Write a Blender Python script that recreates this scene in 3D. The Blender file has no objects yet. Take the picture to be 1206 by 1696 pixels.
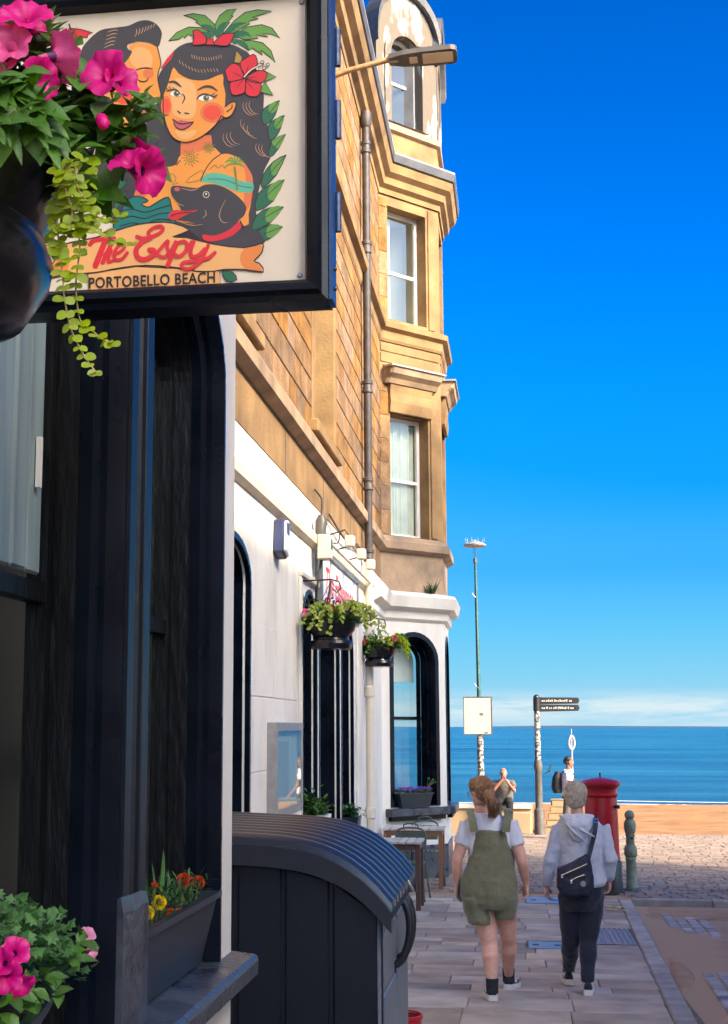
import bpy, bmesh, math, random
from mathutils import Vector, Matrix, Euler
R = math.radians
random.seed(7)
scene = bpy.context.scene
col = scene.collection

# ------------------------------------------------------------------ camera
FPX, PXX, PYY, HORIZON, STREETX = 2300.0, 504.0, 848.0, 1204.0, 855.0
PITCH = math.atan((HORIZON - PYY) / FPX)
YAW = math.atan((STREETX - PXX) / FPX * math.cos(PITCH))
CAM = Vector((0, 0, 1.75))
cam_d = bpy.data.cameras.new('camera')
cam = bpy.data.objects.new('camera', cam_d)
col.objects.link(cam)
cam.location = CAM
cam.rotation_euler = (R(90) + PITCH, 0, YAW)
cam_d.sensor_fit = 'VERTICAL'
cam_d.sensor_height = 24
cam_d.lens = FPX / 1696 * 24
cam_d.shift_x = (603 - PXX) / 1696
cam_d.clip_start = 0.05
cam_d.clip_end = 60000
scene.camera = cam

# ------------------------------------------------------------------ sky, sun, exposure
SUN_AZ, SUN_EL = R(32.7), R(36)          # measured from +X (across the street) back towards the viewer
SUN_DIR = Vector((math.cos(SUN_AZ) * math.cos(SUN_EL), -math.sin(SUN_AZ) * math.cos(SUN_EL), math.sin(SUN_EL)))
world = bpy.data.worlds.new('World')
scene.world = world
world.use_nodes = True
wn, wl_ = world.node_tree.nodes, world.node_tree.links
wn.clear()
w_out = wn.new('ShaderNodeOutputWorld')
w_bg = wn.new('ShaderNodeBackground')
CLOUD_COL = (1.70, 2.0, 2.12, 1)
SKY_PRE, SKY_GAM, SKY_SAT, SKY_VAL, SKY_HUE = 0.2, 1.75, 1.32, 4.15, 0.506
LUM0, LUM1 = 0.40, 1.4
sky = wn.new('ShaderNodeTexSky')
sky.sky_type = 'NISHITA'
sky.sun_disc = False
sky.sun_elevation = SUN_EL
sky.sun_rotation = R(90) + SUN_AZ
sky.air_density = 1.0
sky.dust_density = 2.0
sky.ozone_density = 4.0
# the photograph's contrasty, saturated blue: one gamma and saturation for the whole dome
w_k = wn.new('ShaderNodeVectorMath'); w_k.operation = 'SCALE'; w_k.inputs['Scale'].default_value = SKY_PRE
wl_.new(sky.outputs[0], w_k.inputs[0])
w_gm = wn.new('ShaderNodeGamma'); w_gm.inputs['Gamma'].default_value = SKY_GAM
wl_.new(w_k.outputs[0], w_gm.inputs['Color'])
w_hs = wn.new('ShaderNodeHueSaturation')
w_hs.inputs['Saturation'].default_value = SKY_SAT
w_hs.inputs['Value'].default_value = SKY_VAL
w_hs.inputs['Hue'].default_value = SKY_HUE
wl_.new(w_gm.outputs[0], w_hs.inputs['Color'])
# glow round the sun boosted and warmed to fill shade: graded by brightness alone
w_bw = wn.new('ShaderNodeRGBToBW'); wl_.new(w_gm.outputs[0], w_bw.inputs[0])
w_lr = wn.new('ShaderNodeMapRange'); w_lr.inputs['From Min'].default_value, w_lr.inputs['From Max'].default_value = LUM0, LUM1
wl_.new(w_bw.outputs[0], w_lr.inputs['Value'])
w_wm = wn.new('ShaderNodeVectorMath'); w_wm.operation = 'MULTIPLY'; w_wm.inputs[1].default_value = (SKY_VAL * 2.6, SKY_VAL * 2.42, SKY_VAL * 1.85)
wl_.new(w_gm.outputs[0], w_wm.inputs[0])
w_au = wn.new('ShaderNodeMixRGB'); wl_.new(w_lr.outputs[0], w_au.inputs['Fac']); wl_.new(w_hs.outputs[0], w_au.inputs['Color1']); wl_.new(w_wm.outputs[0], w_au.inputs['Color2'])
# bank of low cumulus round the whole horizon, from elevation only
tc = wn.new('ShaderNodeTexCoord')
sep = wn.new('ShaderNodeSeparateXYZ')
wl_.new(tc.outputs['Generated'], sep.inputs[0])
mapn = wn.new('ShaderNodeMapping')
mapn.inputs['Scale'].default_value = (9, 9, 75)
wl_.new(tc.outputs['Generated'], mapn.inputs[0])
nz = wn.new('ShaderNodeTexNoise')
nz.inputs['Scale'].default_value = 2.2
nz.inputs['Detail'].default_value = 7
nz.inputs['Roughness'].default_value = 0.6
wl_.new(mapn.outputs[0], nz.inputs['Vector'])
# pale sea haze low down, all round
hz = wn.new('ShaderNodeValToRGB')
hr = hz.color_ramp
hr.elements[0].position = 0.0; hr.elements[0].color = (1, 1, 1, 1)
hr.elements[1].position = 0.34; hr.elements[1].color = (0, 0, 0, 1)
for pos, v in ((0.04, .96), (0.11, .92), (0.17, .70), (0.24, .32)):
    e = hr.elements.new(pos); e.color = (v, v, v, 1)
wl_.new(sep.outputs['Z'], hz.inputs[0])
w_hz = wn.new('ShaderNodeMixRGB')
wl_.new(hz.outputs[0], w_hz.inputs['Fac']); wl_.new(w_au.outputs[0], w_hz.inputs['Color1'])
hc_ = wn.new('ShaderNodeValToRGB'); hcr = hc_.color_ramp
hcr.elements[0].position = 0.0; hcr.elements[0].color = (.90, 1.62, 2.05, 1)
hcr.elements[1].position = .30; hcr.elements[1].color = (.004, .56, 1.95, 1)
for pos, c_ in ((.04, (.50, 1.50, 2.15, 1)), (.067, (.26, 1.32, 2.2, 1)), (.11, (.07, .98, 2.2, 1)), (.17, (.02, .76, 2.1, 1))):
    e = hcr.elements.new(pos); e.color = c_
wl_.new(sep.outputs['Z'], hc_.inputs[0]); wl_.new(hc_.outputs[0], w_hz.inputs['Color2'])
band = wn.new('ShaderNodeValToRGB')
cr = band.color_ramp
cr.elements[0].position = 0.0; cr.elements[0].color = (0.42, 0.42, 0.42, 1)
cr.elements[1].position = 1.0; cr.elements[1].color = (0, 0, 0, 1)
for pos, v in ((0.0055, 0.52), (0.009, 0.88), (0.0165, 0.92), (0.021, 0.45), (0.027, 0.05), (0.034, 0.0)):
    e = cr.elements.new(pos); e.color = (v, v, v, 1)
wl_.new(sep.outputs['Z'], band.inputs[0])
nr = wn.new('ShaderNodeMapRange')
nr.inputs['From Min'].default_value = 0.28
nr.inputs['From Max'].default_value = 0.56
wl_.new(nz.outputs['Fac'], nr.inputs['Value'])
mul = wn.new('ShaderNodeMath'); mul.operation = 'MULTIPLY'
wl_.new(band.outputs[0], mul.inputs[0]); wl_.new(nr.outputs[0], mul.inputs[1])
w_mix = wn.new('ShaderNodeMixRGB')
wl_.new(mul.outputs[0], w_mix.inputs['Fac'])
wl_.new(w_hz.outputs[0], w_mix.inputs['Color1'])
w_mix.inputs['Color2'].default_value = CLOUD_COL
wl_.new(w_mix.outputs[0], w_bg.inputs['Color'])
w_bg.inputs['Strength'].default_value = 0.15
wl_.new(w_bg.outputs[0], w_out.inputs['Surface'])

sun_d = bpy.data.lights.new('sun', 'SUN')
sun_d.energy = 2.3
sun_d.angle = R(0.53)
sun_d.color = (1.0, 0.86, 0.64)
sun = bpy.data.objects.new('sun', sun_d)
col.objects.link(sun)
sun.location = (20, -12, 30)
sun.rotation_euler = SUN_DIR.to_track_quat('Z', 'Y').to_euler()

scene.view_settings.view_transform = 'Standard'
scene.view_settings.look = 'None'
scene.view_settings.exposure = 1.55
scene.view_settings.gamma = 1.0
scene.view_settings.use_curve_mapping = False

# ------------------------------------------------------------------ survey helpers: a point of the photograph on a known plane
_R = Vector((math.cos(YAW), math.sin(YAW), 0))
_F = Vector((-math.sin(YAW) * math.cos(PITCH), math.cos(YAW) * math.cos(PITCH), math.sin(PITCH)))
_U = Vector((math.sin(YAW) * math.sin(PITCH), -math.cos(YAW) * math.sin(PITCH), math.cos(PITCH)))
def ray(x, y): return _F + _R * ((x - PXX) / FPX) - _U * ((y - PYY) / FPX)
def atY(x, y, Y):
    d = ray(x, y); return CAM + d * (Y / d.y)
def atX(x, y, X):
    d = ray(x, y); return CAM + d * (X / d.x)
SLOPE = -0.0215
def gz(Y): return SLOPE * Y if Y < 34 else SLOPE * 34
def atG(x, y, dz=0.0):
    d = ray(x, y); t = (dz - CAM.z) / (d.z - SLOPE * d.y); return CAM + d * t

# ------------------------------------------------------------------ materials
MATS = {}
def mat(name, c, rough=0.6, var=0.12, scale=6.0, c2=None, bump=0.0, bscale=60.0, metal=0.0, rand=0.0, coat=0.0, spec=0.5,
        stretch=(1, 1, 1), trans=0.0, sss=0.0, detail=5.0, contrast=(0.3, 0.7), rvar=0.0, sheen=0.0):
    m = bpy.data.materials.new(name); MATS[name] = m
    m.use_nodes = True
    n, l = m.node_tree.nodes, m.node_tree.links
    b = n['Principled BSDF']
    b.inputs['Roughness'].default_value = rough
    b.inputs['Metallic'].default_value = metal
    b.inputs['Specular IOR Level'].default_value = spec
    if coat: b.inputs['Coat Weight'].default_value = coat; b.inputs['Coat Roughness'].default_value = 0.12
    if sheen: b.inputs['Sheen Weight'].default_value = sheen
    tcn = n.new('ShaderNodeTexCoord'); mp = n.new('ShaderNodeMapping')
    mp.inputs['Scale'].default_value = stretch
    l.new(tcn.outputs['Object'], mp.inputs[0])
    vec = mp.outputs[0]
    if rand:
        oi = n.new('ShaderNodeObjectInfo')
        mm = n.new('ShaderNodeMath'); mm.operation = 'MULTIPLY'; mm.inputs[1].default_value = 37.0
        l.new(oi.outputs['Random'], mm.inputs[0])
        va = n.new('ShaderNodeVectorMath'); va.operation = 'ADD'
        l.new(vec, va.inputs[0]); l.new(mm.outputs[0], va.inputs[1]); vec = va.outputs[0]
    t = n.new('ShaderNodeTexNoise')
    t.inputs['Scale'].default_value = scale; t.inputs['Detail'].default_value = detail
    l.new(vec, t.inputs['Vector'])
    mr = n.new('ShaderNodeMapRange')
    mr.inputs['From Min'].default_value, mr.inputs['From Max'].default_value = contrast
    l.new(t.outputs['Fac'], mr.inputs['Value'])
    mx = n.new('ShaderNodeMixRGB')
    a = tuple(max(0, v * (1 - var)) for v in c)
    z = c2 if c2 else tuple(min(1, v * (1 + var)) for v in c)
    mx.inputs['Color1'].default_value = (*a, 1); mx.inputs['Color2'].default_value = (*z, 1)
    l.new(mr.outputs[0], mx.inputs['Fac'])
    out = mx.outputs[0]
    if rand:
        hs = n.new('ShaderNodeHueSaturation')
        r1 = n.new('ShaderNodeMapRange')
        r1.inputs['To Min'].default_value = 1 - rand; r1.inputs['To Max'].default_value = 1 + rand
        l.new(oi.outputs['Random'], r1.inputs['Value'])
        l.new(r1.outputs[0], hs.inputs['Value'])
        m2 = n.new('ShaderNodeMath'); m2.operation = 'FRACT'
        m3 = n.new('ShaderNodeMath'); m3.operation = 'MULTIPLY'; m3.inputs[1].default_value = 13.7
        l.new(oi.outputs['Random'], m3.inputs[0]); l.new(m3.outputs[0], m2.inputs[0])
        r2 = n.new('ShaderNodeMapRange')
        r2.inputs['To Min'].default_value = 1 - rand; r2.inputs['To Max'].default_value = 1 + rand * 0.8
        l.new(m2.outputs[0], r2.inputs['Value']); l.new(r2.outputs[0], hs.inputs['Saturation'])
        l.new(out, hs.inputs['Color']); out = hs.outputs[0]
    l.new(out, b.inputs['Base Color'])
    if rvar:
        rr = n.new('ShaderNodeMapRange')
        rr.inputs['To Min'].default_value = max(0.02, rough - rvar); rr.inputs['To Max'].default_value = min(1, rough + rvar)
        l.new(mr.outputs[0], rr.inputs['Value']); l.new(rr.outputs[0], b.inputs['Roughness'])
    if bump:
        t2 = n.new('ShaderNodeTexNoise'); t2.inputs['Scale'].default_value = bscale; t2.inputs['Detail'].default_value = 6
        l.new(vec, t2.inputs['Vector'])
        bp = n.new('ShaderNodeBump'); bp.inputs['Strength'].default_value = min(1.0, bump); bp.inputs['Distance'].default_value = 0.02 * max(1, bump)
        l.new(t2.outputs['Fac'], bp.inputs['Height']); l.new(bp.outputs[0], b.inputs['Normal'])
    if trans:
        # leaves and petals let light through
        tr = n.new('ShaderNodeBsdfTranslucent'); l.new(out, tr.inputs['Color'])
        ms = n.new('ShaderNodeMixShader'); ms.inputs[0].default_value = trans
        l.new(b.outputs[0], ms.inputs[1]); l.new(tr.outputs[0], ms.inputs[2])
        l.new(ms.outputs[0], n['Material Output'].inputs['Surface'])
    if sss:
        b.inputs['Subsurface Weight'].default_value = sss
        b.inputs['Subsurface Radius'].default_value = (0.012, 0.005, 0.003)
    return m

def glass(name, tint=(0.9, 0.95, 0.95), refl=0.16, rough=0.02):
    m = bpy.data.materials.new(name); MATS[name] = m
    m.use_nodes = True
    n, l = m.node_tree.nodes, m.node_tree.links
    n.remove(n['Principled BSDF'])
    g = n.new('ShaderNodeBsdfGlossy'); g.inputs['Roughness'].default_value = rough
    t = n.new('ShaderNodeBsdfTransparent'); t.inputs['Color'].default_value = (*tint, 1)
    f = n.new('ShaderNodeFresnel'); f.inputs['IOR'].default_value = 1.5
    mr = n.new('ShaderNodeMapRange'); mr.inputs['To Min'].default_value = refl; mr.inputs['To Max'].default_value = 1.0
    l.new(f.outputs[0], mr.inputs['Value'])
    ms = n.new('ShaderNodeMixShader')
    gm_ = n.new('ShaderNodeNewGeometry'); inv = n.new('ShaderNodeMath'); inv.operation = 'SUBTRACT'; inv.inputs[0].default_value = 1.0; l.new(gm_.outputs['Backfacing'], inv.inputs[1])
    mm_ = n.new('ShaderNodeMath'); mm_.operation = 'MULTIPLY'; l.new(mr.outputs[0], mm_.inputs[0]); l.new(inv.outputs[0], mm_.inputs[1])   # the rear face of a thin pane adds no mirror of its own
    l.new(mm_.outputs[0], ms.inputs[0]); l.new(t.outputs[0], ms.inputs[1]); l.new(g.outputs[0], ms.inputs[2])
    l.new(ms.outputs[0], n['Material Output'].inputs['Surface'])
    return m

# masonry and paint
mat('sandstone', (0.215, 0.112, 0.040), 0.9, 0.3, 5.0, c2=(0.34, 0.187, 0.074), bump=0.9, bscale=38, rand=0.22)
mat('sandstone_smooth', (0.20, 0.115, 0.047), 0.85, 0.25, 1.8, c2=(0.355, 0.215, 0.088), bump=0.35, bscale=30, detail=9)
mat('sandstone_worn', (0.30, 0.215, 0.145), 0.88, 0.35, 2.6, c2=(0.43, 0.29, 0.17), bump=0.25, bscale=25)
mat('mortar', (0.34, 0.225, 0.11), 0.9, 0.15, 12, bump=0.2)
mat('peeling_paint', (0.19, 0.15, 0.11), 0.85, 0.3, 3.2, c2=(0.62, 0.60, 0.55), bump=0.5, bscale=22, contrast=(0.55, 0.66), stretch=(1, 1, 0.35))
mat('render_white', (0.70, 0.66, 0.57), 0.7, 0.22, 2.2, c2=(0.76, 0.725, 0.64), bump=0.5, bscale=24, contrast=(0.25, 0.52), stretch=(1, 1, .35), detail=9)
mat('render_white_smooth', (0.66, 0.61, 0.52), 0.6, 0.16, 2.0, c2=(0.73, 0.685, 0.59), contrast=(.25, .55), stretch=(1, 1, .35), detail=9, bump=0.12, bscale=14)
mat('black_paint', (0.0025, 0.0045, 0.0095), 0.30, 0.3, 4.0, bump=0.06, bscale=9, rvar=0.08, spec=0.20)
mat('black_paint_worn', (0.005, 0.006, 0.008), 0.42, 0.5, 9.0, c2=(0.010, 0.009, 0.009), bump=0.35, bscale=45, contrast=(0.5, 0.8), spec=0.3, stretch=(1, 1, 0.25))
mat('sill_paint', (0.022, 0.028, 0.040), 0.34, 0.3, 6.0, c2=(0.065, 0.07, 0.085), bump=0.35, bscale=30, rvar=0.12)
mat('slate_lead', (0.07, 0.07, 0.075), 0.55, 0.3, 5, bump=0.2)
mat('lead_pale', (0.36, 0.35, 0.33), 0.6, 0.2, 6)
mat('pipe_iron', (0.055, 0.045, 0.042), 0.5, 0.4, 10, bump=0.3, bscale=80)
mat('pipe_cream', (0.62, 0.55, 0.42), 0.5, 0.1, 4)
mat('sash_white', (0.78, 0.76, 0.70), 0.45, 0.05, 5)
mat('sash_blue_white', (0.22, 0.30, 0.31), 0.4, 0.25, 5, stretch=(1, 4, .3))
mat('curtain', (0.78, 0.78, 0.70), 0.9, 0.1, 5, trans=0.3)
mat('black_paint_satin', (0.0035, 0.0055, 0.010), 0.45, 0.3, 4.0, bump=0.1, bscale=20, spec=0.25)
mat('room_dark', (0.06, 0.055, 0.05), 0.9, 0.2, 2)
mat('room_wall', (0.55, 0.52, 0.46), 0.9, 0.05, 2)
glass('glass', (0.92, 0.95, 0.95), 0.03)
glass('glass_sky', (0.90, 0.93, 0.91), 0.06)
# street
mat('slab', (0.37, 0.305, 0.24), 0.82, 0.3, 2.6, bump=0.35, bscale=40, rand=0.26)
mat('bedding', (0.13, 0.112, 0.09), 0.95, 0.25, 9, bump=0.4)
mat('kerb_stone', (0.31, 0.28, 0.25), 0.75, 0.25, 6, bump=0.3, bscale=60, rand=0.18)
mat('asphalt', (0.20, 0.16, 0.125), 0.9, 0.3, 0.8, c2=(0.42, 0.30, 0.19), bump=0.6, bscale=120, contrast=(0.40, 0.72))
mat('sand', (0.235, 0.105, 0.030), 0.95, 0.2, 0.9, c2=(0.33, 0.16, 0.052), bump=1.0, bscale=5)
mat('drift_sand', (0.34, 0.225, 0.13), 0.95, 0.2, 3, bump=0.5, bscale=60)
mat('wet_sand', (0.40, 0.27, 0.15), 0.5, 0.1, 0.6, bump=0.2, bscale=4)
mat('setts', (0.30, 0.285, 0.28), 0.7, 0.3, 5, bump=0.35, bscale=50, rand=0.2)
mat('plate_metal', (0.34, 0.37, 0.39), 0.42, 0.15, 20, metal=0.5, bump=0.2, bscale=150)
mat('grating', (0.30, 0.31, 0.31), 0.5, 0.15, 20, metal=0.3, bump=0.2, bscale=150)
mat('chalk_yellow', (0.55, 0.42, 0.15), 0.9, 0.2, 20)
mat('concrete_cream', (0.30, 0.215, 0.125), 0.85, 0.15, 3, bump=0.2, bscale=30)
# metals, plastics
mat('shed_plastic', (0.0055, 0.007, 0.012), 0.36, 0.2, 30, bump=0.12, bscale=160)
mat('shed_roof', (0.020, 0.022, 0.029), 0.30, 0.15, 30, bump=0.08, bscale=160)
mat('shed_front', (0.15, 0.165, 0.18), 0.4, 0.1, 30, bump=0.08, bscale=160)  # the black front's reflection painted in as pale grey; name board frame shares it
mat('pot_black', (0.008, 0.008, 0.010), 0.22, 0.3, 7, bump=0.12, bscale=10)
mat('planter_grey', (0.016, 0.020, 0.028), 0.42, 0.15, 8, bump=0.08, bscale=60)
mat('soil', (0.022, 0.016, 0.012), 0.95, 0.4, 40, bump=0.8, bscale=90)
mat('red_gloss', (0.36, 0.004, 0.010), 0.32, 0.10, 6, coat=0.2, bump=0.05, bscale=40)
mat('red_plastic', (0.50, 0.012, 0.02), 0.35, 0.1, 6)
mat('bollard_green', (0.19, 0.25, 0.155), 0.55, 0.3, 14, c2=(0.27, 0.32, 0.21), bump=0.4, bscale=60)
mat('iron_black', (0.015, 0.015, 0.017), 0.4, 0.3, 10, bump=0.1)
mat('lamp_teal', (0.025, 0.09, 0.085), 0.45, 0.25, 8)
mat('lamp_grey', (0.10, 0.095, 0.085), 0.5, 0.15, 8, metal=0.3)
mat('lamp_lens', (0.55, 0.48, 0.36), 0.3, 0.1, 60)
mat('galvanised', (0.30, 0.29, 0.28), 0.5, 0.15, 12, metal=0.4)
mat('rust_arm', (0.34, 0.20, 0.09), 0.7, 0.35, 14, bump=0.2)
mat('stickered_pole', (0.07, 0.065, 0.06), 0.6, 0.3, 16, c2=(0.40, 0.37, 0.33), contrast=(0.47, 0.55), detail=2)
mat('pole_grey', (0.085, 0.075, 0.065), 0.6, 0.3, 8)
mat('notice_white', (0.46, 0.42, 0.36), 0.5, 0.05, 3)
mat('notice_ink', (0.13, 0.12, 0.12), 0.7, 0.1, 3)
mat('notice_grey', (0.45, 0.43, 0.39), 0.7, 0.1, 3)
mat('chair_green', (0.05, 0.085, 0.065), 0.4, 0.15, 10)
mat('table_wood', (0.20, 0.085, 0.038), 0.5, 0.3, 4, stretch=(1, 1, 0.2))
mat('table_wood_dark', (0.075, 0.035, 0.024), 0.5, 0.3, 4, stretch=(1, 1, 0.2))
mat('table_slat', (0.46, 0.42, 0.37), 0.6, 0.15, 8)
mat('brass', (0.45, 0.33, 0.12), 0.35, 0.1, 8, metal=0.9)
mat('chrome', (0.75, 0.75, 0.75), 0.2, 0.05, 8, metal=1.0)
mat('white_plastic', (0.78, 0.77, 0.73), 0.4, 0.05, 8)
mat('navy_plastic', (0.035, 0.045, 0.11), 0.4, 0.1, 8)
mat('cable', (0.05, 0.045, 0.04), 0.6, 0.1, 8)
mat('menu_paper', (0.62, 0.68, 0.68), 0.7, 0.25, 7, c2=(0.72, 0.66, 0.52))
# planting
mat('leaf', (0.085, 0.20, 0.022), 0.45, 0.45, 30, trans=0.35, rand=0.15)
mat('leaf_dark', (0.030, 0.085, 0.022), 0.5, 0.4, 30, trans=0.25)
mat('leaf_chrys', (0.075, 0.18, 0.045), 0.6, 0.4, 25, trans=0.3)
mat('leaf_lime', (0.33, 0.42, 0.020), 0.45, 0.3, 30, trans=0.4, rand=0.12)
mat('stem', (0.14, 0.16, 0.03), 0.6, 0.3, 30)
mat('stem_pale', (0.36, 0.26, 0.10), 0.6, 0.3, 30)
mat('petal_magenta', (0.72, 0.002, 0.21), 0.5, 0.25, 30, trans=0.35)
mat('petal_pink', (0.76, 0.085, 0.27), 0.5, 0.25, 30, trans=0.35)
mat('petal_white_pink', (0.80, 0.50, 0.60), 0.5, 0.1, 60, c2=(0.72, 0.06, 0.28), trans=0.3)
mat('petal_throat', (0.09, 0.001, 0.07), 0.6, 0.2, 30)
mat('petal_yellow', (0.80, 0.56, 0.0), 0.6, 0.15, 40, trans=0.2)
mat('petal_orange', (0.66, 0.10, 0.004), 0.6, 0.3, 40, c2=(0.55, 0.035, 0.006), trans=0.2)
mat('petal_red', (0.40, 0.012, 0.03), 0.6, 0.3, 40, trans=0.2)
mat('petal_purple', (0.24, 0.045, 0.46), 0.6, 0.3, 40, trans=0.2)

# ------------------------------------------------------------------ mesh builder
def wloc(o):
    v = Vector((0, 0, 0))
    while o is not None:
        v = v + o.location; o = o.parent
    return v

class MB:
    def __init__(s): s.v = []; s.f = []; s.m = []
    def add(s, vs, fs, mi=0):
        o = len(s.v); s.v += [tuple(p) for p in vs]
        s.f += [tuple(o + i for i in f) for f in fs]; s.m += [mi] * len(fs); return s
    def box(s, x0, x1, y0, y1, z0, z1, mi=0):
        return s.add([(x0, y0, z0), (x1, y0, z0), (x1, y1, z0), (x0, y1, z0), (x0, y0, z1), (x1, y0, z1), (x1, y1, z1), (x0, y1, z1)],
                     [(3, 2, 1, 0), (4, 5, 6, 7), (0, 1, 5, 4), (1, 2, 6, 5), (2, 3, 7, 6), (3, 0, 4, 7)], mi)
    def obox(s, c, ax, ay, az, mi=0):
        c, ax, ay, az = map(Vector, (c, ax, ay, az))
        q = [c + ax * i + ay * j + az * k for k in (-1, 1) for (i, j) in ((-1, -1), (1, -1), (1, 1), (-1, 1))]
        return s.add(q, [(3, 2, 1, 0), (4, 5, 6, 7), (0, 1, 5, 4), (1, 2, 6, 5), (2, 3, 7, 6), (3, 0, 4, 7)], mi)
    def loft(s, rings, mi=0, cap=True, closed=True):
        n = len(rings[0]); o = len(s.v)
        for r in rings: s.v += [tuple(p) for p in r]
        k = 0
        for i in range(len(rings) - 1):
            for j in range(n if closed else n - 1):
                a, b = o + i * n + j, o + i * n + (j + 1) % n
                s.f.append((a, b, b + n, a + n)); k += 1
        if cap and closed:
            s.f.append(tuple(o + j for j in reversed(range(n)))); s.f.append(tuple(o + (len(rings) - 1) * n + j for j in range(n))); k += 2
        s.m += [mi] * k; return s
    def tube(s, pts, r, n=8, mi=0, cap=True, flat=None):
        pts = [Vector(p) for p in pts]
        rs = r if isinstance(r, (list, tuple)) else [r] * len(pts)
        rings = []; up = None
        for i, p in enumerate(pts):
            t = (pts[min(i + 1, len(pts) - 1)] - pts[max(i - 1, 0)])
            if t.length < 1e-9: t = Vector((0, 0, 1))
            t.normalize()
            if up is None:
                up = Vector((0, 0, 1)) if abs(t.z) < 0.9 else Vector((1, 0, 0))
            a = t.cross(up)
            if a.length < 1e-6: a = t.cross(Vector((0, 1, 0)))
            a.normalize(); b = a.cross(t).normalized(); up = b
            k = flat if flat else 1.0
            rings.append([p + a * (rs[i] * math.cos(q)) + b * (rs[i] * k * math.sin(q)) for q in (2 * math.pi * j / n for j in range(n))])
        return s.loft(rings, mi, cap)
    def lathe(s, prof, c, n=24, mi=0, axis='Z', cap=True):
        c = Vector(c); rings = []
        for (r, h) in prof:
            ring = []
            for j in range(n):
                q = 2 * math.pi * j / n
                ring.append(c + (Vector((r * math.cos(q), r * math.sin(q), h)) if axis == 'Z' else Vector((r * math.cos(q), h, -r * math.sin(q))) if axis == 'Y' else Vector((h, r * math.cos(q), r * math.sin(q)))))
            rings.append(ring)
        return s.loft(rings, mi, cap)
    def ball(s, c, rx, ry=None, rz=None, n=12, m=8, mi=0):
        ry = ry or rx; rz = rz or rx; c = Vector(c); rings = []
        for i in range(m + 1):
            a = -math.pi / 2 + math.pi * i / m
            a = max(-1.5, min(1.5, a))
            rings.append([c + Vector((rx * math.cos(a) * math.cos(2 * math.pi * j / n), ry * math.cos(a) * math.sin(2 * math.pi * j / n), rz * math.sin(a))) for j in range(n)])
        return s.loft(rings, mi)
    def prism(s, poly, fn, d0, d1, mi=0):
        # poly in (u, v), fn(u, v, w) -> point
        n = len(poly)
        s.add([fn(u, v, d0) for u, v in poly] + [fn(u, v, d1) for u, v in poly],
              [tuple(range(n))[::-1], tuple(range(n, 2 * n))] + [(j, (j + 1) % n, n + (j + 1) % n, n + j) for j in range(n)], mi); return s
    def build(s, name, mats, parent=None, loc=None, smooth=False, local=False, bevel=0.0, flat_angle=None):
        if isinstance(mats, str): mats = [mats]
        me = bpy.data.meshes.new(name)
        org = Vector((0, 0, 0))
        if not local: org = wloc(parent) + (Vector(loc) if loc is not None else Vector((0, 0, 0)))
        me.from_pydata([tuple(Vector(p) - org) for p in s.v], [], s.f)
        for k in mats: me.materials.append(MATS[k])
        me.polygons.foreach_set('material_index', s.m)
        bm = bmesh.new(); bm.from_mesh(me)
        bmesh.ops.recalc_face_normals(bm, faces=bm.faces)
        if bevel:
            bmesh.ops.bevel(bm, geom=[e for e in bm.edges if e.calc_face_angle(0) > 0.6], offset=bevel, segments=1, affect='EDGES', clamp_overlap=True)
        bm.to_mesh(me); bm.free()
        if smooth:
            me.polygons.foreach_set('use_smooth', [True] * len(me.polygons))
            if smooth != 'all': me.set_sharp_from_angle(angle=R(38 if smooth is True else smooth))
        o = bpy.data.objects.new(name, me); col.objects.link(o)
        if parent is not None: o.parent = parent
        if loc is not None: o.location = Vector(loc)
        return o

def plate(s, outer, holes, fn, d0, d1, mi=0, mi_rev=None):
    """a slab with holes cut in it; outer / holes are (u, v) loops"""
    bm = bmesh.new(); es = []
    for lp in [outer] + holes:
        vs = [bm.verts.new((u, v, 0)) for u, v in lp]
        es += [bm.edges.new((vs[i], vs[(i + 1) % len(vs)])) for i in range(len(vs))]
    bmesh.ops.triangle_fill(bm, use_beauty=True, use_dissolve=False, edges=es)
    bm.verts.ensure_lookup_table()
    vs = [(v.co.x, v.co.y) for v in bm.verts]; bm.verts.index_update()
    fs = [tuple(v.index for v in f.verts) for f in bm.faces]; bm.free()
    s.add([fn(u, v, d0) for u, v in vs], fs, mi); s.add([fn(u, v, d1) for u, v in vs], [f[::-1] for f in fs], mi)
    for lp in [outer] + holes:
        n = len(lp)
        s.add([fn(u, v, d0) for u, v in lp] + [fn(u, v, d1) for u, v in lp], [(j, (j + 1) % n, n + (j + 1) % n, n + j) for j in range(n)],
              mi if (lp is outer or mi_rev is None) else mi_rev)
    return s

def arch(u0, u1, v0, vs, n=14, rise=None):
    """opening loop: straight jambs to the springing vs, then a half round (or flatter) head"""
    r = (u1 - u0) / 2; c = (u0 + u1) / 2; h = rise if rise else r
    return [(u0, v0), (u1, v0)] + [(c + r * math.cos(math.pi * i / n), vs + h * math.sin(math.pi * i / n)) for i in range(n + 1)]

def rect(u0, u1, v0, v1): return [(u0, v0), (u1, v0), (u1, v1), (u0, v1)]

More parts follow.
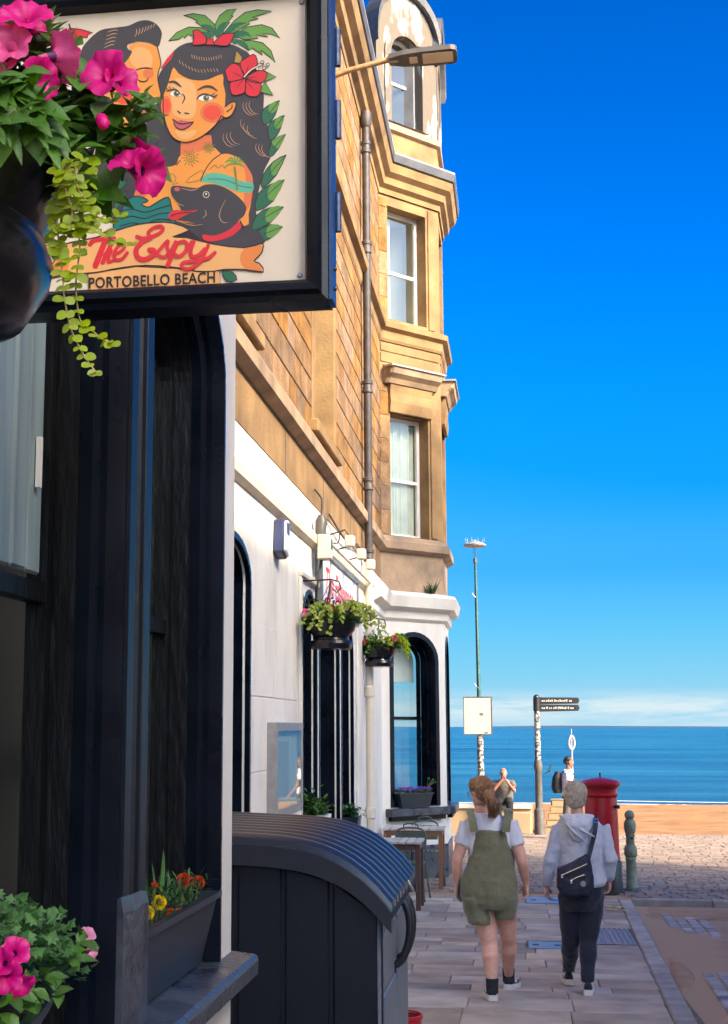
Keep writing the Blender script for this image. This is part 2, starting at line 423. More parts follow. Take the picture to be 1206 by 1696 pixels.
def thing(name, loc, label, cat, group=None, rz=0.0):
    o = bpy.data.objects.new(name, None); col.objects.link(o)
    o.location = loc; o.rotation_euler.z = rz
    o.empty_display_size = 0.1
    return tag(o, label, cat, group)
def tag(o, label=None, cat=None, group=None, kind=None):
    if label: o['label'] = label
    if cat: o['category'] = cat
    if group: o['group'] = group
    if kind: o['kind'] = kind
    return o
def inst(src, name, parent, loc, rot=None, scale=None):
    o = bpy.data.objects.new(name, src); col.objects.link(o)
    o.parent = parent; o.location = loc
    if rot is not None: o.rotation_euler = rot
    if scale is not None: o.scale = scale
    return o
def smooth_path(pts, n=6, closed=False):
    """Catmull-Rom through 2D or 3D points"""
    P = [Vector(p) for p in pts]; out = []; m = len(P)
    for i in range(m if closed else m - 1):
        p1, p2 = P[i], P[(i + 1) % m]
        p0 = P[i - 1] if (closed or i > 0) else p1
        p3 = P[(i + 2) % m] if (closed or i + 2 < m) else p2
        for k in range(n):
            t = k / n
            out.append(0.5 * ((2 * p1) + (p2 - p0) * t + (2 * p0 - 5 * p1 + 4 * p2 - p3) * t * t + (3 * p1 - p0 - 3 * p2 + p3) * t ** 3))
    if not closed: out.append(P[-1])
    return out
# ================================================================== THE SETTING: ground, pavement, road, promenade, beach, sea
def brush_nodes(name): return MATS[name].node_tree
rnd = random.Random(11)
def sheet(name, x0, x1, y0, y1, zf, nx, ny, mname, jit=0.0, kind='structure', smooth=True, par=None):
    mb = MB(); vs = []; fs = []
    for j in range(ny + 1):
        for i in range(nx + 1):
            X = x0 + (x1 - x0) * i / nx; Y = y0 + (y1 - y0) * j / ny
            vs.append((X, Y, zf(X, Y) + (rnd.uniform(-jit, jit) if jit else 0)))
    for j in range(ny):
        for i in range(nx):
            a = j * (nx + 1) + i; fs.append((a, a + 1, a + nx + 2, a + nx + 1))
    mb.add(vs, fs)
    o = mb.build(name, mname, smooth='all' if smooth else False)
    if kind: tag(o, kind=kind)
    return o

sheet('ground', -60, 70, -40, 34, lambda X, Y: gz(Y) - (0.25 if X > 1.5 else 0.02), 130, 4, 'bedding')
# kerb line of the near footway
def kerbx(Y): return 1.16 + (Y - 10) * 0.026
sheet('road', 1.2, 9.5, -40, 18.35, lambda X, Y: gz(Y) - 0.075 + 0.012 * math.sin(X * 1.3 + Y * .4), 24, 60, 'asphalt')

# sand trodden and washed into the tarmac, thickest along the gutter and at the road end
nt = MATS['asphalt'].node_tree; n, l = nt.nodes, nt.links; b = n['Principled BSDF']
src = b.inputs['Base Color'].links[0].from_socket
tcn = n.new('ShaderNodeTexCoord'); sx_ = n.new('ShaderNodeSeparateXYZ'); l.new(tcn.outputs['Object'], sx_.inputs[0])
nzz = n.new('ShaderNodeTexNoise'); nzz.inputs['Scale'].default_value = 1.3; nzz.inputs['Detail'].default_value = 8; nzz.inputs['Roughness'].default_value = .65; l.new(tcn.outputs['Object'], nzz.inputs['Vector'])
ma = n.new('ShaderNodeMapRange'); ma.inputs['From Min'].default_value, ma.inputs['From Max'].default_value = 2.9, 1.3; l.new(sx_.outputs['X'], ma.inputs['Value'])
mc_ = n.new('ShaderNodeMapRange'); mc_.inputs['From Min'].default_value, mc_.inputs['From Max'].default_value = 15.8, 18.0; l.new(sx_.outputs['Y'], mc_.inputs['Value'])
mx_ = n.new('ShaderNodeMath'); mx_.operation = 'MAXIMUM'; l.new(ma.outputs[0], mx_.inputs[0]); l.new(mc_.outputs[0], mx_.inputs[1])
ad = n.new('ShaderNodeMath'); ad.operation = 'ADD'; l.new(mx_.outputs[0], ad.inputs[0]); l.new(nzz.outputs['Fac'], ad.inputs[1])
fr = n.new('ShaderNodeMapRange'); fr.inputs['From Min'].default_value, fr.inputs['From Max'].default_value = .62, 1.15; l.new(ad.outputs[0], fr.inputs['Value'])
mxx = n.new('ShaderNodeMixRGB'); l.new(fr.outputs[0], mxx.inputs['Fac']); l.new(src, mxx.inputs['Color1']); mxx.inputs['Color2'].default_value = (.41, .285, .175, 1); l.new(mxx.outputs[0], b.inputs['Base Color'])
# flagstones, each its own piece, laid in courses across the footway
pav = sheet('pavement', -4.2, 1.2, -6, 18.6, lambda X, Y: gz(Y) - 0.012, 2, 4, 'bedding')
tag(pav, kind='structure')
slab_meshes = {}
def slab_mesh(w, d, k):
    key = (round(w, 2), round(d, 2), k)
    if key not in slab_meshes:
        mb = MB(); r2 = random.Random(hash(key) % 9999)
        g = 0.004
        j = lambda: r2.uniform(-0.003, 0.003)
        b = 0.006
        q = [(-w / 2 + g + j(), -d / 2 + g + j()), (w / 2 - g + j(), -d / 2 + g + j()), (w / 2 - g + j(), d / 2 - g + j()), (-w / 2 + g + j(), d / 2 - g + j())]
        cx = sum(p[0] for p in q) / 4; cy_ = sum(p[1] for p in q) / 4
        ins = [(cx + (p[0] - cx) * (1 - 2 * b / w), cy_ + (p[1] - cy_) * (1 - 2 * b / d)) for p in q]
        mb.loft([[(x, y, -0.04) for x, y in q], [(x, y, -0.005) for x, y in q], [(x, y, 0.0) for x, y in ins]])
        o = mb.build('flagstone', 'slab', local=True); me = o.data
        bpy.data.objects.remove(o); slab_meshes[key] = me
    return slab_meshes[key]
Y = 6.2; ci = 0
GRATE = (0.42, 1.12, 14.05, 15.25)     # space kept free for the ribbed cover
while Y < 18.55:
    near = Y < 10.7
    d = rnd.choice((0.48, 0.6, 0.66)) if near else rnd.choice((0.28, 0.32, 0.36, 0.42, 0.46))
    d = min(d, 18.6 - Y)
    if d < 0.12: break
    xe = kerbx(Y + d / 2) - 0.155
    X = -1.92 + (rnd.uniform(0, .3) if ci % 2 else 0)
    if X > -1.9:
        w = X + 1.92; inst(slab_mesh(round(w, 2), d, 0), 'flagstone', pav, (-1.92 + w / 2, Y + d / 2, gz(Y + d / 2)), (math.atan(SLOPE), 0, 0))
    while X < xe - 0.02:
        w = rnd.choice((0.75, 0.9, 1.1)) if near else rnd.choice((0.36, 0.45, 0.55, 0.62, 0.8))
        if xe - (X + w) < 0.25: w = xe - X
        w = round(w, 2)
        cxx, cyy = X + w / 2, Y + d / 2
        X += w
        if GRATE[0] - .05 < cxx < GRATE[1] + .05 and GRATE[2] < cyy < GRATE[3]: continue
        inst(slab_mesh(w, round(d, 2), rnd.randint(0, 1)), 'flagstone', pav, (cxx, cyy, gz(cyy) + rnd.uniform(-0.004, 0.004)),
             (math.atan(SLOPE) + rnd.uniform(-.006, .006), rnd.uniform(-.005, .005), rnd.uniform(-.004, .004)))
    Y += d; ci += 1

# kerb stones along the road and across its end
kerb = bpy.data.objects.new('kerb', None); col.objects.link(kerb); tag(kerb, kind='structure'); kerb.location = (1.3, 12, gz(12))
def kerb_stone(p, q, w=0.15, h=0.2):
    p, q = Vector(p), Vector(q); t = (q - p); L = t.length; t.normalize(); nrm = Vector((t.y, -t.x, 0)).normalized()
    c = (p + q) / 2 + nrm * (-w / 2) + Vector((0, 0, -h / 2 + rnd.uniform(-.006, .004)))
    mb = MB().obox(c, t * (L / 2 - 0.005), nrm * (w / 2), Vector((0, 0, h / 2)))
    return mb.build('kerb_stone', 'kerb_stone', kerb, loc=tuple(c - kerb.location), bevel=0.012)
Y = 6.0
while Y < 18.3:
    L = rnd.uniform(0.55, 0.95); y2 = min(Y + L, 18.35)
    kerb_stone((kerbx(Y), Y, gz(Y) + .006), (kerbx(y2), y2, gz(y2) + .006)); Y = y2
X = kerbx(18.35) + .005
while X < 9.2:
    L = rnd.uniform(0.7, 1.1)
    kerb_stone((X, 18.36 + .0 * X, gz(18.4) + .01), (X + L, 18.36, gz(18.4) + .01), w=0.16); X += L

# gutter setts, half lost in blown sand
gut = bpy.data.objects.new('gutter', None); col.objects.link(gut); tag(gut, kind='structure'); gut.location = (1.6, 12, gz(12))
mbs = MB().loft([[(-.052, -.11, -.05), (.052, -.11, -.05), (.052, .11, -.05), (-.052, .11, -.05)], [(-.054, -.112, 0), (.054, -.112, 0), (.054, .112, 0), (-.054, .112, 0)],
                 [(-.044, -.10, .012), (.044, -.10, .012), (.044, .10, .012), (-.044, .10, .012)]])
so = mbs.build('gutter_sett', 'setts', local=True); sett_me = so.data; bpy.data.objects.remove(so)
for k in range(4):
    Y = 8.2 + 0.06 * k
    while Y < 17.6:
        X = kerbx(Y) + 0.34 + k * 0.122
        s1 = math.sin(Y * 1.15 + 1.0) + 0.35 * math.sin(Y * 3.1 + k)
        if s1 > -0.15 and not (k == 0 and s1 < .3):
            inst(sett_me, 'gutter_sett', gut, Vector((X, Y, gz(Y) - 0.066 + rnd.uniform(-.006, .004))) - gut.location, (math.atan(SLOPE), rnd.uniform(-.02, .02), rnd.uniform(-.03, .03)), (rnd.uniform(.9, 1.02), rnd.uniform(.85, 1.02), 1))
        Y += rnd.uniform(.225, .24)

# drifted sand along the gutter and at the road end
def drift(pts, z=0.0, dome=0.03, seed=1):
    r3 = random.Random(seed); pts = smooth_path([(p[0], p[1], 0) for p in pts], 5, True)
    c = sum((Vector(p) for p in pts), Vector()) / len(pts)
    rings = []
    for f, h in ((1.0, 0), (.8, .45), (.5, .8), (.2, 1.0)):
        rings.append([(c.x + (p.x - c.x) * f * (1 + r3.uniform(-.06, .06)), c.y + (p.y - c.y) * f * (1 + r3.uniform(-.04, .04)), 0) for p in pts])
        rings[-1] = [(x, y, gz(y) - 0.075 + z + dome * h) for x, y, _ in rings[-1]]
    mb = MB().loft(rings, cap=False); n = len(pts); o = len(mb.v) - n
    mb.f.append(tuple(range(o, o + n))); mb.m.append(0)
    o = mb.build('drifted_sand', 'drift_sand', smooth='all'); tag(o, kind='stuff')
    tag(o, 'blown beach sand lying along the gutter and road edge', 'sand', 'patches of blown sand')
    return o
drift([(1.22, 11.7), (1.36, 12.0), (1.46, 12.6), (1.44, 13.4), (1.38, 13.9), (1.31, 13.3), (1.24, 12.4)], dome=.03, seed=3)
drift([(1.45, 16.7), (2.2, 16.9), (3.4, 17.4), (4.8, 17.3), (5.6, 17.9), (4.2, 18.25), (2.4, 18.25), (1.5, 18.2)], dome=.045, seed=4)
drift([(1.15, 8.2), (1.5, 8.4), (1.55, 9.5), (1.35, 10.2), (1.18, 9.6)], dome=.03, seed=7)

# service covers let into the footway
def cover(px0, py0, px1, py1, name, m, label, ribs=0):
    a, b = atG(px0, py1), atG(px1, py0)
    x0, x1, y0, y1 = a.x, b.x if not ribs else max(b.x, a.x + .3), a.y, b.y
    root = thing(name, ((x0 + x1) / 2, (y0 + y1) / 2, gz((y0 + y1) / 2)), label, 'cover')
    def zz(x, y): return gz(y)
    mb = MB(); z = 0.004
    mb.add([(x0, y0, gz(y0) - .03), (x1, y0, gz(y0) - .03), (x1, y1, gz(y1) - .03), (x0, y1, gz(y1) - .03), (x0, y0, gz(y0) + z), (x1, y0, gz(y0) + z), (x1, y1, gz(y1) + z), (x0, y1, gz(y1) + z)],
           [(3, 2, 1, 0), (4, 5, 6, 7), (0, 1, 5, 4), (1, 2, 6, 5), (2, 3, 7, 6), (3, 0, 4, 7)])
    mb.build('plate', m, root)
    if not ribs:
        f = MB()
        for (u0, u1, v0, v1) in ((x0 - .02, x0, y0 - .02, y1 + .02), (x1, x1 + .02, y0 - .02, y1 + .02), (x0, x1, y0 - .02, y0), (x0, x1, y1, y1 + .02)):
            f.add([(u0, v0, gz(v0) + .007), (u1, v0, gz(v0) + .007), (u1, v1, gz(v1) + .007), (u0, v1, gz(v1) + .007)], [(0, 1, 2, 3)])
        f.build('frame', 'pole_grey', root)
        for sx in (.2, .8):
            cx = x0 + (x1 - x0) * sx; cyy = (y0 + y1) / 2
            MB().box(cx - .03, cx + .03, cyy - .03, cyy + .03, gz(cyy) + .003, gz(cyy) + .009).build('lifting_eye', 'iron_black', root)
    return root, (x0, x1, y0, y1)
cover(876, 1561, 934, 1571, 'service_cover', 'plate_metal', 'pale metal service cover plate beside the ribbed tactile panel')
cover(872, 1487, 930, 1496, 'service_cover', 'plate_metal', 'pale metal service cover plate in the flagstones near the pillar box')
root = thing('ribbed_cover', (0.77, 14.65, gz(14.65)), 'ribbed grey rectangular panel set into the flagstones beside the kerb', 'cover')
x0, x1, y0, y1 = GRATE
x0, x1 = .44, 1.10
MB().add([(x0, y0, gz(y0) - .003), (x1, y0, gz(y0) - .003), (x1, y1, gz(y1) - .003), (x0, y1, gz(y1) - .003)], [(0, 1, 2, 3)]).build('plate', 'grating', root)
for k in range(13):
    X = x0 + .03 + k * .05
    MB().add([(X, y0, gz(y0) - .003), (X + .026, y0, gz(y0) - .003), (X + .026, y1, gz(y1) - .003), (X, y1, gz(y1) - .003), (X + .004, y0 + .01, gz(y0) + .010), (X + .022, y0 + .01, gz(y0) + .010), (X + .022, y1 - .01, gz(y1) + .010), (X + .004, y1 - .01, gz(y1) + .010)],
             [(3, 2, 1, 0), (4, 5, 6, 7), (0, 1, 5, 4), (1, 2, 6, 5), (2, 3, 7, 6), (3, 0, 4, 7)]).build('rib', 'grating', root)

# yellow chalk mark sprayed on the flags
mbc = MB(); r4 = random.Random(5)
c0 = atG(1025, 1505)
for k in range(7):  # shell coloured darker than the ribs to put shade in the gaps
    x, y = c0.x + r4.uniform(-.16, .14), c0.y + r4.uniform(-.3, .3)
    pts = [(x + r4.uniform(.03, .06) * math.cos(a), y + r4.uniform(.04, .09) * math.sin(a)) for a in (j * 1.047 for j in range(6))]
    mbc.add([(px, py, gz(py) + .009) for px, py in pts], [tuple(range(6))])
tag(mbc.build('paint_mark', 'chalk_yellow', loc=(c0.x, c0.y, gz(c0.y))), 'small yellow paint mark on the flagstones near the kerb corner', 'paint mark')

# promenade of stone setts, shaded then sunlit, each sett a raised block
pm = MB(); rp = random.Random(21)
Y = 18.62; row = 0
while Y < 33.8:
    d = 0.22 if Y < 26 else 0.30
    X = -4.6 + (0.13 if row % 2 else 0)
    xmax = 1.9 + Y * .17
    while X < xmax:
        w = rp.uniform(.17, .27) if Y < 26 else rp.uniform(.26, .4)
        if not (X < kerbx(18.3) and Y < 18.9):
            t = rp.uniform(-.006, .005); za = gz(Y); zb = gz(Y + d)
            g = .004; b = .012
            q = [(X + g, Y + g), (X + w - g, Y + g), (X + w - g, Y + d - g), (X + g, Y + d - g)]
            i_ = [(X + b + g, Y + b + g), (X + w - b - g, Y + b + g), (X + w - b - g, Y + d - b - g), (X + b + g, Y + d - b - g)]
            pm.add([(x, y, gz(y) - .03) for x, y in q] + [(x, y, gz(y) + .012 + t) for x, y in i_],
                   [(0, 1, 5, 4), (1, 2, 6, 5), (2, 3, 7, 6), (3, 0, 4, 7), (4, 5, 6, 7)], 0 if rp.random() < .6 else 1)
        X += w
    Y += d; row += 1
mat('sett_a', (0.235, 0.175, 0.13), 0.75, 0.25, 3.0, bump=0.3, bscale=40)
mat('sett_b', (0.285, 0.21, 0.15), 0.75, 0.25, 3.0, bump=0.3, bscale=40)
prom = pm.build('promenade', ['sett_a', 'sett_b']); tag(prom, kind='stuff'); tag(prom, 'grey stone setts paving the promenade at the street end', 'paving')
sheet('promenade_bed', -40, 60, 18.45, 34.0, lambda X, Y: gz(Y) - .012, 2, 6, 'drift_sand')

# beach and sea
SEA = -2.62
def beachz(X, Y):
    t = (Y - 33.6) / (82 - 33.6)
    return -0.74 + (SEA + 0.02 + 0.74) * t + (0.10 * math.sin(X * .9 + Y * .6) * math.sin(Y * .45 - X * .3) + .05 * math.sin(X * 2.3) * math.sin(Y * 1.9)) * max(0, min(1, t * 8, (1 - t) * 3))
sheet('beach', -60, 90, 33.6, 100, beachz, 260, 220, 'sand', jit=0.04)
# sea: its own material with wind ripples
m = mat('sea_water', (0.004, 0.058, 0.150), 0.25, 0.15, 0.02, spec=0.16)
nt = m.node_tree; n, l = nt.nodes, nt.links
b = n['Principled BSDF']
tcn = n.new('ShaderNodeTexCoord'); mp = n.new('ShaderNodeMapping'); mp.inputs['Scale'].default_value = (0.22, 0.9, 1)
l.new(tcn.outputs['Object'], mp.inputs[0])
t1 = n.new('ShaderNodeTexNoise'); t1.inputs['Scale'].default_value = 1.1; t1.inputs['Detail'].default_value = 8; t1.inputs['Roughness'].default_value = .62
l.new(mp.outputs[0], t1.inputs['Vector'])
bp = n.new('ShaderNodeBump'); bp.inputs['Strength'].default_value = 1.0; bp.inputs['Distance'].default_value = 0.9
# long wind streaks in the water's own colour
mp2 = n.new('ShaderNodeMapping'); mp2.inputs['Scale'].default_value = (0.012, 0.055, 1); l.new(tcn.outputs['Object'], mp2.inputs[0])
t3 = n.new('ShaderNodeTexNoise'); t3.inputs['Scale'].default_value = 1.0; t3.inputs['Detail'].default_value = 9; t3.inputs['Roughness'].default_value = .68; l.new(mp2.outputs[0], t3.inputs['Vector'])
rp_ = n.new('ShaderNodeValToRGB'); rp_.color_ramp.elements[0].position = .38; rp_.color_ramp.elements[0].color = (0.003, 0.045, 0.105, 1); rp_.color_ramp.elements[1].position = .64; rp_.color_ramp.elements[1].color = (0.020, 0.125, 0.205, 1)
l.new(t3.outputs['Fac'], rp_.inputs[0]); l.new(rp_.outputs[0], b.inputs['Base Color'])
l.new(t1.outputs['Fac'], bp.inputs['Height']); l.new(bp.outputs[0], b.inputs['Normal'])
mb = MB()
xs = [-45000, -8000, -1500, -300, -60, 0, 60, 300, 1500, 8000, 45000]
ys = [76, 84, 95, 120, 180, 320, 700, 1800, 5000, 14000, 45000]
mb.add([(x, y, SEA) for y in ys for x in xs], [(j * 11 + i, j * 11 + i + 1, j * 11 + i + 12, j * 11 + i + 11) for j in range(10) for i in range(10)])
tag(mb.build('sea', 'sea_water'), kind='structure')
# line of surf where the water meets the sand
mat('foam', (0.55, 0.55, 0.53), 0.6, 0.1, 3, bump=.4, bscale=4)
for (yb, w, sd, x0) in ((83.0, .16, 3, -40), (86.2, .07, 9, 4), (90.6, .06, 5, 20)):
    fm = MB(); r5 = random.Random(sd); rings = []
    X = x0
    while X < 75:
        yy = yb + .7 * math.sin(X * .11 + sd) + .3 * math.sin(X * .37); ww = w * (.35 + .65 * abs(math.sin(X * .23 + sd * 2)))
        rings.append([(X, yy - ww, SEA + .01), (X, yy - ww * .3, SEA + .03), (X, yy + ww * .3, SEA + .03), (X, yy + ww, SEA + .01)]); X += 1.2
    fm.loft(rings, cap=False, closed=False)
    o = fm.build('surf', 'foam', smooth='all'); tag(o, 'thin white line of surf breaking along the sand', 'surf', kind='stuff')

# the far shore
mat('far_land', (0.022, 0.034, 0.045), 0.95, 0.2, 0.001)
hm = MB(); rings = []
for k in range(81):
    X = -9000 + 24000 * k / 80
    h = 14 + 7 * math.sin(k * .33 + 1) + 4 * math.sin(k * .9) + 34 * math.exp(-((X - 700) / 900) ** 2)
    if X > 6500: h *= max(.1, 1 - (X - 6500) / 6000)
    h = max(3, h * .55)
    rings.append([(X, 17500, SEA - 5), (X, 17900, SEA + h * .6), (X, 18800, SEA + h), (X, 20500, SEA - 5)])
hm.loft(rings, cap=False, closed=False)
tag(hm.build('hills', 'far_land', smooth='all'), kind='structure')
# ================================================================== THE TENEMENT WITH THE PUB ON ITS GROUND FLOOR
FX = -1.92
I0 = Vector((-1.92, 20.25, 0)); DIRC = Vector((math.sin(R(42)), math.cos(R(42)), 0)); NC = Vector((math.cos(R(42)), -math.sin(R(42)), 0))
LC = 1.30
C0 = I0 + DIRC * LC
D0 = C0 + Vector((0, 1.35, 0)); E0 = Vector((-2.55, D0.y + 1.15, 0))
def fn_f(u, v, w): return (FX + w, u, v)                       # facade: u along the street, w out of the wall
def fn_c(u, v, w): p = I0 + DIRC * u + NC * w; return (p.x, p.y, v)
def fn_b(u, v, w): return (C0.x + w, u, v)                     # street face of the bay
NBX = -0.93
def fn_n(u, v, w): return (NBX + w, u, v)                      # near projecting bay of the pub

bld = thing('tenement', (FX, 12, gz(12)), 'golden sandstone tenement with white painted pub front and tall canted corner bay', 'building')

def path_off(path, off):
    out = []
    for i, p in enumerate(path):
        ns = []
        for a, b in ((i - 1, i), (i, i + 1)):
            if 0 <= a and b < len(path):
                t = (path[b] - path[a]).normalized(); ns.append(Vector((t.y, -t.x, 0)))
        n = sum(ns, Vector()).normalized(); k = off / max(.3, n.dot(ns[0])); out.append(p + n * k)
    return out
FULL = [Vector((FX, 4.0, 0)), I0, C0, D0, E0, E0 + Vector((0, .6, 0))]
BAYP = [I0, C0, D0, E0]
def band(name, path, prof, mname, parent, mi=None, back=0.30):
    """a moulding run along a path; prof is a list of (projection, z)"""
    pr = [(-back, prof[0][1])] + list(prof) + [(-back, prof[-1][1])]
    offs = [path_off(path, o) for o, z in pr]
    rings = [[(offs[k][i].x, offs[k][i].y, pr[k][1]) for k in range(len(pr))] for i in range(len(path))]
    mb = MB().loft(rings)
    return mb.build(name, mname, parent, smooth=False)

# --- ground floor: white painted wall with three arched openings and a window
GF_H = 3.90
openings = [arch(8.85, 10.03, 0.75, 2.80, rise=.26), arch(12.60, 13.52, -0.35, 2.60, rise=.40), arch(13.74, 15.28, -0.35, 2.52, rise=.46), arch(15.52, 16.62, -0.35, 2.56, rise=.42)]
mb = MB(); plate(mb, rect(4.0, 20.25, -0.45, GF_H), openings, fn_f, -0.05, 0.0)
gw = mb.build('painted_wall', 'render_white', bld)
mb = MB()
for i, (u0, u1, v0, vs, rz_) in enumerate(((8.85, 10.03, .75, 2.80, .26), (12.60, 13.52, -.35, 2.60, .40), (13.74, 15.28, -.35, 2.52, .46), (15.52, 16.62, -.35, 2.56, .42))):
    for k, (ins, d0, d1) in enumerate(((0.0, -.12, -.049), (.035, -.22, -.119), (.07, -.30, -.219))):
        sm = MB(); plate(sm, rect(u0 - .12, u1 + .12, v0 - .1, vs + rz_ + .14), [arch(u0 + ins + .001, u1 - ins - .001, v0 + ins, vs, rise=rz_ - ins)], fn_f, d0, d1)
        sm.build('jamb_lining', 'black_paint', bld)
    # black edge band on the wall round the opening
    sm = MB(); plate(sm, arch(u0 - .045, u1 + .045, v0 - .002, vs, rise=rz_ + .045), [arch(u0 + .002, u1 - .002, v0 + .0005, vs, rise=rz_ - .002)], fn_f, -.03, .008)
    sm.build('opening_surround', 'black_paint', bld)
    dr = MB(); dr.prism(arch(u0 + .07, u1 - .07, v0 + .05, vs, rise=rz_ - .07), fn_f, -.34, -.29)
    d = dr.build('door' if i else 'window_board', 'black_paint', bld)
    if i:
        for (a, b_, c, e) in ((.14, .46, .25, .95), (.54, .86, .25, .95), (.14, .46, 1.15, 2.3), (.54, .86, 1.15, 2.3)):
            w = u1 - u0
            MB().box(FX - .29, FX - .272, u0 + w * a, u0 + w * b_, -.25 + c, -.25 + e).build('door_panel', 'black_paint', d, bevel=.008)
        MB().lathe([(.0, 0), (.03, 0), (.03, .03), (.0, .05)], (FX - .29, u0 + (u1 - u0) * .5 - .06, .95), 10, axis='X').build('door_knob', 'brass', d)
# painted block joints of the ground floor: shallow channels drawn as recessed ribs of thin raised panels
for (y0, y1) in ((10.10, 11.02), (11.05, 12.30)):
    z = 0.35
    for h in (.52, .55, .56, .56, .5):
        if z + h > 2.98: break
        MB().box(FX + .0005, FX + .006, y0, y1, z, z + h - .012).build('render_panel', 'render_white', gw, bevel=.004)
        z += h
# mouldings of the ground floor: painted bead, stone frieze
band('bead_moulding', [Vector((FX, 4, 0)), Vector((FX, 20.2, 0))], [(.012, 3.47), (.055, 3.50), (.06, 3.58), (.03, 3.62), (.012, 3.63)], 'pipe_cream', bld)
mb = MB(); mb.box(FX - .3, FX + .006, 4.0, 20.2, GF_H + .003, 4.306); mb.build('stone_frieze', 'sandstone_smooth', bld)
for y in (6.9, 9.2, 11.6, 14.0, 16.4, 18.4):
    MB().box(FX + .004, FX + .0095, y - .004, y + .004, GF_H + .01, 4.30).build('joint', 'slate_lead', bld)
# vertical quoin strip of the painted front beside the menu
MB().box(FX + .0005, FX + .03, 12.36, 12.46, gz(12.4), 3.10).build('pilaster_strip', 'render_white_smooth', bld, bevel=.006)
MB().box(FX + .0005, FX + .045, 12.36, 13.45, 3.10, 3.15).build('label_mould', 'pipe_cream', bld, bevel=.006)
MB().box(FX + .0005, FX + .03, 16.95, 17.6, gz(17), 3.46).build('pilaster_strip', 'render_white_smooth', bld, bevel=.008)
MB().box(FX + .0005, FX + .022, 18.75, 20.0, gz(19), 3.46).build('pilaster_strip', 'render_white_smooth', bld, bevel=.008)

# --- upper floors: ashlar on a mortar backing
ST1, ST2, EAV = (4.31, 4.56), (7.52, 7.84), 9.855
wins_f = [(8.35, 9.92), (13.28, 14.76)]
W1V, W2V = (4.72, 6.75), (7.98, 9.35)
mb = MB()
plate(mb, rect(4.0, 20.3, 4.30, 10.2), [rect(a, b, *v) for (a, b) in wins_f for v in (W1V, W2V)], fn_f, -.40, 0.0)
wall = mb.build('wall', 'mortar', bld)
ra = random.Random(31)
blk_cache = {}
def block(w, h, t=.05):
    key = (round(w, 2), round(h, 2))
    if key not in blk_cache:
        m_ = MB(); c = .009
        a = [(-.03, -w / 2, -h / 2), (-.03, w / 2, -h / 2), (-.03, w / 2, h / 2), (-.03, -w / 2, h / 2)]
        b_ = [(.006, y, z) for _, y, z in a]; d = [(.016, y * (1 - 2 * c / w), z * (1 - 2 * c / h)) for _, y, z in a]
        o = m_.loft([a, b_, d]).build('ashlar_block', 'sandstone', local=True); blk_cache[key] = o.data; bpy.data.objects.remove(o)
    return blk_cache[key]
wl0 = wloc(wall)
def lay(y0, y1, z0, z1, nrow):
    h = (z1 - z0) / nrow
    for k in range(nrow):
        Yc = y0 - (0.37 if k % 2 else 0.0); zc = z0 + h * (k + .5)
        while Yc < y1 - .02:
            w = ra.choice((.42, .5, .58, .66, .74, .9))
            a, b_ = max(Yc, y0), min(Yc + w, y1)
            Yc += w
            segs = [(a, b_)]
            for (p, q) in wins_f:
                for v in (W1V, W2V):
                    if zc + h / 2 > v[0] - .20 and zc - h / 2 < v[1] + .22:
                        ns = []
                        for (s0, s1) in segs:
                            if s1 <= p - .17 or s0 >= q + .17: ns.append((s0, s1)); continue
                            if s0 < p - .17: ns.append((s0, p - .17))
                            if s1 > q + .17: ns.append((q + .17, s1))
                        segs = ns
            for (s0, s1) in segs:
                s0, s1 = round(s0, 2), round(s1, 2)
                if s1 - s0 < .06: continue
                inst(block(s1 - s0 - .008, h - .009), 'ashlar_block', wall, Vector((FX + .001, (s0 + s1) / 2, zc)) - wl0)
lay(8.2, 20.2, ST1[1], ST2[0], 11)
lay(12.6, 20.2, ST2[1], EAV, 7)

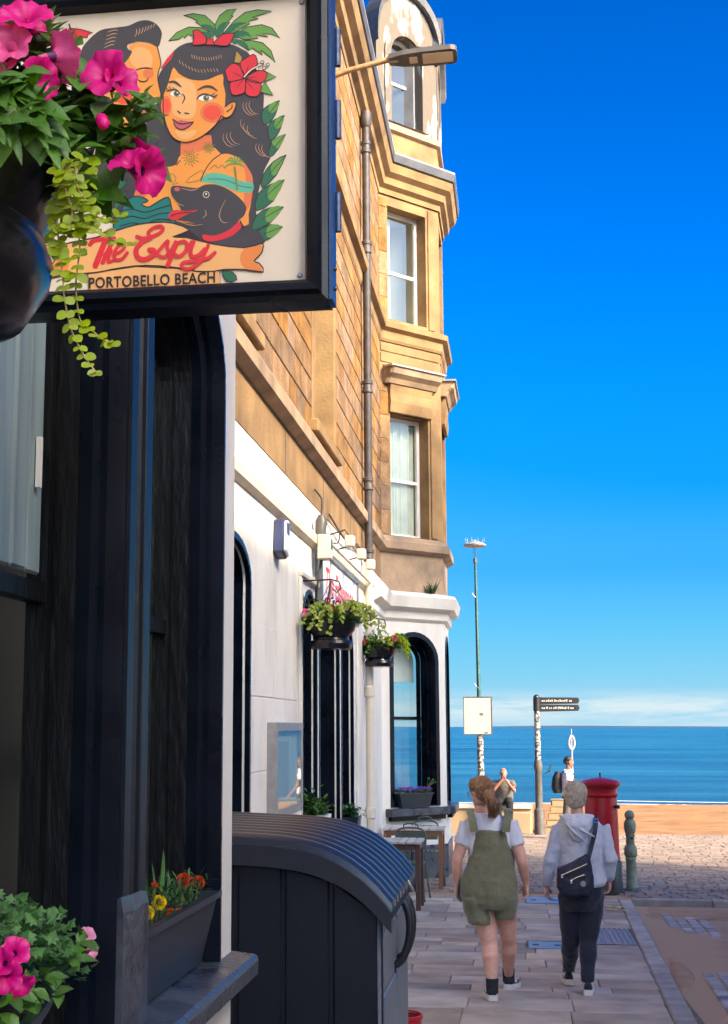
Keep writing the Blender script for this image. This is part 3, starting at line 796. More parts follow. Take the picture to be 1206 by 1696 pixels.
def sash(fn, u0, u1, v0, v1, d, parent, fm='sash_white', gm='glass_sky', meet=None, name='window', wf=.055, ar=None, vert=True, curtain=None, curtain_d=.10, room=True):
    """a sash window set d behind the wall face: frame, meeting rail, panes; returns the window part"""
    mb = MB()
    if ar is None: plate(mb, rect(u0, u1, v0, v1), [rect(u0 + wf, u1 - wf, v0 + wf * 1.2, v1 - wf)], fn, -d - .05, -d)
    else: plate(mb, arch(u0, u1, v0, v1, rise=ar), [arch(u0 + wf, u1 - wf, v0 + wf * 1.2, v1, rise=ar - wf)], fn, -d - .05, -d)
    w = mb.build(name, fm, parent)
    mt = meet if meet else (v0 + v1) / 2
    m2 = MB(); m2.prism(rect(u0 + wf + .001, u1 - wf - .001, mt - .022, mt + .022), fn, -d - .048, -d - .004); m2.build('meeting_rail', fm, w)
    top = (v1 - wf if ar is None else v1 + ar - wf)
    g = MB(); g.prism(rect(u0 + wf - .005, u1 - wf + .005, v0 + wf, mt - .02), fn, -d - .036, -d - .030); g.build('pane', gm, w)
    g = MB()
    if ar is None: g.prism(rect(u0 + wf - .005, u1 - wf + .005, mt + .02, v1 - wf + .005), fn, -d - .026, -d - .020)
    else: g.prism(arch(u0 + wf - .005, u1 - wf + .005, mt + .02, v1, rise=ar - wf + .005), fn, -d - .026, -d - .020)
    g.build('pane', gm, w)
    if curtain:
        c = MB(); n = 46; rr = random.Random(int(u0 * 100)); rings = []
        for (a, b_) in curtain:
            ph = rr.uniform(0, 6)
            rings = []
            for k in range(n + 1):
                u = a + (b_ - a) * k / n
                w_ = -d - curtain_d + .018 * math.sin(k * 1.9 + ph) + .008 * math.sin(k * .7)
                rings.append([fn(u, v0 + .05, w_), fn(u, top - .02, w_)])
            c.loft(rings, cap=False, closed=False)
        c.build('curtain', 'curtain', w, smooth='all')
    if room:
        rm = MB(); rw = 1.1
        pts = [fn(u, v, w_) for w_ in (-d - .06, -d - rw) for (u, v) in rect(u0 - .02, u1 + .02, v0 - .02, top + .06)]
        rm.add(pts, [(4, 5, 6, 7), (0, 1, 5, 4), (1, 2, 6, 5), (2, 3, 7, 6), (3, 0, 4, 7)])
        rm.build('room_lining', 'room_wall', w)
    return w

for (a, b_) in wins_f:
    for v in (W1V, W2V):
        w = sash(fn_f, a + .0, b_ - .0, v[0], v[1], .24, bld, curtain=[(a + .06, a + .5), (b_ - .5, b_ - .06)])
        # dressed stone margins
        for (u0, u1, v0, v1) in ((a - .17, a + .0015, v[0] - .0, v[1]), (b_ - .0015, b_ + .17, v[0] - .0, v[1]), (a - .17, b_ + .17, v[1] + .0015, v[1] + .22)):
            MB().prism(rect(u0, u1, v0, v1), fn_f, -.25 if (v0 < v[1]) else -.2, .03).build('window_margin', 'sandstone_smooth', bld, bevel=.01)
        MB().prism(rect(a - .22, b_ + .22, v[0] - .13, v[0] - .0015), fn_f, -.25, .09).build('window_sill', 'sandstone_smooth', bld, bevel=.012)

# --- string courses, cornice and gutter running on round the bay
band('string_course', FULL, [(.02, 4.312), (.10, 4.36), (.10, 4.47), (.06, 4.50), (.05, 4.555)], 'sandstone_worn', bld)
band('string_course', FULL, [(.02, 7.522), (.04, 7.56), (.05, 7.68), (.12, 7.72), (.13, 7.80), (.05, 7.838)], 'sandstone_smooth', bld)
band('eaves_cornice', FULL, [(.03, 9.86), (.04, 9.94), (.11, 9.99), (.13, 10.09), (.21, 10.15), (.25, 10.27)], 'sandstone_smooth', bld)
band('gutter', FULL, [(.22, 10.273), (.27, 10.30), (.29, 10.42)], 'slate_lead', bld)
band('gutter_edge', FULL, [(.285, 10.423), (.29, 10.445)], 'lead_pale', bld)
# roof behind the eaves
mb = MB(); mb.add([(FX + .2, 4, 10.45), (FX + .2, 20.3, 10.45), (FX - 5, 20.3, 13.2), (FX - 5, 4, 13.2), (FX - 5, 4, 10.33), (FX - 5, 20.3, 10.33)],
                  [(0, 1, 2, 3), (0, 3, 4), (1, 5, 2), (3, 2, 5, 4), (0, 4, 5, 1)]); mb.build('roof', 'slate_lead', bld)
# body of the house behind the front, so it is solid from the side
MB().box(FX - 8, FX - 1.8, 4.2, 24.2, -.6, 10.3).build('house_body', 'sandstone_worn', bld)

# --- the canted corner bay
def bay_wall(z0, z1, mname, hole_c=None, hole_b=None, name='bay_wall', th=.30):
    mb = MB()
    plate(mb, rect(0, LC, z0, z1), [hole_c] if hole_c else [], fn_c, -th, 0.0)
    plate(mb, rect(C0.y, D0.y, z0, z1), [hole_b] if hole_b else [], fn_b, -th, 0.0)
    ed = (E0 - D0).normalized(); en = Vector((ed.y, -ed.x, 0)); L = (E0 - D0).length
    plate(mb, rect(0, L, z0, z1), [arch(.22, L - .2, .60, 2.72, rise=.37)] if z0 < 0 else [], lambda u, v, w: tuple(D0 + ed * u + en * w + Vector((0, 0, v))), -th, 0)
    mb.box(FX - 1.8, E0.x - .002, E0.y - .1, 24.0, z0, z1)
    return mb.build(name, mname, bld)
# ground floor of the bay
gA = arch(.22, 1.10, .60, 2.72, rise=.37); gB = arch(C0.y + .22, D0.y - .22, .60, 2.72, rise=.37)
bay_wall(-.55, 3.30, 'render_white_smooth', gA, gB)
for fn, (a, b_) in ((fn_c, (.22, 1.10)), (fn_b, (C0.y + .22, D0.y - .22))):
    for ins, d0, d1 in ((0.0, -.12, -.045), (.03, -.19, -.119), (.055, -.25, -.189)):
        sm = MB(); plate(sm, arch(a + .001, b_ - .001, .601, 2.72, rise=.369) if ins == 0 else arch(a + .0005, b_ - .0005, .6005, 2.72, rise=.3695), [arch(a + ins + .012, b_ - ins - .012, .60 + ins + .012, 2.72, rise=.358 - ins)], fn, d0, d1)
        sm.build('jamb_lining', 'black_paint', bld)
    sm = MB(); plate(sm, arch(a - .06, b_ + .06, .60, 2.72, rise=.43), [arch(a + .012, b_ - .012, .612, 2.72, rise=.358)], fn, -.05, .014)
    sm.build('opening_surround', 'black_paint', bld)
    w = sash(fn, a + .07, b_ - .07, .67, 2.72, .25, bld, fm='black_paint', gm='glass', meet=1.88, ar=.30, wf=.045, room=False)
    bl = MB(); bl.prism(arch(a + .1, b_ - .1, 2.42, 2.72, rise=.27), fn, -.38, -.37); bl.build('roller_blind', 'curtain', w)
    sm = MB(); sm.prism(rect(a - .16, b_ + .16, .47, .585), fn, -.05, .13); s_ = sm.build('window_sill', 'sill_paint', bld, bevel=.012)
    sm = MB(); sm.prism(rect(a - .10, b_ + .10, .41, .4685), fn, -.05, .08); sm.build('sill_bracket', 'black_paint', s_)
# seaward light of the bay, seen through the room
ed_ = (E0 - D0).normalized(); en_ = Vector((ed_.y, -ed_.x, 0)); LE = (E0 - D0).length
def fn_e(u, v, w): return tuple(D0 + ed_ * u + en_ * w + Vector((0, 0, v)))
sash(fn_e, .22, LE - .2, .62, 2.72, .10, bld, fm='sash_white', gm='glass', meet=1.88, ar=.36, wf=.06, room=False)
rmw = MB(); rmw.box(FX - 1.75, FX - .45, 20.3, 24.0, -.5, 3.3); rmw.build('room_partition', 'room_wall', bld)
MB().box(FX + .1, C0.x - .32, 20.9, 23.2, -.52, .05).build('room_floor', 'table_wood', bld)
MB().box(FX - .30, FX - .12, 23.0, 23.12, .05, 3.2).build('room_column', 'sash_white', bld)
# plinth
band('plinth', BAYP, [(.015, -.55), (.02, .02), (.004, .04)], 'sill_paint', bld)
band('bay_cornice', [Vector((FX, 18.6, 0)), I0, C0, D0, E0], [(.012, 3.30), (.05, 3.34), (.06, 3.44), (.16, 3.50), (.20, 3.66), (.17, 3.70), (.02, 3.74)], 'render_white_smooth', bld)
# first floor
b1 = rect(.22, 1.02, 4.571, 6.43); b1b = rect(C0.y + .2, D0.y - .2, 4.571, 6.43)
bay_wall(3.742, 4.308, 'sandstone_worn', name='apron_wall')
bay_wall(4.57, 7.518, 'sandstone_smooth', b1, b1b)
bay_wall(7.842, 9.855, 'sandstone_smooth', rect(.20, 1.02, 7.90, 9.70), rect(C0.y + .2, D0.y - .2, 7.90, 9.70))
for fn, (a, b_) in ((fn_c, (.22, 1.02)), (fn_b, (C0.y + .2, D0.y - .2))):
    sash(fn, a, b_, 4.565, 6.42, .20, bld, curtain=[(a + .05, b_ - .05)], curtain_d=.075, meet=5.45)
    sash(fn, a - (.02 if fn is fn_c else 0), b_, 7.905, 9.70, .20, bld, meet=8.72, curtain=[(a + .05, a + .30)], curtain_d=.09)
    # cove block and hood over the first floor window
    rings = []
    prof = [(0.0, 6.43), (.05, 6.44), (.07, 6.60), (.055, 6.74), (.07, 6.86)]
    mb = MB()
    for u in (a - .04, b_ + .04): rings.append([fn(u, z, w) for (w, z) in [(-.05, 6.43)] + prof + [(-.05, 6.86)]])
    mb.loft(rings); mb.build('lintel_cove', 'sandstone_smooth', bld)
    mb = MB(); rings = []
    for k, u in enumerate((a - .14, a - .10, b_ + .10, b_ + .14)):
        e = 0 if k in (1, 2) else .04
        rings.append([fn(u, z, w if w < 0 else max(.0, w - e)) for (w, z) in [(-.05, 6.862), (.09, 6.87), (.13, 6.94), (.20, 7.00), (.22, 7.10), (.0, 7.16), (-.05, 7.16)]])
    mb.loft(rings); hd = mb.build('window_hood', 'sandstone_worn', bld)
    mb = MB(); mb.prism(rect(a - .17, b_ + .17, 7.1005, 7.125), lambda u, v, w: fn(u, v, w), .05, .245); mb.build('lead_flashing', 'lead_pale', hd)
    # engaged pilaster strips and panel lines
    for (u0, u1, z0, z1) in ((b_ + .04, b_ + .17, 4.58, 6.82), (b_ + .04, b_ + .17, 7.86, 9.82)):
        if fn is fn_c: MB().prism(rect(u0, u1, z0, z1), fn, -.02, .022).build('pilaster', 'sandstone_smooth', bld, bevel=.008)
    for (z0, z1) in ((7.20, 7.34), (7.37, 7.50)):
        MB().prism(rect(.03, LC - .03, z0, z1) if fn is fn_c else rect(C0.y + .03, D0.y - .03, z0, z1), fn, -.02, .016).build('frieze_panel', 'sandstone_smooth', bld, bevel=.006)
# long and short stones beside the windows of the bay
rb = random.Random(5)
for z0, z1 in ((4.58, 6.84), (7.86, 9.80)):
    z = z0; k = 0
    while z < z1 - .05:
        h = min(.36, z1 - z); 
        MB().prism(rect(.012, .19 if k % 2 else .15, z + .003, z + h - .004), fn_c, -.02, .010).build('jamb_stone', 'sandstone', bld, bevel=.005)
        z += h; k += 1
# attic storey of the bay: block course, worn painted stone, round headed window, curved gable
bay_wall(10.45, 10.92, 'sandstone_smooth', name='attic_course')
band('attic_sill', BAYP, [(.0, 10.922), (.06, 10.94), (.06, 11.03), (.0, 11.06)], 'sandstone_worn', bld)
for fn, u0, u1, hole in ((fn_c, 0.0, LC, arch(.30, .98, 11.10, 12.25, rise=.36)), (fn_b, C0.y, D0.y, arch(C0.y + .3, D0.y - .3, 11.10, 12.25, rise=.36))):
    mb = MB(); c = (u0 + u1) / 2; hw = (u1 - u0) / 2
    top = [(c + hw * math.cos(math.pi * k / 14), 12.35 + .95 * math.sin(math.pi * k / 14) ** .8) for k in range(15)]
    plate(mb, [(u0, 11.062), (u1, 11.062)] + top, [hole], fn, -.28, 0.0)
    mb.build('attic_wall', 'peeling_paint', bld)
    a, b_ = hole[0][0], hole[1][0]
    sm = MB(); plate(sm, arch(a - .13, b_ + .13, 11.10, 12.25, rise=.50), [arch(a + .002, b_ - .002, 11.102, 12.25, rise=.358)], fn, -.03, .025); sm.build('window_margin', 'peeling_paint', bld)
    sash(fn, a, b_, 11.10, 12.25, .16, bld, ar=.36, meet=11.85, gm='glass_sky')
    cp_ = MB(); n = 18; rings = []
    for k in range(n + 1):
        q = math.pi * (k / n); 
        ci_, si_ = math.cos(q), math.sin(q) ** .8 if 0 < k < n else 0
        u, v = c + (hw + .03) * ci_, 12.35 + (.98) * si_
        rings.append([fn(u, v - .02, -.25), fn(u, v - .02, .09), fn(u + .03 * ci_, v + .10, .11), fn(u + .03 * ci_, v + .13, -.25)])
    cp_.loft(rings); cp_.build('gable_coping', 'slate_lead', bld)
MB().box(FX - 1.6, C0.x - .35, I0.y + .7, 24, 10.4, 12.3).build('attic_core', 'slate_lead', bld)
# small weed rooted on the bay cornice
wd = MB(); rw = random.Random(3)
for k in range(40):
    b0 = Vector(fn_c(.98 + rw.uniform(-.08, .08), 3.74, .05)); t = b0 + Vector((rw.uniform(-.12, .12), rw.uniform(-.1, .1), rw.uniform(.08, .24)))
    s_ = Vector((rw.uniform(-.02, .02), rw.uniform(-.02, .02), 0)); wd.add([b0 - s_, b0 + s_, t], [(0, 1, 2)])
o = wd.build('weed', 'leaf_dark', loc=tuple(fn_c(.98, 3.74, .05))); tag(o, 'small green weed growing on the white cornice ledge of the bay', 'plant')

# --- downpipe with collars, iron above and cream painted below
dp = MB(); Yp = 17.62; Xp = FX + .10
dp.tube([(Xp, Yp, 9.90), (Xp, Yp, 3.86)], .052, 14)
pp = dp.build('downpipe', 'pipe_iron', bld, smooth=True)
MB().lathe([(.055, -.16), (.075, -.12), (.08, .0), (.075, .06)], (Xp, Yp, 9.88), 12).build('pipe_head', 'pipe_iron', pp, smooth=True)
for z in (9.45, 8.05, 6.15, 4.86, 3.93):
    MB().lathe([(.053, -.09), (.068, -.085), (.068, -.05), (.06, -.04), (.06, .02), (.07, .03), (.07, .07), (.053, .08)], (Xp, Yp, z), 14).build('pipe_collar', 'pipe_iron', pp, smooth=True)
MB().tube([(Xp, Yp, 3.85), (Xp, Yp, gz(Yp))], .05, 14).build('pipe_lower', 'pipe_cream', pp, smooth=True)
for z in (2.2, .7):
    MB().lathe([(.051, -.08), (.066, -.07), (.066, .05), (.051, .06)], (Xp, Yp, z), 14).build('pipe_collar', 'pipe_cream', pp, smooth=True)

# --- near projecting bay of the pub: deep black window reveals, white corner
nb = thing('pub_bay', (NBX, 3, gz(3)), 'white painted projecting pub bay with deep black window reveals', 'building')
oA = (2.22, 3.218); oB = (3.458, 4.376); oC = (1.0, 1.98); SILLZ = 1.04; SPR, RISE = 2.86, .30
TOPN = 4.2
mb = MB()
plate(mb, rect(-4, 4.575, -.3, TOPN), [arch(a, b_, SILLZ - .04, SPR, rise=RISE) for a, b_ in (oC, oA, oB)], fn_n, -.05, 0.0)
mb.build('painted_wall', 'render_white_smooth', nb)
MB().box(FX - .1, NBX - .0505, 4.45, 4.573, -.3, TOPN).build('return_wall', 'render_white_smooth', nb)
MB().box(FX - .1, NBX + .12, -4, 4.66, TOPN + .002, TOPN + .16).build('coping', 'sill_paint', nb)
for i, (a, b_) in enumerate((oC, oA, oB)):
    prof_j = [(-.014, .0065), (.002, .0065), (.008, -.002), (.036, -.030), (.037, -.046), (.060, -.060), (.061, -.088), (.061, -.20)]
    sm = MB(); rings = []
    for ins, d0 in prof_j:
        lp = arch(a + ins, b_ - ins, SILLZ - .03, SPR, 20, rise=RISE - ins); rings.append([fn_n(u, v, d0) for u, v in lp[1:] + lp[:1]])
    sm.loft(rings, cap=False, closed=False); sm.build('jamb_moulding', 'black_paint', nb, smooth=24)
    sm = MB(); plate(sm, arch(a + .0605, b_ - .0605, SILLZ - .02, SPR, 20, rise=RISE - .0605), [arch(a + .070, b_ - .070, SILLZ - .012, SPR, 20, rise=RISE - .070)], fn_n, -.149, -.092); sm.build('sash_box', 'black_paint_worn', nb)
    w = sash(fn_n, a + .058, b_ - .058, SILLZ, SPR, .150, nb, fm='black_paint_worn', gm='glass', meet=2.06, ar=RISE - .06, wf=.045, room=False)
    rm = MB(); rm.box(NBX - .9, NBX - .55, a - .1, b_ + .1, .9, 3.3); rm.build('unlit_backing', 'room_dark', w)  # dark backing stands in for the shade of the unlit interior
    for k in range(6 if i == 1 else 0):   # pale beaded boards filling the upper light
        MB().box(NBX - .178, NBX - .165 + .004 * (k % 2), b_ - .208 - .10 * k, b_ - .110 - .10 * k, 2.10, 3.05).build('upper_board', 'sash_blue_white', w, bevel=.008)
    if i == 1: MB().box(NBX - .162, NBX - .150, b_ - .17, b_ - .157, 2.30, 2.42).build('shutter_bar', 'white_plastic', w)
# black mullion pilaster between the two windows with a bead and a groove
mu = MB(); prof = [(-.06, 3.222), (.010, 3.222), (.016, 3.232), (.016, 3.285), (-.012, 3.292), (-.012, 3.318), (.014, 3.330), (.020, 3.345), (.014, 3.360), (-.006, 3.366), (-.006, 3.38), (.012, 3.388), (.012, 3.445), (.004, 3.455), (-.06, 3.455)]
mu.loft([[(NBX + w, y, z) for w, y in prof] for z in (1.042, 3.25)]); mu.build('mullion', 'black_paint_satin', nb)
mu = MB(); r6 = random.Random(4); ring0 = [(NBX + .022, 3.2165), (NBX + .026, 3.30), (NBX + .026, 3.38), (NBX + .018, 3.4595), (NBX - .004, 3.4595), (NBX - .004, 3.2165)]
mu.loft([[(x, y, 1.042) for x, y in ring0], [(x, y, 1.33 + r6.uniform(-.012, .012)) for x, y in ring0], [(x - .006, y, 1.35 + r6.uniform(-.008, .012)) for x, y in ring0]]); mu.build('mullion_base', 'sill_paint', nb)
# sloping stone sill under the windows
sl = MB(); prof = [(-.3, .955), (.085, .955), (.088, 1.010), (.08, 1.022), (-.06, 1.038), (-.3, 1.038)]
sl.loft([[(NBX + w, y, z) for w, z in prof] for y in (-3, .6, 1.2, 2.0, 2.8, 3.4, 4.0, 4.60)]); sl.build('window_sill', 'sill_paint', nb, bevel=.006)
MB().box(NBX - .05, NBX + .02, -3.9, 4.50, gz(0) - .2, .18).build('plinth', 'sill_paint', nb)
# ================================================================== ACROSS THE STREET (outside the frame): the tenement whose shadow lies on the pavement
op = thing('opposite_tenement', (10.0, 0, -.2), 'stone tenement across the street that shades the pavement', 'building')
OX, OE = 10.0, 16.56
mb = MB(); mb.box(OX, OX + 5, -9, OE, -.8, 13.45); mb.build('wall', 'render_white', op)
mb = MB(); mb.add([(OX - .0, -9, 13.455), (OX, OE, 13.455), (OX + 5, OE, 13.455), (OX + 5, -9, 13.455), (OX + 2.5, -9, 14.4), (OX + 2.5, OE, 14.4)], [(0, 1, 5, 4), (2, 3, 4, 5), (0, 4, 3), (1, 2, 5), (0, 3, 2, 1)]); mb.build('roof', 'slate_lead', op)
mb = MB(); mb.prism([(11.75, 13.0), (14.05, 13.0), (14.05, 15.2), (13.5, 16.5), (12.3, 16.5), (11.75, 15.2)], lambda u, v, w: (OX + w, u, v), -.02, .9); mb.build('chimney_gable', 'sandstone_worn', op)
for fl in range(4):
    for k in range(6):
        y = -7.5 + k * 4.2
        f = MB(); plate(f, rect(y, y + 1.2, .9 + fl * 3.2, 2.9 + fl * 3.2), [rect(y + .08, y + 1.12, .98 + fl * 3.2, 2.82 + fl * 3.2)], lambda u, v, w: (OX - w, u, v), -.05, .03)
        f = f.build('window', 'sash_white', op)
        MB().box(OX - .012, OX - .004, y + .08, y + 1.12, .98 + fl * 3.2, 2.82 + fl * 3.2).build('pane', 'glass_sky', f)
# unseen tenement added behind the viewer to bounce warm sunlight into the street
nx_ = thing('bounce_tenement', (-1.92, -18, .4), 'unseen pale stone tenement added up the street to bounce sunlight', 'building')
MB().box(-9, -1.92, -34, -5.0, -.5, 13.0).build('wall', 'sandstone_smooth', nx_)
MB().add([(-9, -34, 13.005), (-1.92, -34, 13.005), (-1.92, -5, 13.005), (-9, -5, 13.005), (-5.5, -34, 15.5), (-5.5, -5, 15.5)], [(1, 2, 5, 4), (3, 0, 4, 5), (0, 1, 4), (2, 3, 5), (0, 3, 2, 1)]).build('roof', 'slate_lead', nx_)
for fl in range(4):
    for k in range(6):
        y = -32 + k * 4.5; f = MB(); plate(f, rect(y, y + 1.2, 1.0 + fl * 3.1, 3.0 + fl * 3.1), [rect(y + .08, y + 1.12, 1.08 + fl * 3.1, 2.92 + fl * 3.1)], lambda u, v, w: (-1.92 + w, u, v), -.05, .03)
        f = f.build('window', 'sash_white', nx_); MB().box(-1.918, -1.908, y + .08, y + 1.12, 1.08 + fl * 3.1, 2.92 + fl * 3.1).build('pane', 'glass_sky', f)
sheet('far_pavement', 9.5, 10.2, -40, 18.3, lambda X, Y: gz(Y) + .004, 2, 4, 'slab')

# ================================================================== SEA WALL, STEPS
sw = thing('sea_wall', (-2.5, 34.4, gz(34)), 'low cream sea wall with pale coping along the promenade', 'wall')
ZT = -.09
xs_ = [-9.0, -6.6, -4.2, -2.0, -.55, .34]
for a, b_ in zip(xs_[:-1], xs_[1:]):
    MB().box(a + .006, b_ - .006, 34.25, 34.65, gz(34) - .3, ZT - .10).build('wall_panel', 'concrete_cream', sw, bevel=.012)
    MB().box(a + .004, b_ - .004, 34.19, 34.71, ZT - .098, ZT).build('coping_stone', 'notice_white', sw, bevel=.015)
MB().box(-.18, .30, 33.9, 34.24, gz(34) - .1, ZT - .16).build('pier', 'concrete_cream', sw, bevel=.02)
st = thing('beach_steps', (.95, 34.8, gz(34)), 'short flight of sandstone steps at the end of the sea wall', 'steps')
for k in range(5):
    MB().box(.62 + .05 * k, 1.42, 34.1 + .3 * k, 34.1 + .3 * k + .34 + (.5 if k == 4 else 0), gz(34) - .3, gz(34) + .14 * (k + 1)).build('step', 'concrete_cream', st, bevel=.012)
    MB().box(.60 + .05 * k, 1.44, 34.09 + .3 * k, 34.39 + .3 * k, gz(34) + .14 * (k + 1) + .001, gz(34) + .14 * (k + 1) + .018).build('step_nosing', 'sandstone_smooth', st)

# ================================================================== STREET FURNITURE
# pillar box
P = atG(1000, 1479); pbx = thing('pillar_box', (P.x, P.y, gz(P.y)), 'red pillar box with flared cap and dark base beside the kerb corner', 'pillar box')
def L(prof, c, n, name, m, par, sm=32): return MB().lathe(prof, c, n).build(name, m, par, smooth=sm)
c = (P.x, P.y, gz(P.y))
L([(.255, 0), (.255, .12), (.25, .15), (.245, .40), (.235, .42), (.205, .43)], c, 40, 'base', 'iron_black', pbx)
L([(.20, .40), (.228, .431), (.224, .50), (.215, 1.10), (.210, 1.24), (.20, 1.25)], c, 40, 'body', 'red_gloss', pbx)
L([(.18, 1.24), (.225, 1.252), (.232, 1.275), (.215, 1.29), (.215, 1.345), (.222, 1.36), (.255, 1.385), (.268, 1.41), (.268, 1.435), (.25, 1.45), (.18, 1.475), (.07, 1.495), (.02, 1.50)], c, 40, 'cap', 'red_gloss', pbx)
MB().lathe([(.012, 1.495), (.010, 1.53), (.014, 1.54), (.004, 1.565)], c, 8).build('finial', 'iron_black', pbx)
dr = MB(); rings = []
for k in range(9):
    a = R(-150 + k * 15); rings.append([(c[0] + r * math.cos(a), c[1] + r * math.sin(a), c[2] + z) for r, z in ((.222, .50), (.227, .50), (.222, 1.05), (.217, 1.05))])
dr.loft(rings); d = dr.build('door', 'red_gloss', pbx, smooth=30)
a = R(-60); MB().box(c[0] + .19, c[0] + .235, c[1] - .16, c[1] - .02, c[2] + 1.10, c[2] + 1.14).build('posting_slot', 'iron_black', pbx)

# bollards
def bollard(X, Y, label):
    g = gz(Y); b = thing('bollard', (X, Y, g), label, 'bollard', 'green cast iron bollards at the road end')
    z = lambda pr: [(r, h) for r, h in pr]
    MB().lathe([(.125, 0), (.125, .025), (.115, .04), (.085, .05)], (X, Y, g), 8).build('base', 'pole_grey', b)
    MB().lathe([(.075, .04), (.078, .10), (.072, .11), (.065, .40), (.075, .415), (.075, .44), (.068, .45)], (X, Y, g), 18).build('shaft', 'bollard_green', b, smooth=True)
    MB().lathe([(.06, .445), (.082, .47), (.088, .50), (.085, .56), (.072, .60), (.058, .615), (.055, .70), (.062, .74), (.062, .755), (.055, .76)], (X, Y, g), 18).build('shaft_collar', 'bollard_green', b, smooth=True)
    MB().lathe([(.05, .755), (.068, .77), (.074, .80), (.08, .84), (.078, .90), (.06, .935), (.05, .945), (.038, .955)], (X, Y, g), 12).build('neck', 'bollard_green', b, smooth=True)
    MB().ball((X, Y, g + 1.0), .066, n=18, m=12).build('ball_finial', 'bollard_green', b, smooth='all')
    MB().lathe([(.0, -.006), (.018, -.006), (.018, .006), (.0, .008)], (X + .015, Y - .068, g + .70), 10, axis='Y').build('plug', 'iron_black', b)
    return b
P = atG(1047, 1477); bollard(P.x, P.y, 'green ball topped bollard standing beside the red pillar box')
bollard(P.x + 1.37, P.y + .1, 'green ball topped bollard standing apart from the red pillar box')

# finger post
P = atG(893, 1378); fx, fy, fz = P.x, 34.0, gz(34)
fx = atY(893, 1330, 33.2).x; fy = 33.2; fz = gz(33.2)
fp = thing('finger_post', (fx, fy, fz), 'stickered black finger post with two pointing boards near the sea wall', 'signpost')
MB().lathe([(.125, 0), (.12, .55), (.115, .58), (.09, .60)], (fx, fy, fz), 14).build('base', 'pole_grey', fp, smooth=True)
MB().lathe([(.085, .60), (.08, 1.45), (.10, 1.50), (.10, 1.60), (.085, 1.68), (.07, 1.72)], (fx, fy, fz), 16).build('lower_shaft', 'pole_grey', fp, smooth=True)
TZ = atY(888, 1152, 33.2).z - fz
MB().lathe([(.072, 1.70), (.062, TZ - .12)], (fx, fy, fz), 14).build('upper_shaft', 'stickered_pole', fp, smooth=True)
MB().ball((fx, fy, fz + TZ - .05), .075, n=14, m=10).build('ball_finial', 'iron_black', fp, smooth='all')
rs = random.Random(2)
za, zb = atY(890, 1160, 33.2).z, atY(890, 1172, 33.2).z; xe = atY(960, 1160, 33.2).x
for k, z in enumerate((za, zb)):
    # boards turned a little off the street axis
    bd = MB(); bd.prism([(fx + .06, z - .095), (xe - .03, z - .075), (xe, z), (xe - .03, z + .065), (fx + .06, z + .07)], lambda u, v, w: (u, fy - .02 + (u - fx) * .12 + w, v), -.016, .016)
    bd = bd.build('sign_board', 'iron_black', fp)
    lt = MB(); u = fx + .12
    while u < xe - .16:
        wv = rs.uniform(.02, .036); h = rs.choice((.035, .035, .05))
        lt.box(u, u + wv, fy - .02 + (u - fx) * .12 - .0215, fy - .02 + (u - fx) * .12 - .0185, z - .03, z - .03 + h); u += wv + rs.choice((.012, .012, .03))
    lt.build('board_lettering', 'notice_white', bd)
MB().lathe([(.08, -.16), (.08, .12)], (fx, fy, (za + zb) / 2), 14).build('board_clamp', 'iron_black', fp, smooth=True)

# lamp column with notice
lx, ly = atY(796.5, 1270, 31.5).x, 31.5; lz = gz(31.5)
lp = thing('lamp_column', (lx, ly, lz), 'slim teal lamp column with shallow dish lantern and white notice board', 'street lamp')
topz = atY(784, 905, ly).z
lean = atY(784.5, 930, ly).x - lx
lean *= .5
MB().tube([(lx, ly, lz), (lx, ly, lz + 1.05)], [.10, .095], 14).build('base', 'pole_grey', lp, smooth=True)
zb_ = atY(792, 1160, ly).z
MB().tube([(lx, ly, lz + 1.0), (lx + lean * .2, ly, zb_)], [.075, .07], 14).build('lower_column', 'stickered_pole', lp, smooth=True)
MB().tube([(lx + lean * .2, ly, zb_ - .02), (lx + lean, ly, topz - .32)], [.050, .030], 12).build('column', 'lamp_teal', lp, smooth=True)
MB().lathe([(.036, -.05), (.045, -.04), (.045, .06), (.03, .07)], (lx + lean, ly, topz - .34), 12).build('column_collar', 'lamp_grey', lp, smooth=True)
MB().lathe([(.03, -.28), (.05, -.20), (.10, -.04), (.12, 0)], (lx + lean, ly, topz), 20).build('lantern_bowl', 'glass_sky', lp, smooth=True)
MB().lathe([(.10, -.02), (.25, .0), (.262, .03), (.20, .075), (.10, .11), (.03, .125), (.02, .15)], (lx + lean, ly, topz), 28).build('lantern_dish', 'galvanised', lp, smooth=True)
for k in range(10):
    q = 2 * math.pi * k / 10; MB().tube([(lx + lean + .2 * math.cos(q), ly + .2 * math.sin(q), topz + .06), (lx + lean + .22 * math.cos(q), ly + .22 * math.sin(q), topz + .19)], .004, 4).build('bird_spike', 'galvanised', lp)
for px, py, s in ((784, 990, 1), (788, 1140, -1)):
    z = atY(px, py, ly).z; t = (z - zb_) / (topz - zb_); xx = lx + lean * (.2 + .8 * t)
    MB().tube([(xx - .01, ly - .05, z), (xx - .06, ly - .05, z + .04), (xx - .09, ly - .05, z + .10)], .012, 6).build('cable_hook', 'galvanised', lp)
MB().tube([(lx + lean * .62, ly - .06, atY(784, 995, ly).z), (lx + lean * .45, ly - .10, atY(786, 1065, ly).z), (lx + lean * .25, ly - .07, atY(789, 1138, ly).z)], .014, 6).build('loose_cable', 'lamp_teal', lp, smooth=True)
a, b_ = atY(768, 1155, ly - .09), atY(815, 1216, ly - .09)
nt_ = MB(); nt_.box(a.x, b_.x, ly - .10, ly - .085, b_.z, a.z); nt_ = nt_.build('notice_board', 'notice_white', lp, bevel=.004)
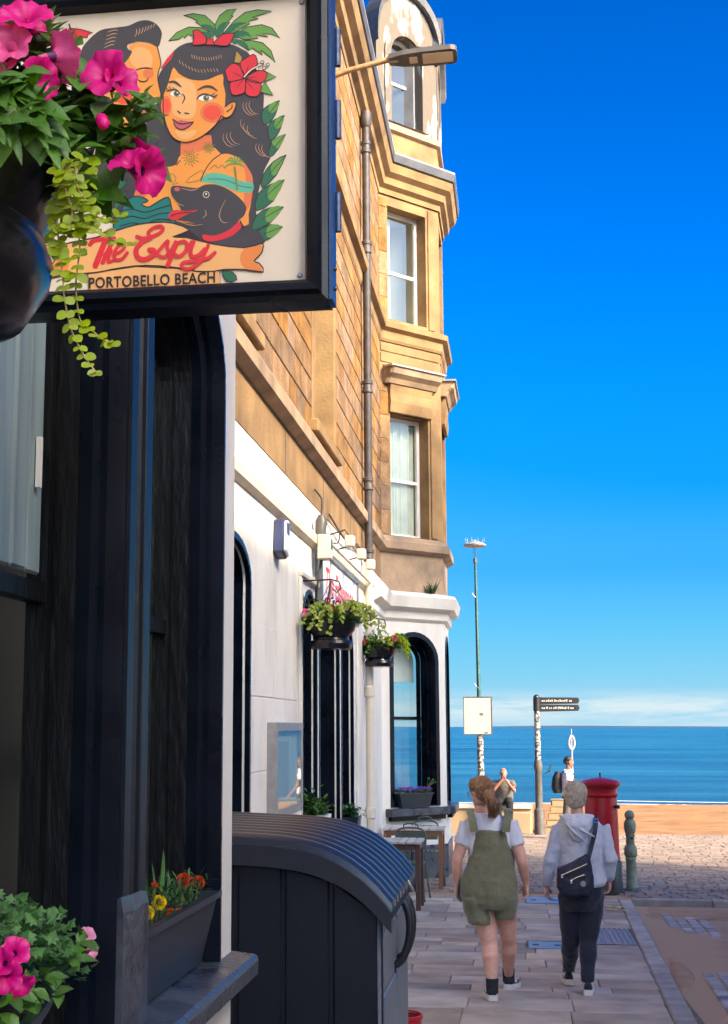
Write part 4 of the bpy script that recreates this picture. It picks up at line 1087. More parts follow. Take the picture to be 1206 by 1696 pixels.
f = MB(); plate(f, rect(a.x - .012, b_.x + .012, b_.z - .012, a.z + .012), [rect(a.x + .008, b_.x - .008, b_.z + .008, a.z - .008)], lambda u, v, w: (u, ly - .085 + w, v), -.022, .0); f.build('notice_frame', 'pole_grey', nt_)
W_, H_ = b_.x - a.x, a.z - b_.z
pr = MB()
for (u0, u1, v0, v1, mi) in ((.56, .70, .50, .58, 0), (.84, .92, .51, .56, 1), (.72, .86, .02, .06, 0), (.1, .78, .86, .87, 1), (.1, .85, .34, .35, 1), (.1, .8, .29, .30, 1), (.1, .84, .24, .25, 1), (.1, .7, .19, .20, 1), (.1, .82, .46, .468, 1)):
    pr.add([(a.x + W_ * u, ly - .1015, b_.z + H_ * v) for u, v in rect(u0, u1, v0, v1)], [(0, 1, 2, 3)], mi)
pr.build('notice_print', ['notice_ink', 'notice_grey'], nt_)

# lifebuoy sign on the beach
ly2 = 44.0; p_ = atY(947, 1230, ly2); g2 = beachz(p_.x, ly2)
lb = thing('lifebuoy_post', (p_.x, ly2, g2), 'small pale oval lifebuoy marker on a thin post down on the beach', 'sign')
MB().tube([(p_.x, ly2, g2 - .1), (p_.x, ly2, p_.z - .2)], .022, 8).build('post', 'notice_grey', lb, smooth=True)
rg = MB(); rings = []
for k in range(21):
    q = 2 * math.pi * k / 20; cx, cz = p_.x + .085 * math.cos(q), p_.z + .20 * math.sin(q)
    rings.append([(cx + .03 * math.cos(q) * math.cos(s), ly2 + .03 * math.sin(s), cz + .04 * math.sin(q) * math.cos(s)) for s in (j * math.pi / 3 for j in range(6))])
rg.loft(rings, cap=False); rg.build('ring', 'notice_grey', lb, smooth='all')
MB().tube([(p_.x, ly2, p_.z - .2), (p_.x, ly2, p_.z + .2)], .018, 6).build('hanger', 'notice_white', lb)
MB().tube([(p_.x, ly2, p_.z + .2), (p_.x, ly2, p_.z + .42)], .012, 6).build('post_top', 'notice_grey', lb)

# bird in flight
p_ = atY(910, 1277, 30.0)
bm_ = MB(); bm_.ball(p_, .022, .07, .025, 8, 6)
bm_.add([p_ + Vector(v) for v in ((-.02, .0, .0), (-.05, .02, -.05), (-.10, .0, -.07), (-.05, -.03, -.01))], [(0, 1, 2, 3)])
bm_.add([p_ + Vector(v) for v in ((.01, .02, .01), (.035, .03, .07), (.03, .0, .17), (.0, -.02, .10), (-.02, -.02, .01))], [(0, 1, 2, 3, 4)])
bm_.add([p_ + Vector(v) for v in ((.0, .06, .0), (.02, .12, -.01), (-.03, .12, -.01))], [(0, 1, 2)])
tag(bm_.build('bird', 'iron_black', loc=tuple(p_), smooth=True), 'small dark bird flying past the finger post with wings raised', 'bird')

# wall-mounted street light on its rusty arm
Yl = 13.0
r0 = Vector((FX, Yl, atX(520, 130, FX).z)); r0.z = atY(540, 123, Yl).z - .1
e0 = atY(648, 98, Yl); t0 = atY(757, 88, Yl)
sl_ = thing('wall_light', (FX, Yl, r0.z), 'flat grey street light head on a rusty arm fixed high on the sandstone wall', 'street light')
MB().box(FX + .017, FX + .05, Yl - .07, Yl + .07, r0.z - .12, r0.z + .12).build('wall_plate', 'rust_arm', sl_)
MB().tube([r0 + Vector((.03, 0, 0)), (r0 + e0) / 2 + Vector((0, 0, .02)), e0], .028, 12).build('arm', 'rust_arm', sl_, smooth=True)
ax = (t0 - e0); Lh = ax.length; ax.normalize(); up = Vector((-ax.z, 0, ax.x)).normalized(); fw = Vector((0, 1, 0))
def hp(u, v, w): return tuple(e0 + ax * u + fw * v + up * w)
tilt = -.30   # head rolled so that its lens shows from below
def hq(u, v, w): return hp(u, v * math.cos(tilt) - w * math.sin(tilt), w * math.cos(tilt) + v * math.sin(tilt))
MB().loft([[hq(u, v * wv, -.035 + h) for v, h in ((-1, 0), (1, 0), (1, .06), (.5, .085), (-.5, .085), (-1, .06))] for u, wv in ((-.02, .05), (.02, .06), (.12, .085), (.32, .10), (Lh - .06, .105), (Lh - .015, .09), (Lh, .06))]).build('lamp_head', 'lamp_grey', sl_)
MB().loft([[hq(u, v, -.036), hq(u, v, -.042)] for u, v in ()] or [[hq(Lh * .48, -.07, -.0365), hq(Lh * .94, -.07, -.0365), hq(Lh * .94, .07, -.0365), hq(Lh * .48, .07, -.0365)], [hq(Lh * .48, -.065, -.043), hq(Lh * .94, -.065, -.043), hq(Lh * .94, .065, -.043), hq(Lh * .48, .065, -.043)]]).build('lens', 'lamp_lens', sl_)
MB().loft([[hq(u, -.04, -.036), hq(u, .04, -.036), hq(u, .04, -.046), hq(u, -.04, -.046)] for u in (Lh * .28, Lh * .40)]).build('driver_plate', 'lamp_lens', sl_)
MB().tube([hq(-.03, 0, 0), hq(.07, 0, 0)], .040, 12).build('clamp', 'galvanised', sl_, smooth=True)
MB().lathe([(.0, 0), (.035, 0), (.035, .045), (.02, .06), (.0, .062)], hq(Lh * .42, 0, .05), 12).build('photocell', 'iron_black', sl_)
# ================================================================== PLANTING
rl = random.Random(77)
def frame_from(d, up):
    d = Vector(d).normalized(); up = Vector(up); s = d.cross(up)
    if s.length < 1e-5: s = d.cross(Vector((1, 0, 0)))
    s.normalize(); n = s.cross(d).normalized(); return d, s, n
LEAF_SH = {'ovate': [(0, .06), (.2, .34), (.45, .5), (.7, .36), (1.0, .02)], 'round': [(0, .2), (.2, .46), (.5, .56), (.8, .44), (1.0, .12)],
           'lance': [(0, .05), (.25, .18), (.55, .22), (.8, .14), (1, .01)], 'strap': [(0, .05), (.3, .07), (.7, .055), (1, .005)]}
def add_leaf(mb, p, d, up, L, W, sh='ovate', fold=.25, droop=.2, mi=0):
    d, s, n = frame_from(d, up); p = Vector(p); vs = []; prof = LEAF_SH[sh]
    for t, w in prof:
        c = p + d * (L * t) - n * (droop * L * t * t)
        e = n * (fold * W * w)
        vs += [c - s * (W * w) + e, c, c + s * (W * w) + e]
    fs = []
    for i in range(len(prof) - 1):
        a = 3 * i; fs += [(a, a + 1, a + 4, a + 3), (a + 1, a + 2, a + 5, a + 4)]
    mb.add(vs, fs, mi)
def add_lobed(mb, p, d, up, L, mi=0):
    """a small lobed leaf, five blunt fingers"""
    d, s, n = frame_from(d, up); p = Vector(p)
    out = [(0, .0), (.25, .12), (.3, .38), (.48, .24), (.62, .44), (.74, .2), (1, .0), (.74, -.2), (.62, -.44), (.48, -.24), (.3, -.38), (.25, -.12)]
    c = p + d * (L * .45) - n * (.06 * L)
    vs = [c] + [p + d * (L * a) + s * (L * b) - n * (L * .12 * abs(b) * 2 - .0) for a, b in out]
    mb.add(vs, [(0, i, i % 12 + 1) for i in range(1, 13)], mi)
def leaf_mesh(sh, m, fold=.25, droop=.25):
    mb = MB(); add_leaf(mb, (0, 0, 0), (1, 0, 0), (0, 0, 1), 1.0, 1.0, sh, fold, droop)
    o = mb.build('leaf', m, local=True, smooth='all'); me = o.data; bpy.data.objects.remove(o); return me
def inst_dir(me, name, parent, p, d, up, sx, sy=None):
    d, s, n = frame_from(d, up); sy = sy or sx
    o = bpy.data.objects.new(name, me); col.objects.link(o); o.parent = parent
    q = Vector(p) - wloc(parent)
    o.matrix_local = Matrix(((d.x * sx, -s.x * sy, n.x * sx, q.x), (d.y * sx, -s.y * sy, n.y * sx, q.y), (d.z * sx, -s.z * sy, n.z * sx, q.z), (0, 0, 0, 1)))
    return o
def petunia_mesh(m, seed, depth=1.0, ruffle=.10):
    """funnel with five ruffled lobes; axis +Z, rim radius 1"""
    r = random.Random(seed); mb = MB(); n = 40; rings = []; ph = [r.uniform(0, 6) for _ in range(5)]
    for i, (rr, h) in enumerate(((.07, -1.15 * depth), (.13, -.8 * depth), (.20, -.46 * depth), (.32, -.24), (.58, -.07), (.84, .02), (1.0, .0))):
        ring = []
        for j in range(n):
            q = 2 * math.pi * j / n
            lob = 1 - (.16 * (abs(math.cos(2.5 * q)) ** 5) if i > 3 else 0) * (rr)
            wv = ruffle * rr * rr * (math.sin(5 * q + ph[0]) * .8 + math.sin(11 * q + ph[1]) * .45 + math.sin(17 * q + ph[2]) * .25) if i > 3 else 0
            ring.append((rr * lob * math.cos(q), rr * lob * math.sin(q), h + wv))
        rings.append(ring)
    mb.loft(rings, cap=False)
    o = mb.build('flower', [m, 'petal_throat'], local=True, smooth='all'); me = o.data; bpy.data.objects.remove(o)
    for p in me.polygons:
        if p.center.xy.length < .20 and p.center.z > -.9: p.material_index = 1
    return me
def flower_at(me, parent, p, facing, r, name='flower'):
    z = Vector(facing).normalized(); x = z.orthogonal().normalized(); y = z.cross(x)
    a = rl.uniform(0, 6); x, y = x * math.cos(a) + y * math.sin(a), y * math.cos(a) - x * math.sin(a)
    o = bpy.data.objects.new(name, me); col.objects.link(o); o.parent = parent; q = Vector(p) - wloc(parent)
    o.matrix_local = Matrix(((x.x * r, y.x * r, z.x * r, q.x), (x.y * r, y.y * r, z.y * r, q.y), (x.z * r, y.z * r, z.z * r, q.z), (0, 0, 0, 1)))
    return o
def pompom(mb, c, r, facing, n=60, mi=0, rr=None):
    rr = rr or rl; f = Vector(facing).normalized(); c = Vector(c)
    for k in range(n):
        t = (k + .5) / n; th = math.acos(1 - 1.25 * t); ph = k * 2.39996
        x = f.orthogonal().normalized(); y = f.cross(x)
        d = f * math.cos(th) + (x * math.cos(ph) + y * math.sin(ph)) * math.sin(th)
        p = c + d * (r * .55)
        e = (d + f * .15).normalized(); s = e.cross(f)
        if s.length < 1e-4: s = x
        s.normalize(); w = r * .20
        mb.add([p - s * w * .5, p + s * w * .5, p + e * r * .45 + s * w + f * rr.uniform(-.1, .15) * r, p + e * r * .5 + f * rr.uniform(-.1, .2) * r, p + e * r * .45 - s * w], [(0, 1, 2, 3, 4)], mi)

PET = {k: [petunia_mesh(m, s) for s in (1, 2, 3)] for k, m in (('mag', 'petal_magenta'), ('pink', 'petal_pink'), ('pw', 'petal_white_pink'))}
LEAF_O = leaf_mesh('ovate', 'leaf'); LEAF_L = leaf_mesh('lance', 'leaf'); LEAF_R = leaf_mesh('round', 'leaf_lime', .12, .15)

# ---- near hanging basket of petunias and lime creeping plant
BY = 1.5; PC = Vector((-.715, BY, 2.20))
hb = thing('hanging_basket', PC, 'glossy black hanging pot spilling magenta petunias and trailing lime leaves in front of the sign', 'hanging basket', 'hanging flower baskets')
MB().lathe([(.02, .0), (.10, .006), (.15, .03), (.178, .075), (.182, .10), (.172, .125), (.168, .135), (.178, .148), (.196, .195), (.202, .203), (.202, .218), (.190, .220), (.185, .195), (.05, .19)], PC, 40).build('pot', 'pot_black', hb, smooth=40)
MB().lathe([(.0, .196), (.184, .196), (.12, .21), (.0, .215)], PC, 24, cap=False).build('soil', 'soil', hb)
for k in range(3):
    q = R(20 + 120 * k); b = PC + Vector((.19 * math.cos(q), .19 * math.sin(q), .25))
    MB().tube([b, PC + Vector((0, 0, .62))], .0025, 5).build('chain', 'iron_black', hb)
MB().tube([(NBX + .02, BY, PC.z + .66), (PC.x - .02, BY, PC.z + .66), (PC.x, BY, PC.z + .64), (PC.x, BY, PC.z + .61)], .007, 8).build('bracket', 'iron_black', hb)
MB().box(NBX + .0075, NBX + .022, BY - .02, BY + .02, PC.z + .35, PC.z + .72).build('bracket_plate', 'iron_black', hb)
MB().tube([(NBX + .02, BY, PC.z + .40), ((NBX + PC.x) / 2, BY, PC.z + .60), (PC.x - .03, BY, PC.z + .655)], .006, 6).build('bracket_stay', 'iron_black', hb)
def bpx(x, y, dy=0.0): return atY(x, y, BY + dy)
vol = [(20, 215), (40, 200), (70, 215), (85, 235)]
stems = [[(30, 230), (70, 190), (120, 185), (170, 200), (215, 180), (248, 160)], [(60, 235), (110, 215), (150, 190), (150, 150), (160, 130)], [(60, 240), (120, 240), (170, 235), (215, 260), (240, 275)],
         [(20, 225), (30, 150), (55, 100), (75, 60)], [(10, 220), (20, 140), (30, 80), (40, 30)], [(40, 230), (80, 170), (95, 120), (110, 90)], [(70, 240), (120, 260), (135, 290), (150, 320), (185, 330)], [(5, 220), (-20, 160), (5, 100), (10, 70)],
         [(50, 235), (90, 205), (130, 160), (140, 130)], [(75, 240), (130, 215), (190, 215), (225, 225)], [(60, 230), (75, 180), (70, 140)], [(80, 245), (100, 250), (110, 280), (105, 310)]]
def stem_leaves(path, step, Ls, dense=2, jit=.02, dy0=0.0):
    pts = smooth_path([bpx(x, y, dy0 + rl.uniform(-jit, jit)) for x, y in path], 8)
    MB().tube(pts, [.0022] * len(pts), 5).build('stem', 'stem', hb, smooth='all')
    acc = 0
    for i in range(1, len(pts)):
        acc += (pts[i] - pts[i - 1]).length
        if acc > step:
            acc = 0; t = (pts[i] - pts[i - 1]).normalized()
            for k in range(dense):
                d = (t * rl.uniform(.1, .7) + Vector((rl.uniform(-1, 1), rl.uniform(-1.1, .5), rl.uniform(-.5, .8)))).normalized()
                Lf = rl.uniform(*Ls)
                inst_dir(LEAF_O if rl.random() < .75 else LEAF_L, 'leaf', hb, pts[i], d, Vector((rl.uniform(-.5, .5), -.7, .7)), Lf, Lf * rl.uniform(.55, .8))
    return pts
for pth in stems: stem_leaves(pth, .010, (.030, .052), 3)
# leaf rosette at the shoot tip, and dense leaves over the rim
for (x, y, n_) in ((238, 165, 12), (75, 62, 12), (185, 165, 6), (30, 190, 14), (70, 200, 14), (100, 200, 12), (10, 160, 12), (50, 165, 10), (110, 225, 12), (130, 240, 8)):
    for k in range(n_):
        d = Vector((rl.uniform(-1, 1), rl.uniform(-1, .2), rl.uniform(-.7, .9))).normalized(); Lf = rl.uniform(.022, .042) * (.7 if n_ == 12 and y < 170 else 1)
        inst_dir(LEAF_O, 'leaf', hb, bpx(x + rl.uniform(-14, 14), y + rl.uniform(-12, 12), rl.uniform(-.05, .05)), d, Vector((0, -.6, .8)), Lf, Lf * rl.uniform(.5, .75))
for k in range(90):
    x, y = rl.uniform(-30, 92), rl.uniform(120, 212); d = Vector((rl.uniform(-.6, 1), rl.uniform(-1, .1), rl.uniform(-1, .5))).normalized(); Lf = rl.uniform(.03, .05)
    inst_dir(LEAF_O if k % 3 else LEAF_L, 'leaf', hb, bpx(x, y + .25 * max(0, x), -.19 + .0008 * x), d, Vector((.2, -.8, .6)), Lf, Lf * rl.uniform(.5, .75))
# blooms: pixel, depth offset, facing, radius, kind
for (x, y, dy, f, r, kd) in ((172, 118, -.05, (-.25, -1, .15), .031, 'mag'), (203, 130, -.03, (.7, -.7, .2), .024, 'mag'), (68, 132, -.06, (.75, -.45, -.25), .028, 'mag'), (106, 92, -.04, (.55, .65, .35), .032, 'pink'), (42, 22, -.06, (.2, -.8, .6), .033, 'mag'),
                             (62, 42, -.03, (.7, -.3, .4), .022, 'mag'), (16, 70, -.07, (.1, -1, .2), .027, 'pink'), (4, 92, -.06, (-.2, -1, -.1), .022, 'pink'), (98, 118, .0, (.2, -.9, -.2), .017, 'mag'), (211, 262, -.04, (-.2, -.75, .65), .025, 'mag'), (250, 285, -.03, (.85, -.35, -.25), .030, 'mag'),
                             (20, 28, -.02, (-.4, -.8, .5), .028, 'mag'), (238, 245, -.01, (.5, .2, .8), .018, 'mag'), (28, 50, .03, (.4, -.5, .7), .03, 'pink')):
    flower_at(PET[kd][rl.randint(0, 2)], hb, bpx(x, y, dy), f, r)
bud = MB(); b0 = bpx(164, 190, -.04); b1 = bpx(176, 212, -.05); bud.tube([b0, b0.lerp(b1, .3), b0.lerp(b1, .75), b1], [.002, .0075, .007, .001], 8); bud.build('flower_bud', 'petal_magenta', hb, smooth='all')
# trailing lime stems
vines = [[(112, 265), (118, 330), (132, 400), (128, 445), (126, 480), (133, 530), (150, 545), (170, 562), (186, 568)], [(105, 270), (96, 340), (97, 400), (103, 450), (108, 500), (118, 545), (140, 590), (160, 618)], [(130, 300), (150, 350), (168, 362), (184, 366), (200, 357)],
         [(120, 280), (135, 330), (140, 370), (150, 380), (178, 392), (205, 405), (218, 405)], [(110, 270), (108, 310), (120, 350), (112, 380)], [(125, 275), (128, 310), (145, 335)]]
for vi, pth in enumerate(vines):
    pts = smooth_path([bpx(x, y, -.06 + rl.uniform(-.012, .012) - .004 * vi) for x, y in pth], 8)
    MB().tube(pts, .0011, 5).build('vine_stem', 'stem_pale', hb, smooth='all'); acc = 0
    for i in range(1, len(pts)):
        acc += (pts[i] - pts[i - 1]).length
        tt = i / len(pts)
        if acc > (.0085 if tt < .5 else .0125) or i == len(pts) - 1:
            acc = 0; t = (pts[i] - pts[i - 1]).normalized()
            for sgn in (-1, 1):
                d = (t * .35 + Vector((sgn * rl.uniform(.5, 1), rl.uniform(-.8, .1), rl.uniform(-.4, .3)))).normalized(); Lf = rl.uniform(.008, .0155) * (1.15 - .35 * tt)
                inst_dir(LEAF_R, 'vine_leaf', hb, pts[i], d, Vector((rl.uniform(-.5, .5), -.8, .55)), Lf, Lf * rl.uniform(.85, 1.05))
for k in range(75):
    x, y = rl.gauss(122, 17), rl.uniform(262, 395); d = Vector((rl.uniform(-1, 1), rl.uniform(-1, .1), rl.uniform(-.9, .3))).normalized(); Lf = rl.uniform(.009, .017)
    inst_dir(LEAF_R, 'vine_leaf', hb, bpx(x, y, rl.uniform(-.07, -.03)), d, Vector((0, -.8, .55)), Lf, Lf)

# ---- smaller baskets hung further down the wall
def basket(px, py, Y, R0, seed, label, blooms, lime_side, br_px, br_py):
    r = random.Random(seed); c = atY(px, py, Y); root = thing('hanging_basket', c, label, 'hanging basket', 'hanging flower baskets')
    H = R0 * 1.05
    MB().lathe([(.02, -.62 * H), (.74 * R0, -.60 * H), (.80 * R0, -.42 * H), (.74 * R0, -.30 * H), (.62 * R0, -.27 * H), (.60 * R0, -.22 * H), (.86 * R0, .05 * H), (.97 * R0, .36 * H), (1.0 * R0, .40 * H), (1.0 * R0, .46 * H), (.9 * R0, .46 * H), (.5 * R0, .38 * H)], c, 30).build('pot', 'pot_black', root, smooth=35)
    fo = MB(); top = c + Vector((0, 0, .46 * H))
    for k in range(1000):
        q = r.uniform(0, 2 * math.pi); rr = R0 * (r.random() ** .5) * 1.05; h = abs(r.gauss(0, .30)) * R0 * (1.35 - .6 * rr / R0)
        p = top + Vector((rr * math.cos(q), rr * math.sin(q), h - .05)); d = Vector((math.cos(q) + r.uniform(-.6, .6), math.sin(q) + r.uniform(-.6, .6), r.uniform(-.3, 1)))
        add_leaf(fo, p, d, (0, 0, 1), r.uniform(.03, .06), r.uniform(.025, .04), 'ovate', mi=0 if r.random() < .55 else 1)
    for k in range(34):      # trailers
        q = lime_side + r.gauss(0, .7) if k % 4 else r.uniform(0, 6.28); p = top + Vector((R0 * r.uniform(.6, 1) * math.cos(q), R0 * r.uniform(.6, 1) * math.sin(q), r.uniform(0, .10))); n_ = r.randint(4, 15)
        for j in range(n_):
            p = p + Vector((.014 * math.cos(q) + r.uniform(-.014, .014), .014 * math.sin(q) + r.uniform(-.014, .014), .016 - .0042 * j + r.uniform(-.006, .006)))
            for s in range(3): add_leaf(fo, p, Vector((r.uniform(-1, 1), r.uniform(-1, 1), r.uniform(-1, .6))), (r.uniform(-.6, .6), -.7, r.uniform(0, 1)), r.uniform(.022, .042), r.uniform(.02, .034), 'round', mi=2 if (k % 4) else 0)
    o = fo.build('foliage', ['leaf', 'leaf_dark', 'leaf_lime'], root); o['kind'] = 'stuff'
    for (bx, by, rad, m, kind) in blooms:
        p = atY(bx, by, Y - R0 * .7)
        if kind == 'pet': flower_at(petunia_mesh(m, int(bx)), root, p, (r.uniform(-.3, .3), -1, .2), rad)
        else:
            mb = MB(); pompom(mb, p, rad, (0, -1, .3), 34, 0, r); mb.build('flower', m, root)
    w = Vector((FX + .002, Y, atY(br_px, br_py, Y).z))
    MB().box(FX + .002, FX + .02, Y - .015, Y + .015, w.z - .62, w.z + .06).build('bracket_plate', 'iron_black', root)
    arm = MB().tube([(FX + .01, Y, w.z), (c.x, Y, w.z + .01), (c.x + .07, Y, w.z - .01), (c.x + .09, Y, w.z - .07), (c.x + .05, Y, w.z - .11), (c.x + .02, Y, w.z - .08)], .008, 6); arm.build('bracket_arm', 'iron_black', root, smooth='all')
    MB().tube([(FX + .01, Y, w.z - .55), ((FX + c.x) / 2 + .1, Y, w.z - .22), (c.x, Y, w.z)], .008, 6).build('bracket_stay', 'iron_black', root, smooth='all')
    sc = [(FX + .02 + .10 * (1 - math.cos(t)) * .8, Y, w.z - .12 - .09 * math.sin(t * 1.0) - .03 * t) for t in (j * .5 for j in range(12))]
    MB().tube(sc, .006, 5).build('bracket_scroll', 'iron_black', root, smooth='all')
    for k in range(3):
        q = .5 + 2.1 * k; MB().tube([top + Vector((R0 * .95 * math.cos(q), R0 * .95 * math.sin(q), 0)), (c.x, Y, w.z)], .003, 4).build('chain', 'iron_black', root)
    return root
basket(549, 1047, 12.5, .245, 4, 'black hanging basket with orange bloom and lime trailing leaves under the name board', [(507, 1015, .045, 'petal_pink', 'pet'), (547, 1010, .055, 'petal_orange', 'pom'), (530, 1012, .035, 'petal_orange', 'pom'), (560, 1000, .03, 'petal_red', 'pom'), (543, 995, .03, 'petal_red', 'pom')], -.7, 520, 962)
basket(628, 1085, 17.6, .235, 9, 'black hanging basket with pink and dark red blooms nearest the canted bay', [(640, 1070, .06, 'petal_pink', 'pet'), (606, 1064, .045, 'petal_red', 'pom'), (615, 1072, .04, 'petal_red', 'pom'), (654, 1058, .04, 'petal_pink', 'pom'), (622, 1062, .035, 'petal_red', 'pom')], -.2, 625, 1026)

# ---- window boxes
def trough(root, x0, x1, y0, y1, z0, z1, taper=.03, bow=.0, m='planter_grey', rim=.018):
    """a tapered plastic trough; bow rounds the street side outward"""
    def loop(xa, xb, ya, yb, z, k=1.0):
        pts = [(xa, ya, z)]; n = 8
        for j in range(n + 1):
            t = j / n; pts.append((xb + bow * k * math.sin(math.pi * t), ya + (yb - ya) * t, z))
        pts.append((xa, yb, z)); return pts
    rings = [loop(x0 + taper * .3, x1 - taper, y0 + taper, y1 - taper, z0), loop(x0, x1, y0, y1, z1 - rim), loop(x0 - .004, x1 + rim * .7, y0 - rim * .7, y1 + rim * .7, z1 - rim), loop(x0 - .004, x1 + rim * .7, y0 - rim * .7, y1 + rim * .7, z1), loop(x0 + .004, x1 - .006, y0 + .006, y1 - .006, z1), loop(x0 + .006, x1 - .010, y0 + .01, y1 - .01, z1 - .03)]
    MB().loft(rings).build('trough', m, root, smooth=30)
    MB().loft([loop(x0 + .008, x1 - .012, y0 + .012, y1 - .012, z1 - .029), loop(x0 + .02, x1 - .03, y0 + .03, y1 - .03, z1 - .018)]).build('soil', 'soil', root)
# marigold box on the pub sill
wb = thing('window_box', (-.99, 3.9, 1.038), 'dark plastic window box of yellow and orange marigolds on the pub sill', 'window box', 'window boxes')
trough(wb, -1.062, -.925, 3.475, 4.33, 1.040, 1.250, .04, 0.0)
rm_ = random.Random(12)
fo = MB()
for k in range(520):
    p = Vector((rm_.uniform(-1.05, -.94), rm_.uniform(3.5, 4.28), 1.235)); h = rm_.uniform(.0, .07)
    d = Vector((rm_.uniform(-1, 1.2), rm_.uniform(-1.2, 1), rm_.uniform(-.1, 1.2))); add_leaf(fo, p + Vector((0, 0, h)), d, (0, 0, 1), rm_.uniform(.025, .05), rm_.uniform(.008, .016), 'lance', mi=rm_.randint(0, 1))
o = fo.build('foliage', ['leaf_chrys', 'leaf_dark'], wb); o['kind'] = 'stuff'
for (x, y, r, m) in ((263, 1496, .021, 'petal_yellow'), (244, 1512, .018, 'petal_yellow'), (304, 1459, .022, 'petal_orange'), (328, 1462, .021, 'petal_orange'), (283, 1513, .015, 'petal_orange'), (297, 1511, .012, 'petal_orange'), (256, 1466, .010, 'petal_orange')):
    p = atX(x, y, -.965); mb = MB(); pompom(mb, p, r, (.55, -.6, .6), 64, 0, rm_); f = mb.build('flower', m, wb)
    MB().tube([(p.x - .01, p.y + .01, 1.225), p], .0025, 5).build('flower_stem', 'stem', wb)
    MB().lathe([(.002, -.016), (r * .4, -.004), (r * .5, .002)], p, 8).build('calyx', 'stem', f)
for (x, y, L_, w_) in ((265, 1490, .135, .024), (258, 1490, .10, .010), (276, 1492, .085, .010), (315, 1500, .10, .022)):
    p = atX(x, y, -.98); mb = MB(); add_leaf(mb, p, (rm_.uniform(-.1, .1), rm_.uniform(-.15, .15), 1), (1, -.4, 0), L_, w_ * 2, 'lance', .3, .02); mb.build('strap_leaf', 'leaf_chrys', wb, smooth='all')
for (xa, ya, xb, yb) in ((240, 1490, 246, 1455), (248, 1480, 240, 1430), (270, 1470, 285, 1432), (242, 1512, 236, 1475)):
    a_, b_ = atX(xa, ya, -.97), atX(xb, yb, -.97); mb = MB(); add_leaf(mb, a_, b_ - a_, (1, -.5, .2), (b_ - a_).length, .006, 'lance', .2, .15); mb.build('strap_leaf', 'leaf_chrys', wb)

# feathery box at the near window
wb = thing('window_box', (-.84, 2.05, 1.03), 'bow fronted dark plastic box of feathery green foliage with pink petunias', 'window box', 'window boxes')
trough(wb, -.985, -.85, 1.45, 2.52, 1.036, 1.285, .04, .085)
fo = MB()
for k in range(2600):
    y = rm_.uniform(1.5, 2.56); q = (y - 2.05) / .5
    x = rm_.uniform(-.985, -.78); hmax = .215 * max(.15, 1 - .55 * abs(q) ** 3) * (1 - .30 * abs((x + .88) / .11) ** 2)
    h = hmax * (rm_.random() ** .55)
    d = Vector((rm_.uniform(-.7, 1.1), rm_.uniform(-1.2, .8), rm_.uniform(-.1, 1.0)))
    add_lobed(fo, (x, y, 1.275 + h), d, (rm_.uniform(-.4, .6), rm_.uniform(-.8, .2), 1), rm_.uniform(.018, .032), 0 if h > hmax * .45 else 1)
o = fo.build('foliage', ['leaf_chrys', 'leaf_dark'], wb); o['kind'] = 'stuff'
for (x, y, X, f, r, kd) in ((26, 1575, -.745, (.5, -.8, .5), .024, 'mag'), (10, 1618, -.74, (.3, -.9, -.1), .026, 'mag'), (38, 1634, -.745, (.7, -.5, -.5), .022, 'mag'), (2, 1594, -.74, (-.2, -.9, .3), .022, 'mag'), (146, 1548, -.80, (.6, -.6, .5), .017, 'pw'), (152, 1578, -.80, (.8, -.4, -.2), .018, 'pw')):
    flower_at(PET[kd][rl.randint(0, 2)], wb, atX(x, y, X), f, r)
for (x, y) in ((130, 1560), (120, 1590), (60, 1640), (20, 1650), (5, 1680), (70, 1620), (95, 1640), (40, 1660)):
    for k in range(4):
        d = Vector((rm_.uniform(-.2, 1), rm_.uniform(-1, .3), rm_.uniform(-.6, .6))); inst_dir(LEAF_O, 'leaf', wb, atX(x + rm_.uniform(-8, 8), y + rm_.uniform(-8, 8), -.79), d, (.3, -.5, .8), rm_.uniform(.03, .045), .022)

# purple box on the canted bay's sill
bc = Vector(fn_c(.62, .59, .03)); wb = thing('window_box', bc, 'grey window box of small purple flowers on the canted bay window sill', 'window box', 'window boxes')
tr_ = MB(); rings = []
for (du, dw_, z) in ((.27, .055, .590), (.33, .075, .78), (.345, .085, .78), (.345, .085, .80), (.32, .065, .80)):
    rings.append([fn_c(.58 + su * du, z, .035 + sw_ * dw_) for su, sw_ in ((-1, -1), (1, -1), (1, 1), (-1, 1))])
tr_.loft(rings).build('trough', 'planter_grey', wb)
fo = MB(); fl = MB()
for k in range(420):
    p = Vector(fn_c(.58 + rm_.uniform(-.33, .30), .80 + rm_.uniform(0, .05), .035 + rm_.uniform(-.07, .09))); d = Vector((rm_.uniform(-1, 1), rm_.uniform(-1, 1), rm_.uniform(0, 1)))
    add_leaf(fo, p, d, (0, 0, 1), .04, .03, 'ovate')
    if k % 3 == 0: pompom(fl, p + Vector((0, 0, .03)), .018, (.3, -1, .6), 10, 0, rm_)
for k in range(7):
    p = Vector(fn_c(.86 + rm_.uniform(-.05, .05), .8, .04)); mbp = p + Vector((rm_.uniform(.0, .12), rm_.uniform(-.08, .08), rm_.uniform(.12, .26))); fo.tube([p, p.lerp(mbp, .5) + Vector((-.02, 0, .02)), mbp], .005, 4); fo.ball(mbp, .018, n=6, m=4)
o = fo.build('foliage', 'leaf_chrys', wb); o['kind'] = 'stuff'; o = fl.build('blooms', 'petal_purple', wb); o['kind'] = 'stuff'

